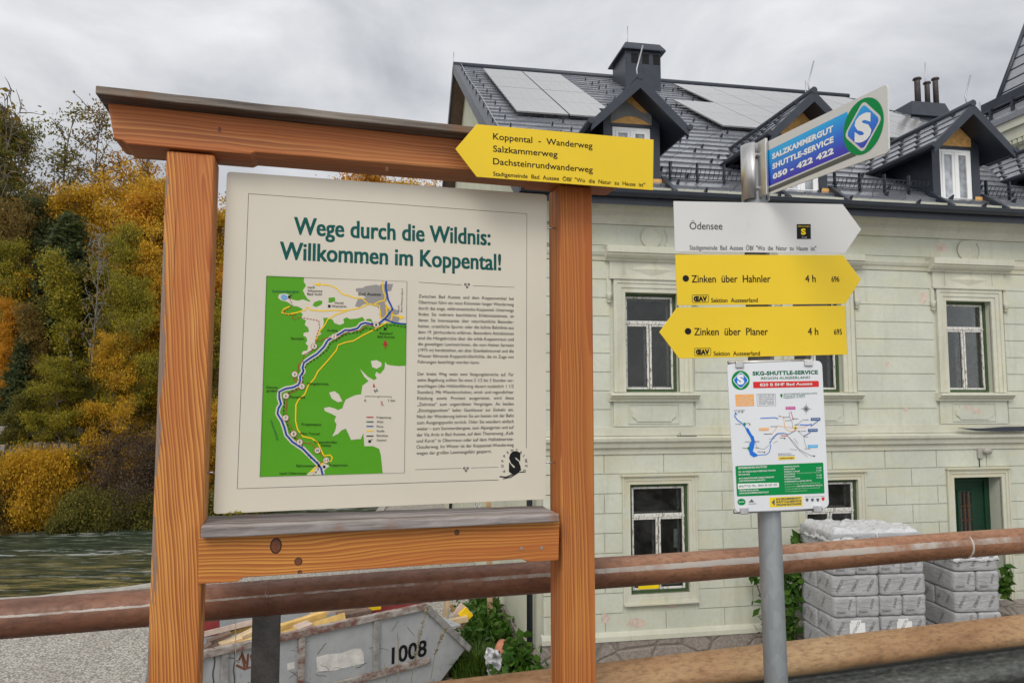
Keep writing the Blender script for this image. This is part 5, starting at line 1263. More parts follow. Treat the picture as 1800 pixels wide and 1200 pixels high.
# ---- chimneys
def chimney(x0, x1, yt, yb, capy, w, depth, holes, pots, name='chimney'):
    e = bpy.data.objects.new(name, None); COL.objects.link(e); e.parent = house
    a, b = H(x0, yt, w), H(x1, yt, w); zt = a.z; zb_ = min(rz(w), rz(w + depth)) - .4
    m = MB(); m.box(a.x, b.x, w, w + depth, zb_, zt); m.box(a.x - .01, a.x + .03, w - .012, w, zb_, zt); m.box((a.x + b.x) / 2 - .015, (a.x + b.x) / 2 + .015, w - .012, w, zb_, zt - .5)
    st = m.build('stack', MAT['dark_metal'], e, .01, 1)
    ct = H(x0, capy, w).z; ov = .13
    m = MB(); m.add([(a.x - ov, w - ov, zt), (b.x + ov, w - ov, zt), (b.x + ov, w + depth + ov, zt), (a.x - ov, w + depth + ov, zt), (a.x - ov * .9, w - ov * .9, zt + .05), (b.x + ov * .9, w - ov * .9, zt + .05), (b.x + ov * .9, w + depth + ov * .9, zt + .05), (a.x - ov * .9, w + depth + ov * .9, zt + .05), (a.x + .02, w + .02, ct), (b.x - .02, w + .02, ct), (b.x - .02, w + depth - .02, ct), (a.x + .02, w + depth - .02, ct)],
                    [(3, 2, 1, 0), (0, 1, 5, 4), (1, 2, 6, 5), (2, 3, 7, 6), (3, 0, 4, 7), (4, 5, 9, 8), (5, 6, 10, 9), (6, 7, 11, 10), (7, 4, 8, 11), (8, 9, 10, 11)])
    m.build('cap', MAT['dark_metal'], e)
    for i in range(holes):
        c = a.x + (b.x - a.x) * (.26 + .31 * i); MB().box(c - .11, c + .11, w - .006, w + .02, zt - .40, zt - .08).build('vent', plain('chimney_hole', (.008, .008, .009), .9), e)
    for (px_, py0, py1, r) in pots:
        p = H(px_, py0, w + depth / 2); q_ = H(px_, py1, w + depth / 2)
        MB().tube([p, (p.x, p.y, q_.z - .12), (p.x, p.y, q_.z - .05), (p.x, p.y, q_.z - .05), (p.x, p.y, q_.z)], [r * .85, r * .8, r * .8, r * 1.25, r * 1.1], 14).build('chimney_pot', MAT['clay'], e)
    return e
chimney(1099, 1161, 88, 180, 73, 9.2, 1.25, 3, [])
chimney(1040, 1084, 141, 150, 128, 11.8, 1.0, 0, [])
chimney(1604, 1664, 204, 215, 177, 8.8, 1.0, 0, [(1614, 186, 138, .115), (1631, 186, 145, .10), (1646, 186, 138, .105)], 'low_chimney')
for x, y0, y1, w in ((795, 92, 116, ridge_w), (1103, 46, 75, 9.8), (1416, 142, 178, 10.4), (1626, 110, 150, 9.3), (1722, 180, 205, 3.5)):
    a, b = H(x, y1, w), H(x + (3 if x == 795 else 0), y0, w)
    MB().tube([a - Vector((0, 0, .3)), b], .014, 6).build('lightning_rod', MAT['rod'], house)
m = MB(); m.tube([rp_(-OV + .18 + .02 * math.sin(i), SLEN * i / 14, .09) for i in range(15)], .010, 6); m.build('lightning_cable', MAT['rod'], house)
# ---- tower at the right end
e = bpy.data.objects.new('tower', None); COL.objects.link(e); e.parent = house
TU = 11.35
tw = [FH.side(1706, 262, TU).y]
t0 = FH.side(1700, 238, TU); t1 = FH.side(1800, 187, TU); wz = t0.z
print('tower', t0, t1)
wb = t0.y; wf_ = wb - 4.6; UL = TU + 4.6
ez_ = (t0.z + t1.z) / 2
MB().box(TU + .30, UL - .3, wf_ + .3, wb - .3, 4, ez_ - .02).build('tower_wall', MAT['gable'], e)
m = MB()
for k, (o_, h0, h1) in enumerate(((.25, -.30, -.02), (.17, -.55, -.30), (.10, -.68, -.55))): m.box(TU + .3 - o_, UL - .3 + o_, wf_ + .3 - o_, wb - .3 + o_, ez_ + h0, ez_ + h1 - .004)
n_ = 30
for i in range(n_):
    y = wf_ + .3 + (wb - wf_ - .6) * (i + .5) / n_; m.box(TU + .12, TU + .19, y - .04, y + .04, ez_ - .66, ez_ - .57)
m.build('tower_cornice', MAT['trim'], e)
def hip(name, o0, y0, z0, o1, y1, z1, mat, lip=.10):
    """hipped roof tier: left edge inset o, back edge at y (both measured from the photo), front mirrored"""
    m = MB(); mid_ = (wb + wf_) / 2
    B = lambda o, y, z: [(TU + o, 2 * mid_ - y, z), (UL - o, 2 * mid_ - y, z), (UL - o, y, z), (TU + o, y, z)]
    m.add(B(o0, y0, z0 - lip) + B(o0, y0, z0) + B(o1, y1, z1), [(3, 2, 1, 0), (0, 1, 5, 4), (1, 2, 6, 5), (2, 3, 7, 6), (3, 0, 4, 7), (4, 5, 9, 8), (5, 6, 10, 9), (6, 7, 11, 10), (7, 4, 8, 11), (8, 9, 10, 11)])
    return m.build(name, mat, e)
u2 = FH.side(1727, 186, TU + .75); k1 = FH.side(1754, 169, TU + .95); k2 = FH.side(1800, 52, TU + 1.9)
hip('skirt_roof', 0, wb, ez_, .85, u2.y, u2.z - .22, MAT['tile'], .12)
hip('skirt_edge', .70, u2.y, u2.z, .80, u2.y - .05, u2.z + .04, MAT['dark_metal'], .24)
f_ = 1.30
o1_ = .95 + .95 * f_; y1_ = max((wb + wf_) / 2 + .05, k1.y + (k2.y - k1.y) * f_); z1_ = k1.z + (k2.z - k1.z) * f_
hip('steep_roof', .95, k1.y, u2.z + .05, o1_, y1_, z1_, MAT['tile'], .04)
m = MB()
for i in range(8):
    t = (i + .5) / 8; o_ = .95 + (o1_ - .95) * t; z = u2.z + .05 + (z1_ - u2.z - .05) * t; y = k1.y + (y1_ - k1.y) * t
    m.tube([(TU + o_ - .01, wf_ + wb - y, z), (TU + o_ - .01, y, z)], .012, 5)
m.tube([(TU + .95, k1.y, u2.z + .06), (TU + o1_, y1_, z1_)], .06, 8)
for dh in (.14, .24): m.tube([(TU + .2, wf_ + .2, ez_ + dh + .15), (TU + .2, wb - .2, ez_ + dh + .15)], .02, 6)
for i in range(7):
    y = wf_ + .5 + i * .6; m.box(TU + .17, TU + .23, y - .03, y + .03, ez_ + .1, ez_ + .46)
m.build('roof_seams', MAT['dark_metal'], e)
# ============================================================ GROUND, YARD, RIVER, HILLSIDE
def gravel(name, c0, c1, scale):
    t = NT(name)
    v = t.n('ShaderNodeTexVoronoi', {'Vector': t.coord(), 'Scale': scale}); s = t.n('ShaderNodeSeparateXYZ', {0: v.outputs['Color']})
    big = t.noise(.7, None, 5)
    c = t.ramp(s.outputs[0], [(0, c0), (.6, c1), (1, sc3(c1, 1.35))])
    c = t.mix(t.ramp(v.outputs['Distance'], [(.35, bw(0)), (.75, bw(.8))]), c, sc3(c0, .45))
    c = t.mix(t.ramp(big, [(.4, bw(0)), (.7, bw(.35))]), c, sc3(c0, .8))
    t.bump(v.outputs['Distance'], -.9, .03)
    return t.set(c, .9, 0, .2)
MAT['gravel'] = gravel('pale_gravel', (.28, .255, .22), (.50, .47, .42), 30)
def asphalt():
    t = NT('asphalt'); v = t.noise(140, None, 3); f = t.noise(1.5, None, 4)
    t.bump(v, .3, .004); return t.set(t.mix(t.ramp(f, [(.4, bw(0)), (.7, bw(.5))]), t.ramp(v, [(.3, (.035, .035, .036)), (.7, (.085, .085, .084))]), (.09, .085, .08)), .85, 0, .3)
road = MB(); a_ = FG.M
cor = [a_ @ Vector((u, w, 0)) for u, w in ((-14, -9), (14, -9), (14, .42), (-14, .42))]
road.add(cor, [(0, 1, 2, 3)]); tag(road.build('road', asphalt()), kind='structure')
m = MB(); cor = [a_ @ Vector((u, w, z)) for z in (-.01, YARD - 1.6) for u, w in ((-14, .02), (14, .02), (14, .46), (-14, .46))]
m.add(cor, [(3, 2, 1, 0), (0, 1, 5, 4), (1, 2, 6, 5), (2, 3, 7, 6), (3, 0, 4, 7)])
tag(m.build('retaining_wall', MAT['conc']), 'grey concrete retaining wall under the road edge and guardrail', 'wall')
bk = [at_z(0, 1057, YARD), at_z(262, 1031, YARD)]
dirb = (bk[1] - bk[0]).normalized()
bank = [bk[0] - dirb * 22, bk[0], bk[1], bk[1] + Vector((1.6, 1.6, 0)), Vector((-5.4, 21.5, YARD)), Vector((-5.2, 26, YARD)), Vector((-5.6, 33, YARD)), Vector((-3, 44, YARD)), Vector((6, 58, YARD))]
yard_poly = [(p.x, p.y) for p in bank] + [(60, 58), (60, 0), (0, -14), (-30, -14)]
tri = tessellate_polygon([[Vector((x, y, 0)) for x, y in yard_poly]])
m = MB(); m.add([(x, y, YARD) for x, y in yard_poly], [tuple(t) for t in tri]); o = m.build('yard', MAT['gravel'], fix=False)
for p in o.data.polygons:
    if p.normal.z < 0: p.flip()
tag(o, kind='structure')
# river wall along the yard edge
m = MB(); WZ = YARD - .95
N = len(bank)
vs = []
rb = random.Random(3)
dense = []
for a, b in zip(bank, bank[1:]):
    k = max(2, int((b - a).length / .7))
    for i in range(k): dense.append(a.lerp(b, i / k))
dense.append(bank[-1])
for i, p in enumerate(dense):
    d = (dense[min(i + 1, len(dense) - 1)] - dense[max(i - 1, 0)]).normalized(); n_ = Vector((-d.y, d.x, 0))
    j = rb.uniform(-.03, .03)
    for o_, z in ((-.30, YARD - .2), (-.28 + j, YARD + .05 + j * .5), (.0 + j, YARD + .06 + j), (.06 + j, YARD - .1), (.25, YARD - 1.8)): vs.append((p + n_ * o_).to_tuple()[:2] + (z,))
k = 5; m.add(vs, [(i * k + j, i * k + j + 1, (i + 1) * k + j + 1, (i + 1) * k + j) for i in range(len(dense) - 1) for j in range(k - 1)])
tag(m.build('river_wall', MAT['conc']), 'low pale concrete river wall edging the gravel yard', 'wall')
# water
def water():
    t = NT('river_water'); 
    dirr = math.atan2(dirb.y, dirb.x)
    mpn = t.n('ShaderNodeMapping', {'Rotation': (0, 0, -dirr - .12), 'Scale': (.16, 1.0, 1), 'Vector': t.n('ShaderNodeTexCoord').outputs['Object']}).outputs[0]
    mp2 = t.n('ShaderNodeMapping', {'Rotation': (0, 0, -dirr - .05), 'Scale': (.42, 1.5, 1), 'Vector': t.n('ShaderNodeTexCoord').outputs['Object']}).outputs[0]
    a = t.noise(1.2, mpn, 6, .65, .8); b = t.noise(3.1, mp2, 6, .7, .6); big = t.noise(.5, mpn, 4, .6)
    h = t.math('ADD', t.math('MULTIPLY', a, .8), t.math('MULTIPLY', b, .55))
    t.bump(h, 1.0, .34)
    bed = t.ramp(t.noise(1.6, mp2, 5, .65), [(.36, (.022, .030, .016)), (.47, (.075, .075, .030)), (.55, (.24, .19, .065)), (.66, (.46, .37, .15))])
    deep = t.ramp(b, [(.38, (.006, .018, .014)), (.62, (.085, .105, .055))])
    # depth: deep channel on the far side, gravel bed near the yard wall
    sx = t.n('ShaderNodeSeparateXYZ', {0: t.n('ShaderNodeMapping', {'Rotation': (0, 0, -dirr), 'Vector': t.n('ShaderNodeTexCoord').outputs['Object']}).outputs[0]})
    y0 = (Matrix.Rotation(-dirr, 3, 'Z') @ Vector(bk[0])).y
    f = t.n('ShaderNodeMapRange', {'Value': t.math('ADD', sx.outputs[1], t.math('MULTIPLY', big, 3.0)), 'From Min': y0 + 5.5, 'From Max': y0 + 12.5}).outputs[0]
    c = t.mix(f, bed, deep)
    foam = t.math('MULTIPLY', t.ramp(t.math('ADD', t.math('MULTIPLY', a, .5), t.math('MULTIPLY', b, .5)), [(.53, bw(0)), (.60, bw(1))]), t.ramp(t.noise(.45, mpn, 3), [(.40, bw(.2)), (.55, bw(1))]))
    c = t.mix(foam, c, (.55, .58, .57))
    return t.set(c, t.mix(foam, bw(.16), bw(.6)), 0, .16)
fb = [at_z(0, 931, WZ), at_z(262, 905, WZ)]
dirf = (fb[1] - fb[0]).normalized(); nf = Vector((-dirf.y, dirf.x, 0))
m = MB(); m.add([(-90, -14, WZ), (40, -14, WZ), (60, 120, WZ), (-90, 120, WZ)], [(0, 1, 2, 3)]); tag(m.build('river', water()), kind='structure')
def hill_z(p):
    d = (p - fb[0]).dot(nf)
    n_ = noise.noise(Vector((p.x * .22, p.y * .22, 1))) * .5 + noise.noise(Vector((p.x * .7, p.y * .7, 5))) * .18
    if d < 0: base = -.6 + d * .6
    elif d < 1.2: base = -.6 + d * .85
    elif d < 4: base = .42 + (d - 1.2) * .45
    else: base = 1.68 + (d - 4) * .62
    base = min(base, 13 + d * .05)
    return WZ + base + n_ * min(1, max(.2, d / 3))
def soil():
    t = NT('leaf_litter_slope'); f = t.noise(.9, None, 6); g = t.noise(9, None, 5, .7)
    c = t.ramp(f, [(.3, (.016, .016, .009)), (.5, (.032, .026, .014)), (.7, (.06, .038, .018))])
    t.bump(g, .8, .1); return t.set(t.mix(t.ramp(g, [(.5, bw(0)), (.75, bw(.7))]), c, (.085, .05, .018)), .95, 0, .1)
m = MB(); NX, NY = 90, 50
vs = []
for i in range(NX + 1):
    for j in range(NY + 1):
        t = -45 + 120 * i / NX; d = -3 + 60 * (j / NY) ** 1.4
        p = fb[0] + dirf * t + nf * d; vs.append((p.x, p.y, hill_z(p)))
m.add(vs, [(i * (NY + 1) + j, (i + 1) * (NY + 1) + j, (i + 1) * (NY + 1) + j + 1, i * (NY + 1) + j + 1) for i in range(NX) for j in range(NY)], 0, True)
tag(m.build('hillside', soil()), kind='structure')

# ============================================================ FOLIAGE
def leafmat(name, cols, rough=.55, trans=.38, clump=.55):
    t = NT(name)
    i = t.n('ShaderNodeNewGeometry').outputs['Random Per Island']
    c = t.ramp(i, [(k / max(1, len(cols) - 1), cc_) for k, cc_ in enumerate(cols)])
    f = t.noise(clump, None, 4, .6)
    c = t.mix(t.ramp(f, [(.36, bw(0)), (.62, bw(.5))]), c, cols[0])
    t.set(c, rough, 0, .25)
    tr = t.n('ShaderNodeBsdfTranslucent', {'Color': c})
    mx = t.n('ShaderNodeMixShader', {0: trans}); t.t.links.new(t.b.outputs[0], mx.inputs[1]); t.t.links.new(tr.outputs[0], mx.inputs[2]); t.t.links.new(mx.outputs[0], t.o.inputs[0])
    return t.m
LEAF = dict(
    golden=leafmat('golden_leaves', [(.34, .215, .02), (.64, .36, .022), (.80, .49, .035), (.48, .25, .018)]),
    orange=leafmat('orange_leaves', [(.40, .18, .018), (.66, .285, .018), (.80, .41, .025), (.42, .24, .02)]),
    yellowgreen=leafmat('yellow_green_leaves', [(.14, .145, .02), (.34, .28, .022), (.52, .40, .03), (.19, .18, .02)]),
    olive=leafmat('olive_leaves', [(.09, .10, .025), (.19, .18, .034), (.30, .24, .036), (.14, .125, .03)]),
    brown=leafmat('brown_leaves', [(.12, .09, .03), (.24, .155, .038), (.36, .22, .04), (.15, .125, .03)]),
    dark=leafmat('dark_green_leaves', [(.042, .058, .024), (.075, .10, .034), (.12, .14, .042), (.08, .088, .032)]),
    russet=leafmat('russet_twigs', [(.085, .055, .042), (.15, .09, .062), (.14, .10, .05), (.08, .065, .04)]),
    green=leafmat('fresh_green_leaves', [(.030, .085, .012), (.06, .15, .018), (.12, .22, .03), (.05, .10, .014)], .4, .3, 3),
    grass=leafmat('grass_blades', [(.030, .080, .010), (.07, .14, .015), (.15, .20, .03), (.05, .10, .012)], .5, .3, 2),
    dry=leafmat('dry_stalks', [(.40, .34, .20), (.55, .48, .31), (.60, .55, .40), (.35, .30, .18)], .7, .2, 2))
BARK = plain('grey_brown_bark', (.13, .11, .09), .9, 0, .4, 7, .6, 18)
BARK3 = plain('reddish_twig_bark', (.075, .05, .042), .9, 0, .3, 7)
BARK2 = plain('pale_grey_bark', (.19, .18, .16), .9, 0, .4, 9, .5, 22)
def leaves_mesh(name, centers, sizes, rng, aspect=1.5, up=None):
    """a leaf-shaped quad at each centre, turned at random"""
    n = len(centers); c = np.asarray(centers)
    q = rng.normal(size=(n, 3)); q /= np.linalg.norm(q, axis=1)[:, None]
    if up is not None: q[:, 2] = np.abs(q[:, 2]) * up + q[:, 2] * (1 - up); q /= np.linalg.norm(q, axis=1)[:, None]
    r = rng.normal(size=(n, 3)); a = np.cross(q, r); a /= np.linalg.norm(a, axis=1)[:, None]; b = np.cross(q, a)
    s = np.asarray(sizes)[:, None]
    v = np.empty((n, 4, 3)); v[:, 0] = c - a * s * aspect; v[:, 1] = c - b * s * .8 + q * s * .2; v[:, 2] = c + a * s * aspect; v[:, 3] = c + b * s * .8 + q * s * .2
    me = bpy.data.meshes.new(name); me.vertices.add(n * 4); me.vertices.foreach_set('co', v.reshape(-1))
    me.loops.add(n * 4); me.loops.foreach_set('vertex_index', np.arange(n * 4)); me.polygons.add(n); me.polygons.foreach_set('loop_start', np.arange(n) * 4); me.polygons.foreach_set('loop_total', np.full(n, 4))
    me.update(calc_edges=True); me.materials.append(LEAF['golden']); return me
def limbs(seed, h, r, nb, up=.5, trunk_r=.16, lean=0.0, first=.3, multi=1):
    """trunk with limbs and twigs: tube mesh and the twig points that carry leaves"""
    rnd = random.Random(seed); m = MB(); tips = []; tk = min(1, trunk_r / .06)
    for t_ in range(multi):
        base = Vector((rnd.uniform(-.3, .3), rnd.uniform(-.3, .3), -.6)) if multi > 1 else Vector((0, 0, -.6))
        pts = []; p = base.copy(); d = Vector((rnd.uniform(-.1, .1) + (rnd.uniform(-.5, .5) if multi > 1 else 0), rnd.uniform(-.1, .1) + (rnd.uniform(-.5, .5) if multi > 1 else 0), 1)).normalized()
        K = 12
        for i in range(K + 1):
            pts.append(p.copy()); d = (d + Vector((rnd.uniform(-.09, .09), rnd.uniform(-.09, .09), .03))).normalized(); p = p + d * (h * .93 + .6) / K
        m.tube(pts, [trunk_r * (1 - .88 * i / K) for i in range(K + 1)], 8)
        for b in range(nb):
            f = first + (1 - first) * (b + rnd.random() * .6) / nb; i = min(K - 1, int(f * K)); o = pts[i].lerp(pts[i + 1], f * K - i)
            ang = b * 2.4 + rnd.uniform(-.5, .5); rr = r * (1.08 - .85 * max(0, (f - .45) / .55)) * rnd.uniform(.6, 1.08)
            q = o.copy(); dd = Vector((math.cos(ang), math.sin(ang), up * rnd.uniform(.4, 1.5))).normalized(); bp = [q.copy()]; S = 5
            for s in range(S):
                q = q + dd * rr / S; dd = (dd + Vector((rnd.uniform(-.25, .25), rnd.uniform(-.25, .25), rnd.uniform(-.08, .22)))).normalized(); bp.append(q.copy())
                if s >= 1:
                    tips.append(q.copy())
                    for _ in range(2):
                        e = q + Vector((rnd.gauss(0, .5), rnd.gauss(0, .5), rnd.gauss(.1, .4))) * r * .26
                        m.tube([q, q.lerp(e, .5) + Vector((0, 0, .05)), e], [.022 * tk, .015 * tk, .007 * tk], 4, 0, False); tips.append(e)
            m.tube(bp, [trunk_r * .42 * (1 - .85 * k / S) * (1.1 - f * .6) for k in range(S + 1)], 5, 0, False)
        tips.append(pts[-1])
    return m, tips
def broad(seed, h=12, r=3.6, nb=22, per=230, spread=.34, size=.044, up=.45, trunk_r=.18, first=.25, keep=1.0, multi=1):
    m, tips = limbs(seed, h, r, nb, up, trunk_r, 0, first, multi); rng = np.random.default_rng(seed); C = []
    for t in tips:
        if rng.random() > keep: continue
        k = int(per * rng.uniform(.45, 1.4)); sp = spread * rng.uniform(.55, 1.25)
        g = rng.normal(size=(k, 3)) * np.array([sp, sp, sp * .52]); C.append(np.array(t) + g)
    C = np.concatenate(C)
    return m, leaves_mesh('crown', C, size * rng.uniform(.6, 1.35, len(C)), rng)
def conifer(seed, h=14, r=2.6):
    rnd = random.Random(seed); rng = np.random.default_rng(seed); m = MB(); m.tube([(0, 0, -.6), (0, 0, h * .5), (0, 0, h)], [.2, .12, .01], 8); C = []
    z = h * .08
    while z < h * .99:
        rr = r * (1 - z / h) ** .8 + .12; n = 8
        for i in range(n):
            a = rnd.uniform(0, 6.28); L_ = rr * rnd.uniform(.7, 1.1); e = Vector((math.cos(a) * L_, math.sin(a) * L_, z - .28 * L_))
            m.tube([(0, 0, z), e * .6 + Vector((0, 0, z * .4 + .05)), e], [.03, .02, .006], 4, 0, False)
            k = int(85 * L_) + 12; t = rng.uniform(.2, 1, k)[:, None]
            C.append(np.array([0, 0, z]) * (1 - t) + np.array(e) * t + rng.normal(size=(k, 3)) * np.array([.16, .16, .12]) + np.array([0, 0, -.1]))
        z += .36
    C = np.concatenate(C); return m, leaves_mesh('crown', C, .07 * rng.uniform(.6, 1.4, len(C)), rng, 2.2)
PROTO = {}
def proto(kind):
    if kind not in PROTO:
        spec = {'broad': lambda: broad(11, keep=.75), 'broad2': lambda: broad(29, 12, 3.3, 24, 210, .33, .043, keep=.8), 'broad3': lambda: broad(47, 12, 3.9, 20, 250, .36, .043, keep=.75), 'sparse': lambda: broad(5, 12, 2.6, 16, 24, .26, .05, 1.5, .12, .22, .42), 'sparse2': lambda: broad(17, 12, 2.8, 16, 34, .28, .05, 1.2, .12, .25, .5),
                'slim': lambda: broad(8, 12, 1.7, 26, 110, .32, .042, .6, .13, .22, .8), 'conifer': lambda: conifer(3), 'conifer2': lambda: conifer(9, 14, 3.0), 'bush': lambda: broad(21, 3.2, 1.6, 7, 220, .34, .034, .9, .05, .12, 1, 5), 'bush2': lambda: broad(33, 3.0, 1.9, 8, 200, .36, .034, .7, .05, .1, 1, 5),
                'bare': lambda: broad(40, 3.2, 1.5, 11, 17, .3, .022, 1.2, .018, .1, .8, 7), 'bareTree': lambda: broad(61, 12, 2.6, 24, 3, .3, .09, 1.2, .1, .3, .5)}[kind]
        tm_, cm_ = spec(); PROTO[kind] = (tm_.build('trunk', BARK), cm_)
        PROTO[kind][0].hide_render = False
        zz = [v.co.z for v in cm_.vertices]; PROTO[kind] += (float(np.percentile(zz, 99.6)),)
        t_ = PROTO[kind][0]; me = t_.data; bpy.data.objects.remove(t_); PROTO[kind] = (me, cm_, PROTO[kind][2])
    return PROTO[kind]
def plant(name, kind, loc, height, width, col, label, cat, group=None, rot=0, bark=None):
    tme, cme, hh_ = proto(kind)
    e = empty(name, loc, label, cat, group, rot); s = height / hh_
    e.scale = (width * s, width * s, s)
    o = bpy.data.objects.new('trunk' if cat == 'tree' else 'stems', tme); COL.objects.link(o); o.parent = e
    if bark: o.material_slots[0].link = 'OBJECT'; o.material_slots[0].material = bark
    c = bpy.data.objects.new('crown' if cat == 'tree' else 'foliage', cme); COL.objects.link(c); c.parent = e
    c.material_slots[0].link = 'OBJECT'; c.material_slots[0].material = LEAF[col]
    return e
W_ = 'in the wood across the river'
trees = [  # px, top py, depth, kind, width factor, colour, label
    (12, 205, 39, 'broad2', .8, 'olive', 'brown-green tree at the far left of the skyline ' + W_),
    (-28, 150, 37, 'bareTree', .9, 'brown', 'nearly bare tree at the left photo edge above the wood'),
    (112, 172, 41, 'sparse', .95, 'olive', 'tall thin half-bare tree, highest above the wood across the river'),
    (152, 200, 43, 'sparse2', .9, 'brown', 'thin brownish tree between the two tallest ones on the skyline'),
    (188, 192, 42, 'sparse2', 1.0, 'golden', 'airy golden tree left of the beam end on the skyline'),
    (240, 268, 43, 'sparse2', .95, 'orange', 'airy orange tree just left of the timber post on the skyline'),
    (62, 262, 42, 'sparse', .9, 'brown', 'small sparse brown tree in the skyline dip ' + W_),
    (285, 290, 44, 'sparse2', .9, 'orange', 'sparse orange tree behind the left timber post'),
    (135, 300, 38, 'broad', .85, 'golden', 'broad golden tree in the middle of the wood across the river'),
    (205, 310, 38.5, 'broad3', .8, 'golden', 'broad golden tree under the beam end ' + W_),
    (258, 325, 38, 'broad2', .85, 'orange', 'broad deep-orange tree beside the left timber post'),
    (75, 345, 37, 'broad3', .7, 'dark', 'dark green leafy tree left of the golden ones ' + W_),
    (20, 325, 36.5, 'broad', .7, 'brown', 'russet-green tree at the left edge below the skyline'),
    (108, 385, 35.4, 'conifer2', 1.3, 'dark', 'dark conifer in front of the broad golden tree ' + W_),
    (190, 400, 35.6, 'broad2', .62, 'yellowgreen', 'yellow-green tree below the golden crowns ' + W_),
    (245, 410, 35.6, 'broad', .62, 'golden', 'golden tree low beside the left timber post ' + W_),
    (60, 470, 34.6, 'slim', 1.0, 'olive', 'slim olive tree at mid height ' + W_),
    (8, 420, 34.5, 'broad3', .55, 'yellowgreen', 'yellow-green tree at the left edge at mid height'),
    (155, 455, 34.2, 'slim', .8, 'yellowgreen', 'slim tree with a pale grey trunk ' + W_),
    (215, 490, 34.0, 'broad3', .6, 'yellowgreen', 'round yellow-green tree left of the timber post at mid height'),
    (100, 540, 33.4, 'slim', .8, 'brown', 'slim brown-leaved tree low ' + W_),
    (22, 530, 33.6, 'broad2', .6, 'orange', 'small orange-topped tree low at the left edge of the wood'),
    (35, 600, 32.7, 'conifer', 1.2, 'dark', 'small dark conifer low at the left edge of the wood'),
    (150, 640, 32.6, 'broad', .62, 'olive', 'low olive tree behind the golden shrub across the river'),
    (-40, 330, 38, 'broad', .8, 'dark', 'dark tree just outside the left photo edge'),
    (320, 330, 40, 'broad3', .8, 'golden', 'golden tree behind the left timber post'),
    (385, 345, 41, 'broad', .8, 'golden', 'golden tree in the gap between post and panel'),
    (400, 470, 39, 'broad2', .7, 'orange', 'orange tree low in the gap between post and panel'),
    (330, 480, 36.5, 'broad2', .7, 'yellowgreen', 'yellow-green tree hidden low behind the left post'),
    (392, 600, 37, 'broad3', .6, 'brown', 'brown tree at the foot of the gap between post and panel'),
    (158, 400, 33.1, 'bareTree', .6, 'brown', 'tall bare tree with pale trunk standing before the yellow-green crowns'),
    (500, 380, 46, 'broad', .8, 'golden', 'golden tree standing behind the cream panel'),
    (635, 300, 50, 'broad2', .9, 'orange', 'orange tree top between the beam and the cream panel, left one'),
    (690, 306, 51, 'broad3', .8, 'golden', 'golden tree top between the beam and the cream panel, right one'),
    (752, 314, 52, 'broad', .75, 'orange', 'orange tree top beside the house gable above the panel'),
]
def ground_at(px_, Y):
    d = ray(px_, 694); p = Vector((d.x / d.y * Y, Y, 0)); return p
rt = random.Random(77)
for (px_, ty, Y, kind, wd, col, lab) in trees:
    p = ground_at(px_, Y); p.z = hill_z(p); top = at_depth(px_, ty, Y).z
    plant('conifer_tree' if 'conifer' in kind else 'broadleaf_tree', kind, p, max(2, top - p.z), wd, col, lab, 'tree', 'trees in the wood across the river', rt.uniform(0, 6.28), BARK2 if 'pale' in lab or 'thin bare' in lab else None)
bushes = [(212, 585, 32.2, 'broad3', .62, 'golden', 'large golden shrub left of the timber post above the river bank'), (66, 790, 30.3, 'bush2', .52, 'golden', 'golden bush on the far river bank, lower left'),
          (172, 858, 30.6, 'bush2', .75, 'olive', 'olive bush at the water edge below the dark hollow'), (236, 735, 31.8, 'bare', .75, 'russet', 'bare reddish-brown thicket beside the left timber post'), (255, 800, 31.6, 'bare', .8, 'russet', 'bare brown thicket at the water edge by the timber post'),
          (8, 850, 29.6, 'bush2', .6, 'brown', 'brown bush at the left photo edge on the river bank'), (172, 772, 30.9, 'sparse', .8, 'golden', 'thin golden sapling in front of the dark hollow'),
          (20, 690, 31.8, 'slim', 1.3, 'olive', 'olive shrub above the stone ledge at the left edge'), (85, 690, 31.9, 'slim', 1.2, 'brown', 'brown shrub above the stone ledge'), (215, 860, 31.2, 'bush2', .7, 'olive', 'low olive bush by the little cascade'), (125, 630, 32.4, 'broad3', .8, 'yellowgreen', 'yellow-green shrub left of the large golden shrub'),
          (300, 850, 32.2, 'bush', 1.0, 'olive', 'olive bush hidden behind the left timber post'), (388, 700, 34, 'broad2', .9, 'golden', 'golden bush seen in the slit beside the panel'), (392, 860, 33.4, 'bush2', .9, 'olive', 'olive bush at the bottom of the slit beside the panel'), (480, 850, 36, 'bush', 1.1, 'olive', 'olive bush behind the ledge under the panel, left'), (600, 855, 40, 'bush2', 1.1, 'brown', 'brown bush behind the ledge under the panel, right')]
for (px_, ty, Y, kind, wd, col, lab) in bushes:
    p = ground_at(px_, Y); p.z = hill_z(p); top = at_depth(px_, ty, Y).z
    plant('shrub', kind, p, max(.8, top - p.z), wd, col, lab, 'shrub', 'shrubs on the far river bank', rt.uniform(0, 6.28), BARK3 if kind == 'bare' else None)
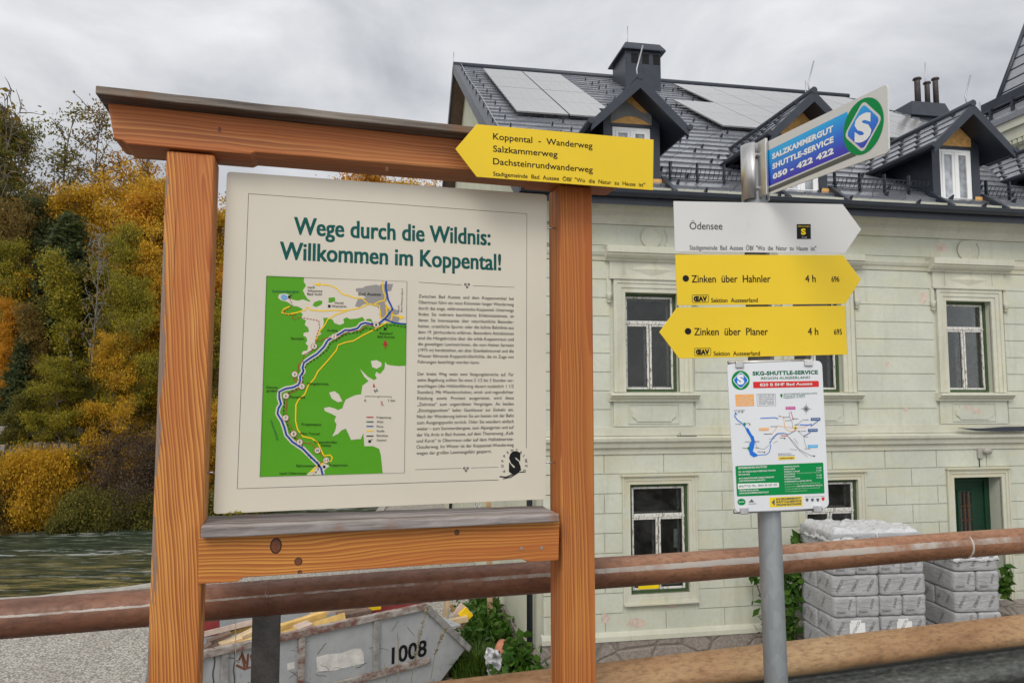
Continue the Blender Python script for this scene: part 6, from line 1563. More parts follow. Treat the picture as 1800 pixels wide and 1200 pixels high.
# grass and herbs along the far bank, undergrowth on the slope (nobody could count them)
def scatter(name, pts, col, size, hgt, lab=None, rng_seed=1):
    rng = np.random.default_rng(rng_seed); n = len(pts); c = np.array(pts)
    a = rng.uniform(0, 6.28, n); lean = rng.normal(size=(n, 2)) * .35; h = hgt * rng.uniform(.5, 1.3, n); w = size * rng.uniform(.6, 1.3, n)
    v = np.empty((n, 3, 3)); dx = np.stack([np.cos(a) * w, np.sin(a) * w, np.zeros(n)], 1)
    v[:, 0] = c - dx; v[:, 1] = c + dx; v[:, 2] = c + np.stack([lean[:, 0] * h, lean[:, 1] * h, h], 1)
    me = bpy.data.meshes.new(name); me.from_pydata(v.reshape(-1, 3).tolist(), [], [(3 * i, 3 * i + 1, 3 * i + 2) for i in range(n)]); me.materials.append(LEAF[col])
    o = bpy.data.objects.new(name, me); COL.objects.link(o); tag(o, lab, None, None, 'stuff'); return o
rg = np.random.default_rng(12)
pts = []
for _ in range(16000):
    t, d = rg.uniform(-6, 26), abs(rg.normal(0, .9)) + .35; p = fb[0] + dirf * t + nf * d; pts.append((p.x, p.y, hill_z(p)))
scatter('bank_grass', pts[:11000], 'yellowgreen', .03, .55, 'tall yellowing grass along the far water edge', 2)
scatter('bank_herbs', pts[11000:], 'brown', .04, .45, 'brown withered herbs along the far water edge', 3)
C = []
for _ in range(42000):
    t, d = rg.uniform(-8, 34), rg.uniform(1.0, 16); p = fb[0] + dirf * t + nf * d
    if noise.noise(Vector((p.x * .5, p.y * .5, 9))) < -.15: continue
    C.append((p.x, p.y, hill_z(p) + abs(rg.normal(0, .45))))
me = leaves_mesh('undergrowth', C, .07 * rg.uniform(.6, 1.4, len(C)), rg); me.materials.clear(); me.materials.append(LEAF['dark'])
o = bpy.data.objects.new('undergrowth', me); COL.objects.link(o); tag(o, 'dim olive undergrowth on the slope across the river', None, None, 'stuff')
# stone ledges on the bank, the little cascade
rk = random.Random(6)
for (x0, x1, y0, y1, Y, lab) in ((-20, 165, 766, 752, 31.6, 'upper grey stone ledge on the far bank'), (-20, 170, 806, 780, 31.0, 'lower grey stone ledge above the dark hollow')):
    m = MB(); N_ = 12
    for i in range(N_):
        xa, xb = x0 + (x1 - x0) * i / N_, x0 + (x1 - x0) * (i + .97) / N_
        a = at_depth(xa, y0 + rk.uniform(-3, 3), Y + i * .08); b = at_depth(xb, y1 + rk.uniform(-3, 3), Y + i * .08)
        m.box(a.x, b.x, a.y - rk.uniform(0, .15), a.y + 1.2, a.z, b.z)
    tag(m.build('stone_ledge', MAT['stone'], None, .06, 2), lab, 'ledge')
p = at_z(235, 905, WZ)
m = MB(); m.tube([p + Vector((0, .5, .75)), p + Vector((0, .2, .55)), p + Vector((0, 0, .1)), p + Vector((0, -.1, -.05))], [.08, .12, .22, .30], 10)
wf2 = plain('white_water', (.60, .63, .62), .5, 0, .3, 9, .6, 14)
tag(m.build('cascade', wf2), 'small white cascade running into the river by the timber post', 'cascade')
# ============================================================ SKIP AND ITS LOAD
sz = EYE - 3.28
a_ = at_z(350, 1150, sz); b_ = at_z(749, 1064, sz)
ang = math.atan2((b_ - a_).y, (b_ - a_).x)
FK = Frame((b_.x, b_.y, YARD), math.degrees(ang))
skip = empty('rubbish_skip', FK, 'grey rusty-rimmed builders skip numbered 1008, loaded with waste timber, on the gravel yard', 'skip')
K = lambda x, y, w=0: FK.uz(x, y, w)
def skip_paint():
    t = NT('scratched_grey_skip_paint'); f = t.noise(2.2, None, 6, .65); g = t.noise(22, t.coord((1, 1, .5)), 6, .7); st = t.noise(7, t.coord((1.6, 1, .25)), 6, .75)
    c = t.ramp(f, [(.3, (.30, .315, .325)), (.7, (.42, .43, .43))])
    c = t.mix(t.ramp(g, [(.60, bw(0)), (.68, bw(.7))]), c, (.17, .10, .065))
    c = t.mix(t.ramp(st, [(.64, bw(0)), (.70, bw(.8))]), c, (.07, .045, .035))
    return t.set(c, t.ramp(g, [(.4, bw(.42)), (.7, bw(.75))]), .0, .4)
def rusty_rim(name, grey):
    t = NT(name); g = t.noise(9, t.coord((.6, 1, 1)), 7, .72)
    return t.set(t.ramp(g, [(.30, (.13, .048, .035)), (.42, (.19, .10, .08)), (.50, (.26, .22, .19)), (.62, grey)]), .7, 0, .3)
MAT['skip'] = skip_paint(); MAT['rim'] = rusty_rim('rusty_skip_rim', (.40, .37, .34)); MAT['rim2'] = plain('grey_skip_rim', (.27, .262, .25), .65, 0, .35, 9)
H_ = sz - YARD
tip = K(821, 1136); bot = K(772, 1200)
sl_ = (bot[0] - tip[0]) / (bot[1] - tip[1]); bx = tip[0] + sl_ * (.06 - tip[1])
UL_ = K(348, 1150)[0]; WD = 1.75
sym = lambda u: UL_ - u * .22
prof = [(sym(bx), .06), (bx, .06), tip, (0, H_), (UL_, H_), (sym(tip[0]), tip[1])]
m = MB(); m.prism(prof, 0, .03); m.build('side_panel', MAT['skip'], skip, .004, 1)
m = MB(); m.prism(prof, WD - .03, WD); m.build('side_panel', MAT['skip'], skip, .004, 1)
m = MB()
def strip(p, q, w0, w1, t):
    d = (Vector(q) - Vector(p)).normalized(); n = Vector((-d.y, d.x)) * t
    return [p, q, (q[0] + n.x, q[1] + n.y), (p[0] + n.x, p[1] + n.y)], w0, w1
for p, q in ((prof[0], prof[1]), (prof[1], prof[2]), (prof[5], prof[0])):
    m.prism(*strip(p, q, .031, WD - .031, .03))
m.prism([(sym(tip[0]) + .1, H_ * .66), (tip[0] - .1, H_ * .66), (tip[0] - .1, H_ * .68), (sym(tip[0]) + .1, H_ * .68)], .031, WD - .031)
m.build('tray', MAT['skip'], skip)
m = MB(); m.box(UL_, .0, -.055, .035, H_ - .045, H_ + .045); m.build('top_rim', MAT['rim'], skip, .006, 2); m = MB(); m.box(UL_, 0, WD - .035, WD + .055, H_ - .045, H_ + .045); m.build('top_rim', MAT['rim'], skip, .006, 2)
m = MB()
for w0, w1 in ((-.055, .035), (WD - .035, WD + .055)):
    m = MB(); m.prism([(0.0, H_ + .05), (tip[0] + .06, tip[1] - .0), (tip[0] + .0, tip[1] - .07), (-.06, H_ - .04)], w0, w1); m.build('slope_rim', MAT['rim2'], skip, .005, 2); m = MB()
    m.prism([(UL_, H_ + .05), (UL_ + .06, H_ - .04), (sym(tip[0]), tip[1] - .07), (sym(tip[0]) - .06, tip[1])], w0, w1); m.build('slope_rim', MAT['rim2'], skip, .005, 2)
m = MB()
r0 = K(590, 1202); r1 = K(754, 1158)
zr = (r0[1] + r1[1]) / 2
m.box(UL_ + .3, r1[0], -.05, -.001, zr - .05, zr + .045); m.build('belt_rail', MAT['rim'], skip, .005, 1)
for x_ in (529, 660, 395):
    c = K(x_, 1130)[0]; m = MB(); m.box(c - .045, c + .045, -.045, -.001, zr + .046, H_ - .047); m.build('rib', MAT['rim'] if x_ == 529 else MAT['rim2'], skip, .005, 1)
m = MB(); m.sheet([K(*p) for p in ((690, 1165), (749, 1150), (748, 1133), (690, 1146))][:0] or [(0, 0), (.001, 0), (0, .001)], -.003) if False else None
m = MB(); text(m, '1008', K(689, 1166, -.003), K(749, 1151, -.003), .235, -.004, 0, .045); m.build('number', MAT['black'], skip)
m = MB()
P = [(556, 1154), (575, 1149), (600, 1147), (622, 1139), (634, 1139), (639, 1146), (640, 1165), (610, 1172), (590, 1177), (557, 1180)]
m.sheet([K(*p, -.003) for p in P], -.003); m.build('blank_sticker', plain('dirty_white_patch', (.62, .60, .56), .6, 0, .2, 9), skip); m = MB(); m.sheet([K(*p, -.003) for p in ((505, 1165), (518, 1162), (518, 1174), (505, 1177))], -.003); m.build('blank_sticker', plain('dirty_white_sticker', (.62, .60, .56), .6, 0, .2, 9), skip)
m = MB()
for pts in ('420,1160 425,1145 432,1165 440,1150 445,1170 430,1175 415,1168', '425,1150 430,1172', '436,1148 434,1172'): m.stroke([K(*map(float, p.split(','))) for p in pts.split()], .03, -.0035)
m.build('rust_scrawl', plain('rust_scratch', (.16, .06, .03), .8, 0, .3, 9), skip)
m = MB(); rs_ = random.Random(9)
for _ in range(30):
    u = rs_.uniform(UL_ + .2, -.05); z = rs_.uniform(zr + .1, H_ - .1); p = [(u, z)]; d = rs_.uniform(-1.2, 1.2)
    for k_ in range(4): d += rs_.uniform(-.5, .5); p.append((p[-1][0] + .05 * math.cos(d) * rs_.uniform(.4, 1.6), p[-1][1] + .05 * math.sin(d)))
    if min(q[1] for q in p) > zr + .06 and max(q[1] for q in p) < H_ - .06: m.stroke(p, rs_.uniform(.003, .009), -.0032)
for x_, dx in ((377, 2), (413, -1)):   # drips of tar
    u = K(x_, 1130)[0]; m.stroke([(u + .01 * math.sin(i * 1.3), H_ - .06 - i * .06) for i in range(10)], .018, -.0034)
m.build('scratches', plain('black_scratch', (.075, .065, .06), .7), skip)
# the load: boards, each its own thing
PW1 = plain('pale_board', (.56, .42, .25), .7, 0, .22, 9, .2, 60); PW2 = plain('yellow_board', (.66, .43, .14), .65, 0, .18, 9, .2, 60); PW3 = plain('grey_pink_board', (.50, .39, .32), .75, 0, .2, 7, .2, 60); PW4 = plain('dark_board', (.15, .10, .075), .8, 0, .3, 9, .3, 60); RED = plain('red_sheet_material', (.20, .022, .022), .6, 0, .3, 4)
YEL = plain('yellow_plastic', (.85, .56, .01), .4, 0, .08, 5)
def board_at(x0, y0, x1, y1, w, wid, th, mat, label, name='timber_board', roll=0.0, cat='board', grp='waste timber in the skip', fr=None):
    fr = fr or FK
    a = fr.M @ fr.loc(x0, y0, w); b = fr.M @ fr.loc(x1, y1, w); d = b - a; c = (a + b) / 2
    x = d.normalized(); y = fr.w - x * fr.w.dot(x); y.normalize(); z = x.cross(y)
    M3 = Matrix((x, y, z)).transposed() @ Matrix.Rotation(roll, 3, 'X')
    m = MB(); m.box(-d.length / 2, d.length / 2, -wid / 2, wid / 2, -th / 2, th / 2)
    o = m.build(name, mat, None, .003, 1); o.location = c; o.rotation_euler = M3.to_euler()
    return tag(o, label, cat, grp)
board_at(350, 1116, 455, 1090, .62, .30, .07, PW3, 'wide greyish-pink board leaning at the left end of the skip', roll=-.3)
board_at(386, 1134, 424, 1122, .30, .16, .07, PW1, 'short pale block lying at the left end of the skip')
board_at(420, 1121, 446, 1108, .35, .14, .06, PW1, 'second short pale block, right of the first at the left end of the skip')
board_at(388, 1142, 460, 1120, .18, .12, .05, PW2, 'thin yellow board along the front rim, left part of the skip')
board_at(352, 1146, 372, 1132, .2, .12, .08, PW4, 'dark stump of timber at the far left end of the skip')
board_at(470, 1110, 572, 1078, .55, .10, .09, PW2, 'long yellow squared timber pointing up behind the steel rail post')
board_at(495, 1117, 602, 1084, .26, .22, .11, PW2, 'wide yellow board, broadest in the middle of the skip', roll=-.35)
board_at(548, 1076, 602, 1066, .8, .22, .06, PW1, 'pale flat board end on top of the heap in the skip')
board_at(595, 1084, 648, 1073, .55, .20, .09, PW4, 'dark brown board end right of the yellow ones in the skip')
board_at(586, 1098, 592, 1082, .22, .05, .05, PW1, 'thin upright stick standing in the middle of the skip')
board_at(520, 1108, 545, 1098, .2, .20, .10, PW3, 'small grey offcut at the front rim under the wide yellow board')
board_at(600, 1093, 700, 1074, .35, .12, .04, PW3, 'thin greyish lath along the front rim, right part of the skip')
board_at(585, 1072, 650, 1060, 1.0, .30, .04, PW3, 'pale sheet edge at the back of the heap in the skip')
board_at(637, 1070, 668, 1066, .75, .08, .06, YEL, 'short yellow plastic profile on the red sheet in the skip', 'plastic_profile', 0, 'profile')
extra = ((505, 1122, 575, 1100, .16, .10, .05, PW1, 'pale lath along the rim under the wide yellow board'), (560, 1104, 640, 1086, .5, .16, .05, PW4, 'dark stained board under the brown board end'), (510, 1098, 590, 1070, .75, .14, .06, PW3, 'grey plank behind the long yellow squared timber'), (640, 1086, 715, 1070, .5, .09, .05, PW2, 'narrow yellow batten towards the right end of the skip'), (365, 1128, 405, 1112, .4, .10, .05, PW4, 'dark broken board beneath the wide greyish-pink one'), (400, 1112, 440, 1100, .6, .10, .06, PW2, 'short yellow block behind the pale blocks'))
for (xa, ya, xb, yb, w_, wi_, th_, mm_, lb_) in extra: board_at(xa, ya, xb, yb, w_, wi_, th_, mm_, lb_, roll=rs_.uniform(-.25, .1))
board_at(630, 1078, 742, 1058, 1.2, .12, .34, RED, 'dark red sheet standing at the right back of the skip', 'red_sheet', -.2, 'sheet')
board_at(340, 1100, 384, 1092, 1.0, .12, .34, RED, 'small dark red sheet showing at the left end of the skip', 'red_sheet', -.2, 'sheet')
rs_ = random.Random(21)
for i, lb_ in enumerate(('first dark scrap at the left front of the skip', 'second dark scrap beside the first in the skip', 'third scrap, behind the short pale blocks', 'scrap piece under the long yellow timber', 'scrap piece right of the thin upright stick', 'scrap piece near the dark brown board end')):
    x_ = (360, 372, 440, 500, 620, 660)[i]; y_ = (1146, 1140, 1112, 1122, 1094, 1086)[i]
    board_at(x_, y_, x_ + 26, y_ - 8 + rs_.uniform(-6, 6), .25 + rs_.uniform(0, .3), .14, .05, (PW4, PW4, PW3, PW1, PW4, PW3)[i], lb_, roll=rs_.uniform(-.5, .5))
# timber leaning beyond the skip's right end
FB2 = Frame((at_depth(800, 1110, 11.9).x, 11.9, YARD), 15)
g2 = 'waste timber leaning beyond the skip'
board_at(786, 1048, 781, 1098, .9, .05, .26, PW1, 'wide pale plank standing upright beyond the right end of the skip', roll=0, grp=g2, fr=FB2).rotation_euler.rotate_axis('X', R(90))
board_at(793, 1062, 805, 1094, .5, .05, .05, plain('brown_batten', (.30, .16, .05), .7), 'brown batten leaning on the upright plank', grp=g2, fr=FB2)
board_at(800, 1086, 817, 1064, .45, .10, .16, PW3, 'greyish board leaning beside the yellow crate piece', grp=g2, fr=FB2)
board_at(790, 1093, 822, 1086, .30, .10, .09, PW1, 'flat pale board lying across the leaning timber', grp=g2, fr=FB2)
board_at(806, 1104, 827, 1074, .5, .03, .10, PW1, 'thin pale board slanting behind the yellow piece', grp=g2, fr=FB2)
board_at(812, 1086, 825, 1073, .36, .06, .19, YEL, 'bright yellow plastic piece among the leaning timber', 'plastic_piece', 0, 'plastic', g2, FB2)
# tall stake beside the gable
p = at_depth(862, 1112, 14.4); q_ = at_depth(857, 700, 14.4)
m = MB(); m.box(-.055, .055, -.05, .05, -.4, at_depth(857, 880, 14.4).z - p.z + .9); o = m.build('timber_stake', plain('sun_bleached_stake', (.46, .30, .17), .75, 0, .25, 7, .3, 50), None, .004, 1); o.location = (p.x, p.y, p.z); o.rotation_euler = (0, R(-1), 0)
tag(o, 'tall square timber stake standing by the gable wall of the house', 'stake')

# ============================================================ INSULATION PACKS
def film():
    t = NT('grey_shrink_film'); f = t.noise(3, None, 5); g = t.noise(7, t.coord((1, 1, 4)), 6, .7, .8)
    t.bump(g, .8, .04)
    return t.set(t.ramp(f, [(.3, (.36, .36, .37)), (.7, (.50, .50, .505))]), .48, 0, .35)
MAT['film'] = film(); INK2 = plain('grey_print', (.09, .09, .09), .5)
def pack_mesh(L_, D_, H2, seed):
    """a soft pack: rounded block with bulging, slightly uneven faces"""
    bm = bmesh.new(); bmesh.ops.create_cube(bm, size=1)
    bmesh.ops.subdivide_edges(bm, edges=bm.edges, cuts=11, use_grid_fill=True)
    for v in bm.verts:
        p = v.co * 2; q = Vector([math.copysign(abs(c) ** 1.0, c) for c in p])
        mxs = sorted(abs(c) for c in q); e_ = (mxs[1] ** 12)
        s_ = 1 - .030 * e_ - .03 * (mxs[0] ** 8) * e_
        n_ = noise.noise(Vector((p.x * 1.7 + seed, p.y * 1.7, p.z * 1.7))) * .03
        q = q * (s_ + n_ * .5)
        v.co = Vector((q.x * L_ / 2, q.y * D_ / 2, q.z * H2 / 2 * .985 + H2 / 2))
    me = bpy.data.meshes.new('pack'); bm.to_mesh(me); bm.free(); me.materials.append(MAT['film'])
    me.polygons.foreach_set('use_smooth', [True] * len(me.polygons)); return me
PL, PD, PH = .72, .48, .305
def pack(name, L_, D_, seed, words):
    o = bpy.data.objects.new(name, pack_mesh(L_, D_, PH, seed)); COL.objects.link(o)
    m = MB(); fy = -D_ / 2 - .007
    for (x, z, a, s_) in words: textc(m, 'STEICO', (x, z), .040 * s_, fy, 0, .014, 1.0, a)
    # the same print on the left flank
    b0 = len(m.v)
    for (y, a) in ((-D_ * .22, 1.05), (D_ * .2, 1.05)):
        n0 = len(m.v); textc(m, 'STEICO', (y, PH * .5), .034, 0, 0, 0, 1, a)
        for i in range(n0, len(m.v)): u_, _, z_ = m.v[i]; m.v[i] = (-L_ / 2 - .007, -u_, z_)
    l_ = m.build('print', INK2, o, fix=False); return o
PA = pack('insulation_pack', PL, PD, 1, [(-.24, .15, 1.05, 1), (0, .155, 1.05, 1), (.24, .15, 1.05, 1)])
PB = pack('insulation_pack', PL / 2, PD * 2, 5, [(.07, .19, 1.3, .8), (-.09, .07, .05, .7)])
tape = MB(); tape.box(-.12, .12, -PD / 2 - .006, -PD / 2 - .003, .05, .23); tape.box(-.10, .06, -PD / 2 - .006, -PD / 2 - .003, .225, .27)
fl0 = at_depth(1465, 1028, 10.75); rl0 = at_depth(1679, 1010, 11.0)
FP1 = Frame((fl0.x, fl0.y, YARD + .12), 6); FP2 = Frame((rl0.x, rl0.y, YARD + .12), 6)
NROW = 8
ords = ['lowest', 'second-lowest', 'third-lowest', 'fourth-lowest', 'fourth from the top', 'third from the top', 'second from the top', 'topmost']
def put(src, fr, u, w, z, label, group):
    c = src.copy(); COL.objects.link(c)
    for ch in children(src): d = ch.copy(); COL.objects.link(d); d.parent = c
    c.location = fr.M @ Vector((u, w, z)); c.rotation_euler = (0, 0, fr.a + rp2.uniform(-.02, .02)); return tag(c, label, 'insulation pack', group)
rp2 = random.Random(2)
def stack(fr, ncol, nrow, which):
    for col in range(ncol):
        cn = '' if ncol == 1 else (' left column,' if col == 0 else ' right column,')
        for r in range(nrow):
            u0_ = col * (PL + .015); z = r * PH + rp2.uniform(0, .004)
            long_ = (r + (1 if which == 'right' else 0)) % 2 == 1
            o_ = ords[r] if nrow == 8 else ['lowest', 'second-lowest', 'third-lowest', 'fourth-lowest', 'third from the top', 'second from the top', 'topmost'][r]
            if long_:
                o = put(PA, fr, u0_ + PL / 2 + rp2.uniform(-.012, .012), PD / 2, z, f'long STEICO pack, {o_} front one,{cn} {which} stack', 'wrapped insulation packs stacked in the yard')
                if (col, r) in ((0, 3), (1, 3), (0, 1)) : tape.build('paper_label', MAT['white'], o, fix=False)
                put(PA, fr, u0_ + PL / 2, PD * 1.5 + .01, z, f'long STEICO pack, {o_} rear one,{cn} {which} stack', 'wrapped insulation packs stacked in the yard')
            else:
                for k_, nm in ((0, 'left'), (1, 'right')):
                    put(PB, fr, u0_ + PL * (.25 + .5 * k_) + rp2.uniform(-.006, .006), PD + rp2.uniform(-.02, .01), z, f'STEICO pack end, {o_} row, {nm} one,{cn} {which} stack', 'wrapped insulation packs stacked in the yard')
stack(FP1, 2, 8, 'left'); stack(FP2, 1, 7, 'right')
for p_ in (PA, PB):
    for ch in children(p_): bpy.data.objects.remove(ch)
    bpy.data.objects.remove(p_)
PAL = plain('pallet_wood', (.36, .27, .17), .8, 0, .25, 8)
for fr, n_, lab in ((FP1, 2, 'wooden pallet under the left stack of packs'), (FP2, 1, 'wooden pallet under the right stack of packs')):
    e = empty('pallet', fr, lab, 'pallet', 'pallets under the packs'); wd_ = n_ * PL
    m = MB()
    for i in range(6): m.box(0, wd_, i * .16, i * .16 + .11, -.024, -.002)
    m.build('deck_boards', PAL, e)
    m = MB()
    for u in (.05, wd_ / 2, wd_ - .05):
        for w in (.06, .48, .88): m.box(u - .05, u + .05, w - .05, w + .05, -.119, -.025)
    m.build('blocks', PAL, e)
# crumpled cover sheets on top
def cover(fr, n_, z, label, seed):
    N1, N2 = 90, 56; vs = []; L_ = n_ * (PL + .015)
    for i in range(N1 + 1):
        for j in range(N2 + 1):
            u = -.015 + (L_ + .02) * i / N1; w = -.02 + (2 * PD + .05) * j / N2
            ed = max(abs(2 * i / N1 - 1), abs(2 * j / N2 - 1))
            h = .012 + abs(noise.noise(Vector((u * 2.3 + seed, w * 1.6, 0)))) * .11 + abs(noise.noise(Vector((u * 8 + seed, w * 6, 3)))) * .05 + abs(noise.noise(Vector((u * 22 + seed, w * 15, 6)))) * .018
            vs.append((u + noise.noise(Vector((u * 5, w * 5, 8))) * .02, w, z + h - max(0, ed - .86) * 1.3))
    m = MB(); m.add(vs, [(i * (N2 + 1) + j, (i + 1) * (N2 + 1) + j, (i + 1) * (N2 + 1) + j + 1, i * (N2 + 1) + j + 1) for i in range(N1) for j in range(N2)], 0, True)
    o = m.build('plastic_cover', MAT['cover'], None, fix=False); o.matrix_world = fr.M; o.modifiers.new('solid', 'SOLIDIFY').thickness = .004
    return tag(o, label, 'plastic sheet')
t = NT('milky_plastic_sheet'); t.bump(t.noise(11, None, 6, .7, .6), .8, .04); MAT['cover'] = t.set(t.ramp(t.noise(3), [(.3, (.55, .55, .56)), (.7, (.70, .70, .71))]), .28, 0, .5)
cover(FP1, 2, NROW * PH, 'crumpled milky plastic sheet covering the left stack of packs', 1)
cover(FP2, 1, 7 * PH, 'crumpled milky plastic sheet covering the right stack, behind the handrail', 6)

# ============================================================ TERRACE, PLANTS AND CLUTTER BY THE HOUSE
m = MB(); m.box(H(1742, 1060).x - .35, UEND, -1.5, .0, YARD - .5, DZ0 - .002); m.box(H(1742, 1060).x - .40, UEND, -1.55, -.06, DZ0 - .10, DZ0 + .012)
o = m.build('entrance_terrace', MAT['stone'], None, .02, 2); o.matrix_world = FH.M; o.location.z = 0; tag(o, 'low stone terrace in front of the green house door', 'terrace')
def leafy(name, pts, size, col, label, cat, stems, seed, group=None, aspect=1.5, bark=None):
    rng = np.random.default_rng(seed); c = np.array(pts); b = Vector(c.mean(0)); b.z = c[:, 2].min()
    e = empty(name, b, label, cat, group)
    me = leaves_mesh('foliage', c - np.array(b), size * rng.uniform(.6, 1.35, len(c)), rng, aspect, .75); me.materials.clear(); me.materials.append(LEAF[col])
    o = bpy.data.objects.new('foliage', me); COL.objects.link(o); o.parent = e
    if stems:
        m = MB()
        for s_ in stems: m.tube([Vector(p) - b for p in s_], .012, 5, 0, False)
        m.build('stems', bark or BARK, e)
    return e
rv = random.Random(31)
# climbing plant on the facade behind the sign post
pts = []; st_ = []
for (x, y, n_, sx_, sy_) in ((1325, 1012, 14, 7, 5), (1385, 1030, 40, 10, 16), (1393, 1040, 25, 12, 20), (1388, 1075, 40, 9, 20), (1382, 1105, 40, 9, 18), (1384, 1130, 30, 9, 10), (1398, 1010, 14, 9, 7), (1402, 946, 10, 5, 4), (1350, 1060, 30, 12, 40)):
    for _ in range(int(n_ * 1.7)): 
        p = at_depth(x + rv.gauss(0, sx_), y + rv.gauss(0, sy_), 11.75 + rv.uniform(-.15, .1)); pts.append(tuple(p))
for x0, x1, y1 in ((1370, 1402, 946), (1365, 1325, 1010), (1372, 1398, 1012), (1368, 1392, 1040)):
    a = at_depth(x0, 1180, 11.8); b = at_depth(x1, y1, 11.8); st_.append([a, a.lerp(b, .5) + Vector((.06, 0, .05)), b])
leafy('climbing_plant', pts, .058, 'green', 'leafy green shoots climbing the house wall behind the grey sign post', 'climbing plant', st_, 5)
# weed by the door
pts = [tuple(at_depth(1768 + rv.gauss(0, 5), 1025 + rv.gauss(0, 13), 12.2 + rv.uniform(-.1, .1))) for _ in range(70)]
leafy('weed', pts, .06, 'green', 'small green weed right of the right stack of packs', 'plant', None, 6)
# fern and herbs between skip and gable; grass tuft; leafy plant by the quoin
pts = []
for (x, y, Y, n_, s_) in ((848, 1064, 14.6, 220, .16), (842, 1085, 14.0, 300, .22), (848, 1102, 13.6, 260, .22), (866, 1108, 13.2, 160, .16), (832, 1114, 13.2, 160, .16), (852, 1072, 14.9, 160, .16)):
    for _ in range(n_):
        p = at_depth(x, y, Y); pts.append((p.x + rv.gauss(0, s_), p.y + rv.gauss(0, s_), max(YARD + .02, p.z + rv.gauss(0, s_ * .7))))
leafy('herb_patch', pts, .038, 'green', 'green ferns and herbs between the skip and the gable wall', 'plants', None, 8, None, 2.2)
b0 = at_z(836, 1190, YARD); b1 = at_z(905, 1200, YARD)
def tuft(cx_, cy_, r, n_, h, name, lab, seed, col='grass'):
    rng = np.random.default_rng(seed); m = MB()
    e = empty(name, (cx_, cy_, YARD), lab, 'grass tuft')
    for _ in range(n_):
        a = rng.uniform(0, 6.28); rr = r * math.sqrt(rng.random()); x, y = rr * math.cos(a), rr * math.sin(a); hh2 = h * rng.uniform(.5, 1.2); o_ = .6 * hh2 * rng.uniform(.2, 1.2)
        dx_, dy_ = math.cos(a + rng.normal() * .5), math.sin(a + rng.normal() * .5); w = .008
        px_, py_ = -dy_ * w, dx_ * w
        m.add([(x - px_, y - py_, 0), (x + px_, y + py_, 0), (x + dx_ * o_ * .35 + px_ * .8, y + dy_ * o_ * .35 + py_ * .8, hh2 * .65), (x + dx_ * o_ * .35 - px_ * .8, y + dy_ * o_ * .35 - py_ * .8, hh2 * .65), (x + dx_ * o_, y + dy_ * o_, hh2 * .8)], [(0, 1, 2, 3), (3, 2, 4)])
    m.build('blades', LEAF[col], e, fix=False); return e
tuft(b0.x, b0.y, .42, 1500, .50, 'grass_tuft', 'lush green grass tuft in front of the skip end', 4)
pts = []
for (x, y, n_, sx_, sy_) in ((908, 1135, 60, 9, 9), (918, 1150, 60, 12, 10), (905, 1165, 50, 10, 10), (925, 1178, 90, 22, 9), (900, 1188, 60, 25, 6), (935, 1190, 60, 14, 8)):
    for _ in range(n_): pts.append(tuple(at_depth(x + rv.gauss(0, sx_), y + rv.gauss(0, sy_), 10.9 + rv.uniform(-.25, .2))))
leafy('leafy_plant', [(a, b, max(c, YARD + .02)) for a, b, c in pts], .07, 'green', 'broad-leaved green plant at the corner of the house', 'plant', None, 9, None, 1.2)
# rubble and earth along the gable (ground cover)
rg2 = np.random.default_rng(5); m = MB()
for _ in range(420):
    x = rg2.uniform(790, 960); y = rg2.uniform(1120, 1215); p = at_z(x, y, YARD)
    s_ = abs(rg2.normal(0, .03)) + .02; M3 = Matrix.Rotation(rg2.uniform(0, 6), 3, 'Z') @ Matrix.Rotation(rg2.uniform(-.6, .6), 3, 'X')
    m.obox((p.x, p.y, YARD + s_ * .4), (s_ * 2.2, s_ * 1.5, s_), M3, int(rg2.integers(0, 2)))
tag(m.build('rubble', [PW1, MAT['conc']], None, .006, 1), 'stone chips and wood rubble strewn along the gable wall', None, None, 'stuff')
rg3 = np.random.default_rng(8); C = []
for _ in range(5200):
    x = rg3.uniform(800, 960); y = rg3.uniform(1085, 1205)
    p = at_z(x, y, YARD)
    if noise.noise(Vector((p.x * 1.1, p.y * 1.1, 2))) < -.05: continue
    C.append((p.x, p.y, YARD + abs(rg3.normal(0, .07)) + .01))
me = leaves_mesh('ground_herbs', C, .035 * rg3.uniform(.6, 1.4, len(C)), rg3, 1.5, .8); me.materials.clear(); me.materials.append(LEAF['green'])
o = bpy.data.objects.new('ground_herbs', me); COL.objects.link(o); tag(o, 'low green weeds covering the ground beside the gable wall', None, None, 'stuff')
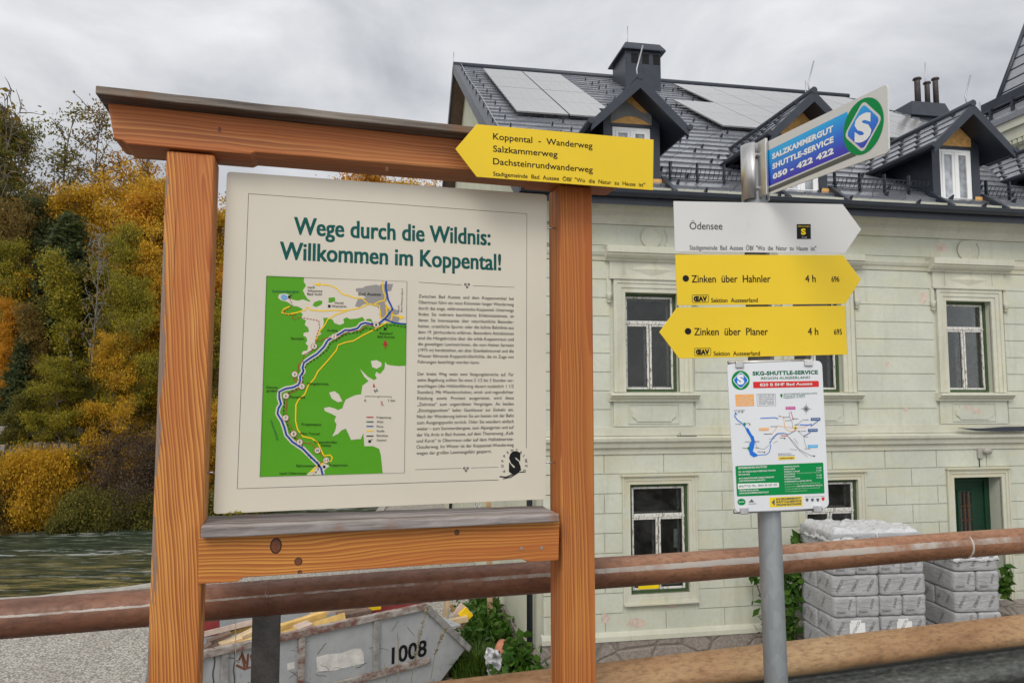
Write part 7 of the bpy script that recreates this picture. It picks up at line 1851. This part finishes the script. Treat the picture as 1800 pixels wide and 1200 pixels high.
# clay pipe piece and torn plastic
a = at_depth(884, 1134, 11.6); b = at_depth(876, 1158, 11.1)
e = empty('drain_pipe_piece', (b.x, b.y, b.z), 'short reddish plastic drain pipe lying by the corner of the house', 'drain pipe')
PK = plain('red_brown_pipe', (.45, .17, .10), .5, 0, .12, 6)
d = a - b
m = MB(); m.tube([Vector((0, 0, 0)), d * .98], .085, 20, 0, False); m.build('tube', PK, e); m = MB(); m.tube([d * .62, d * .66, d, d * 1.02], [.085, .105, .105, .10], 20, 0, False); m.build('socket', PK, e)
MB().tube([d * .02, d * .03], .08, 20).build('dark_bore', MAT['black'], e)
def crumple(name, pxs, Y, label, seed, sc):
    m = MB(); rngc = random.Random(seed)
    N1, N2 = 18, 12; vs = []
    for i in range(N1 + 1):
        for j in range(N2 + 1):
            t, s_ = i / N1, j / N2
            x = pxs[0] + (pxs[2] - pxs[0]) * t + (s_ - .5) * sc * (1 + .4 * math.sin(t * 5)); y = pxs[1] + (pxs[3] - pxs[1]) * t + (s_ - .5) * sc * .3
            p = at_depth(x, y, Y + noise.noise(Vector((t * 5 + seed, s_ * 4, 0))) * .22 + noise.noise(Vector((t * 10 + seed, s_ * 7, 4))) * .05); vs.append((p.x + .03 * noise.noise(Vector((t * 9, s_ * 9, seed))), p.y, max(p.z, YARD + .01)))
    m.add(vs, [(i * (N2 + 1) + j, (i + 1) * (N2 + 1) + j, (i + 1) * (N2 + 1) + j + 1, i * (N2 + 1) + j + 1) for i in range(N1) for j in range(N2)], 0, True)
    o = m.build(name, MAT['cover'], None, fix=False); o.modifiers.new('solid', 'SOLIDIFY').thickness = .003
    return tag(o, label, 'plastic scrap', 'torn plastic by the house corner')
crumple('plastic_scrap', (868, 1140, 866, 1198), 10.95, 'torn white plastic sheet under the reddish drain pipe', 2, 22)
crumple('plastic_scrap', (895, 1143, 925, 1160), 11.1, 'white plastic shreds among the broad leaves at the house corner', 5, 16)
# tall dry grass stalks standing right behind the guardrail
def stalk(pxs, Y, label, head):
    P = [at_depth(x, y, Y) for x, y in pxs]; b = P[0].copy(); e = empty('grass_stalk', b, label, 'grass stalk', 'dry grass stalks behind the guardrail')
    m = MB(); m.tube([p - b for p in P], .0016, 5, 0, False); m.build('stem', LEAF['dry'], e)
    rng = np.random.default_rng(len(label)); C = []
    n0 = int(len(P) * (1 - head))
    for p, q in zip(P[n0 - 1:], P[n0:]):
        for _ in range(26): t_ = rng.random(); c = p.lerp(q, t_) - b; C.append((c.x + rng.normal() * .004, c.y + rng.normal() * .004, c.z + rng.normal() * .003))
    if C:
        me = leaves_mesh('seed_head', C, .004 * rng.uniform(.6, 1.3, len(C)), rng, 2.0); me.materials.clear(); me.materials.append(LEAF['dry']); o = bpy.data.objects.new('seed_head', me); COL.objects.link(o); o.parent = e
stalk([(700, 1330), (716, 1240), (728, 1165), (733, 1140), (738, 1115), (746, 1085), (755, 1062)], 3.2, 'taller dry grass stalk with drooping seed head before the skip', .45)
stalk([(735, 1330), (752, 1230), (764, 1150), (768, 1138), (776, 1118), (786, 1100)], 3.25, 'second dry grass stalk with seed head, right of the taller one', .45)
stalk([(705, 1330), (702, 1230), (700, 1120)], 3.15, 'bare thin grass stem left of the dry seed heads', 0)
stalk([(678, 1330), (683, 1230), (676, 1165)], 3.15, 'short bare grass stem in front of the skip rail', 0)
stalk([(440, 1330), (452, 1180), (482, 1105), (488, 1080)], 2.9, 'thin dry stem leaning past the steel rail post', 0)
stalk([(412, 1330), (414, 1200), (414, 1085)], 2.9, 'thin dark upright stem left of the steel rail post', 0)
# tiny moss and leaf bits lying on the ledge
p = L(410, 893, .06); rngm = np.random.default_rng(4); wp = FB.M @ p
C = rngm.normal(size=(60, 3)) * np.array([.012, .008, .004]) + np.array([wp.x, wp.y, L(380, 905, .06).z + .006])
me = leaves_mesh('moss_tuft', C, .004 * rngm.uniform(.6, 1.4, 60), rngm); me.materials.clear(); me.materials.append(LEAF['yellowgreen'])
o = bpy.data.objects.new('moss_tuft', me); COL.objects.link(o); tag(o, 'small yellowish moss tuft on the left end of the weathered ledge', 'moss')
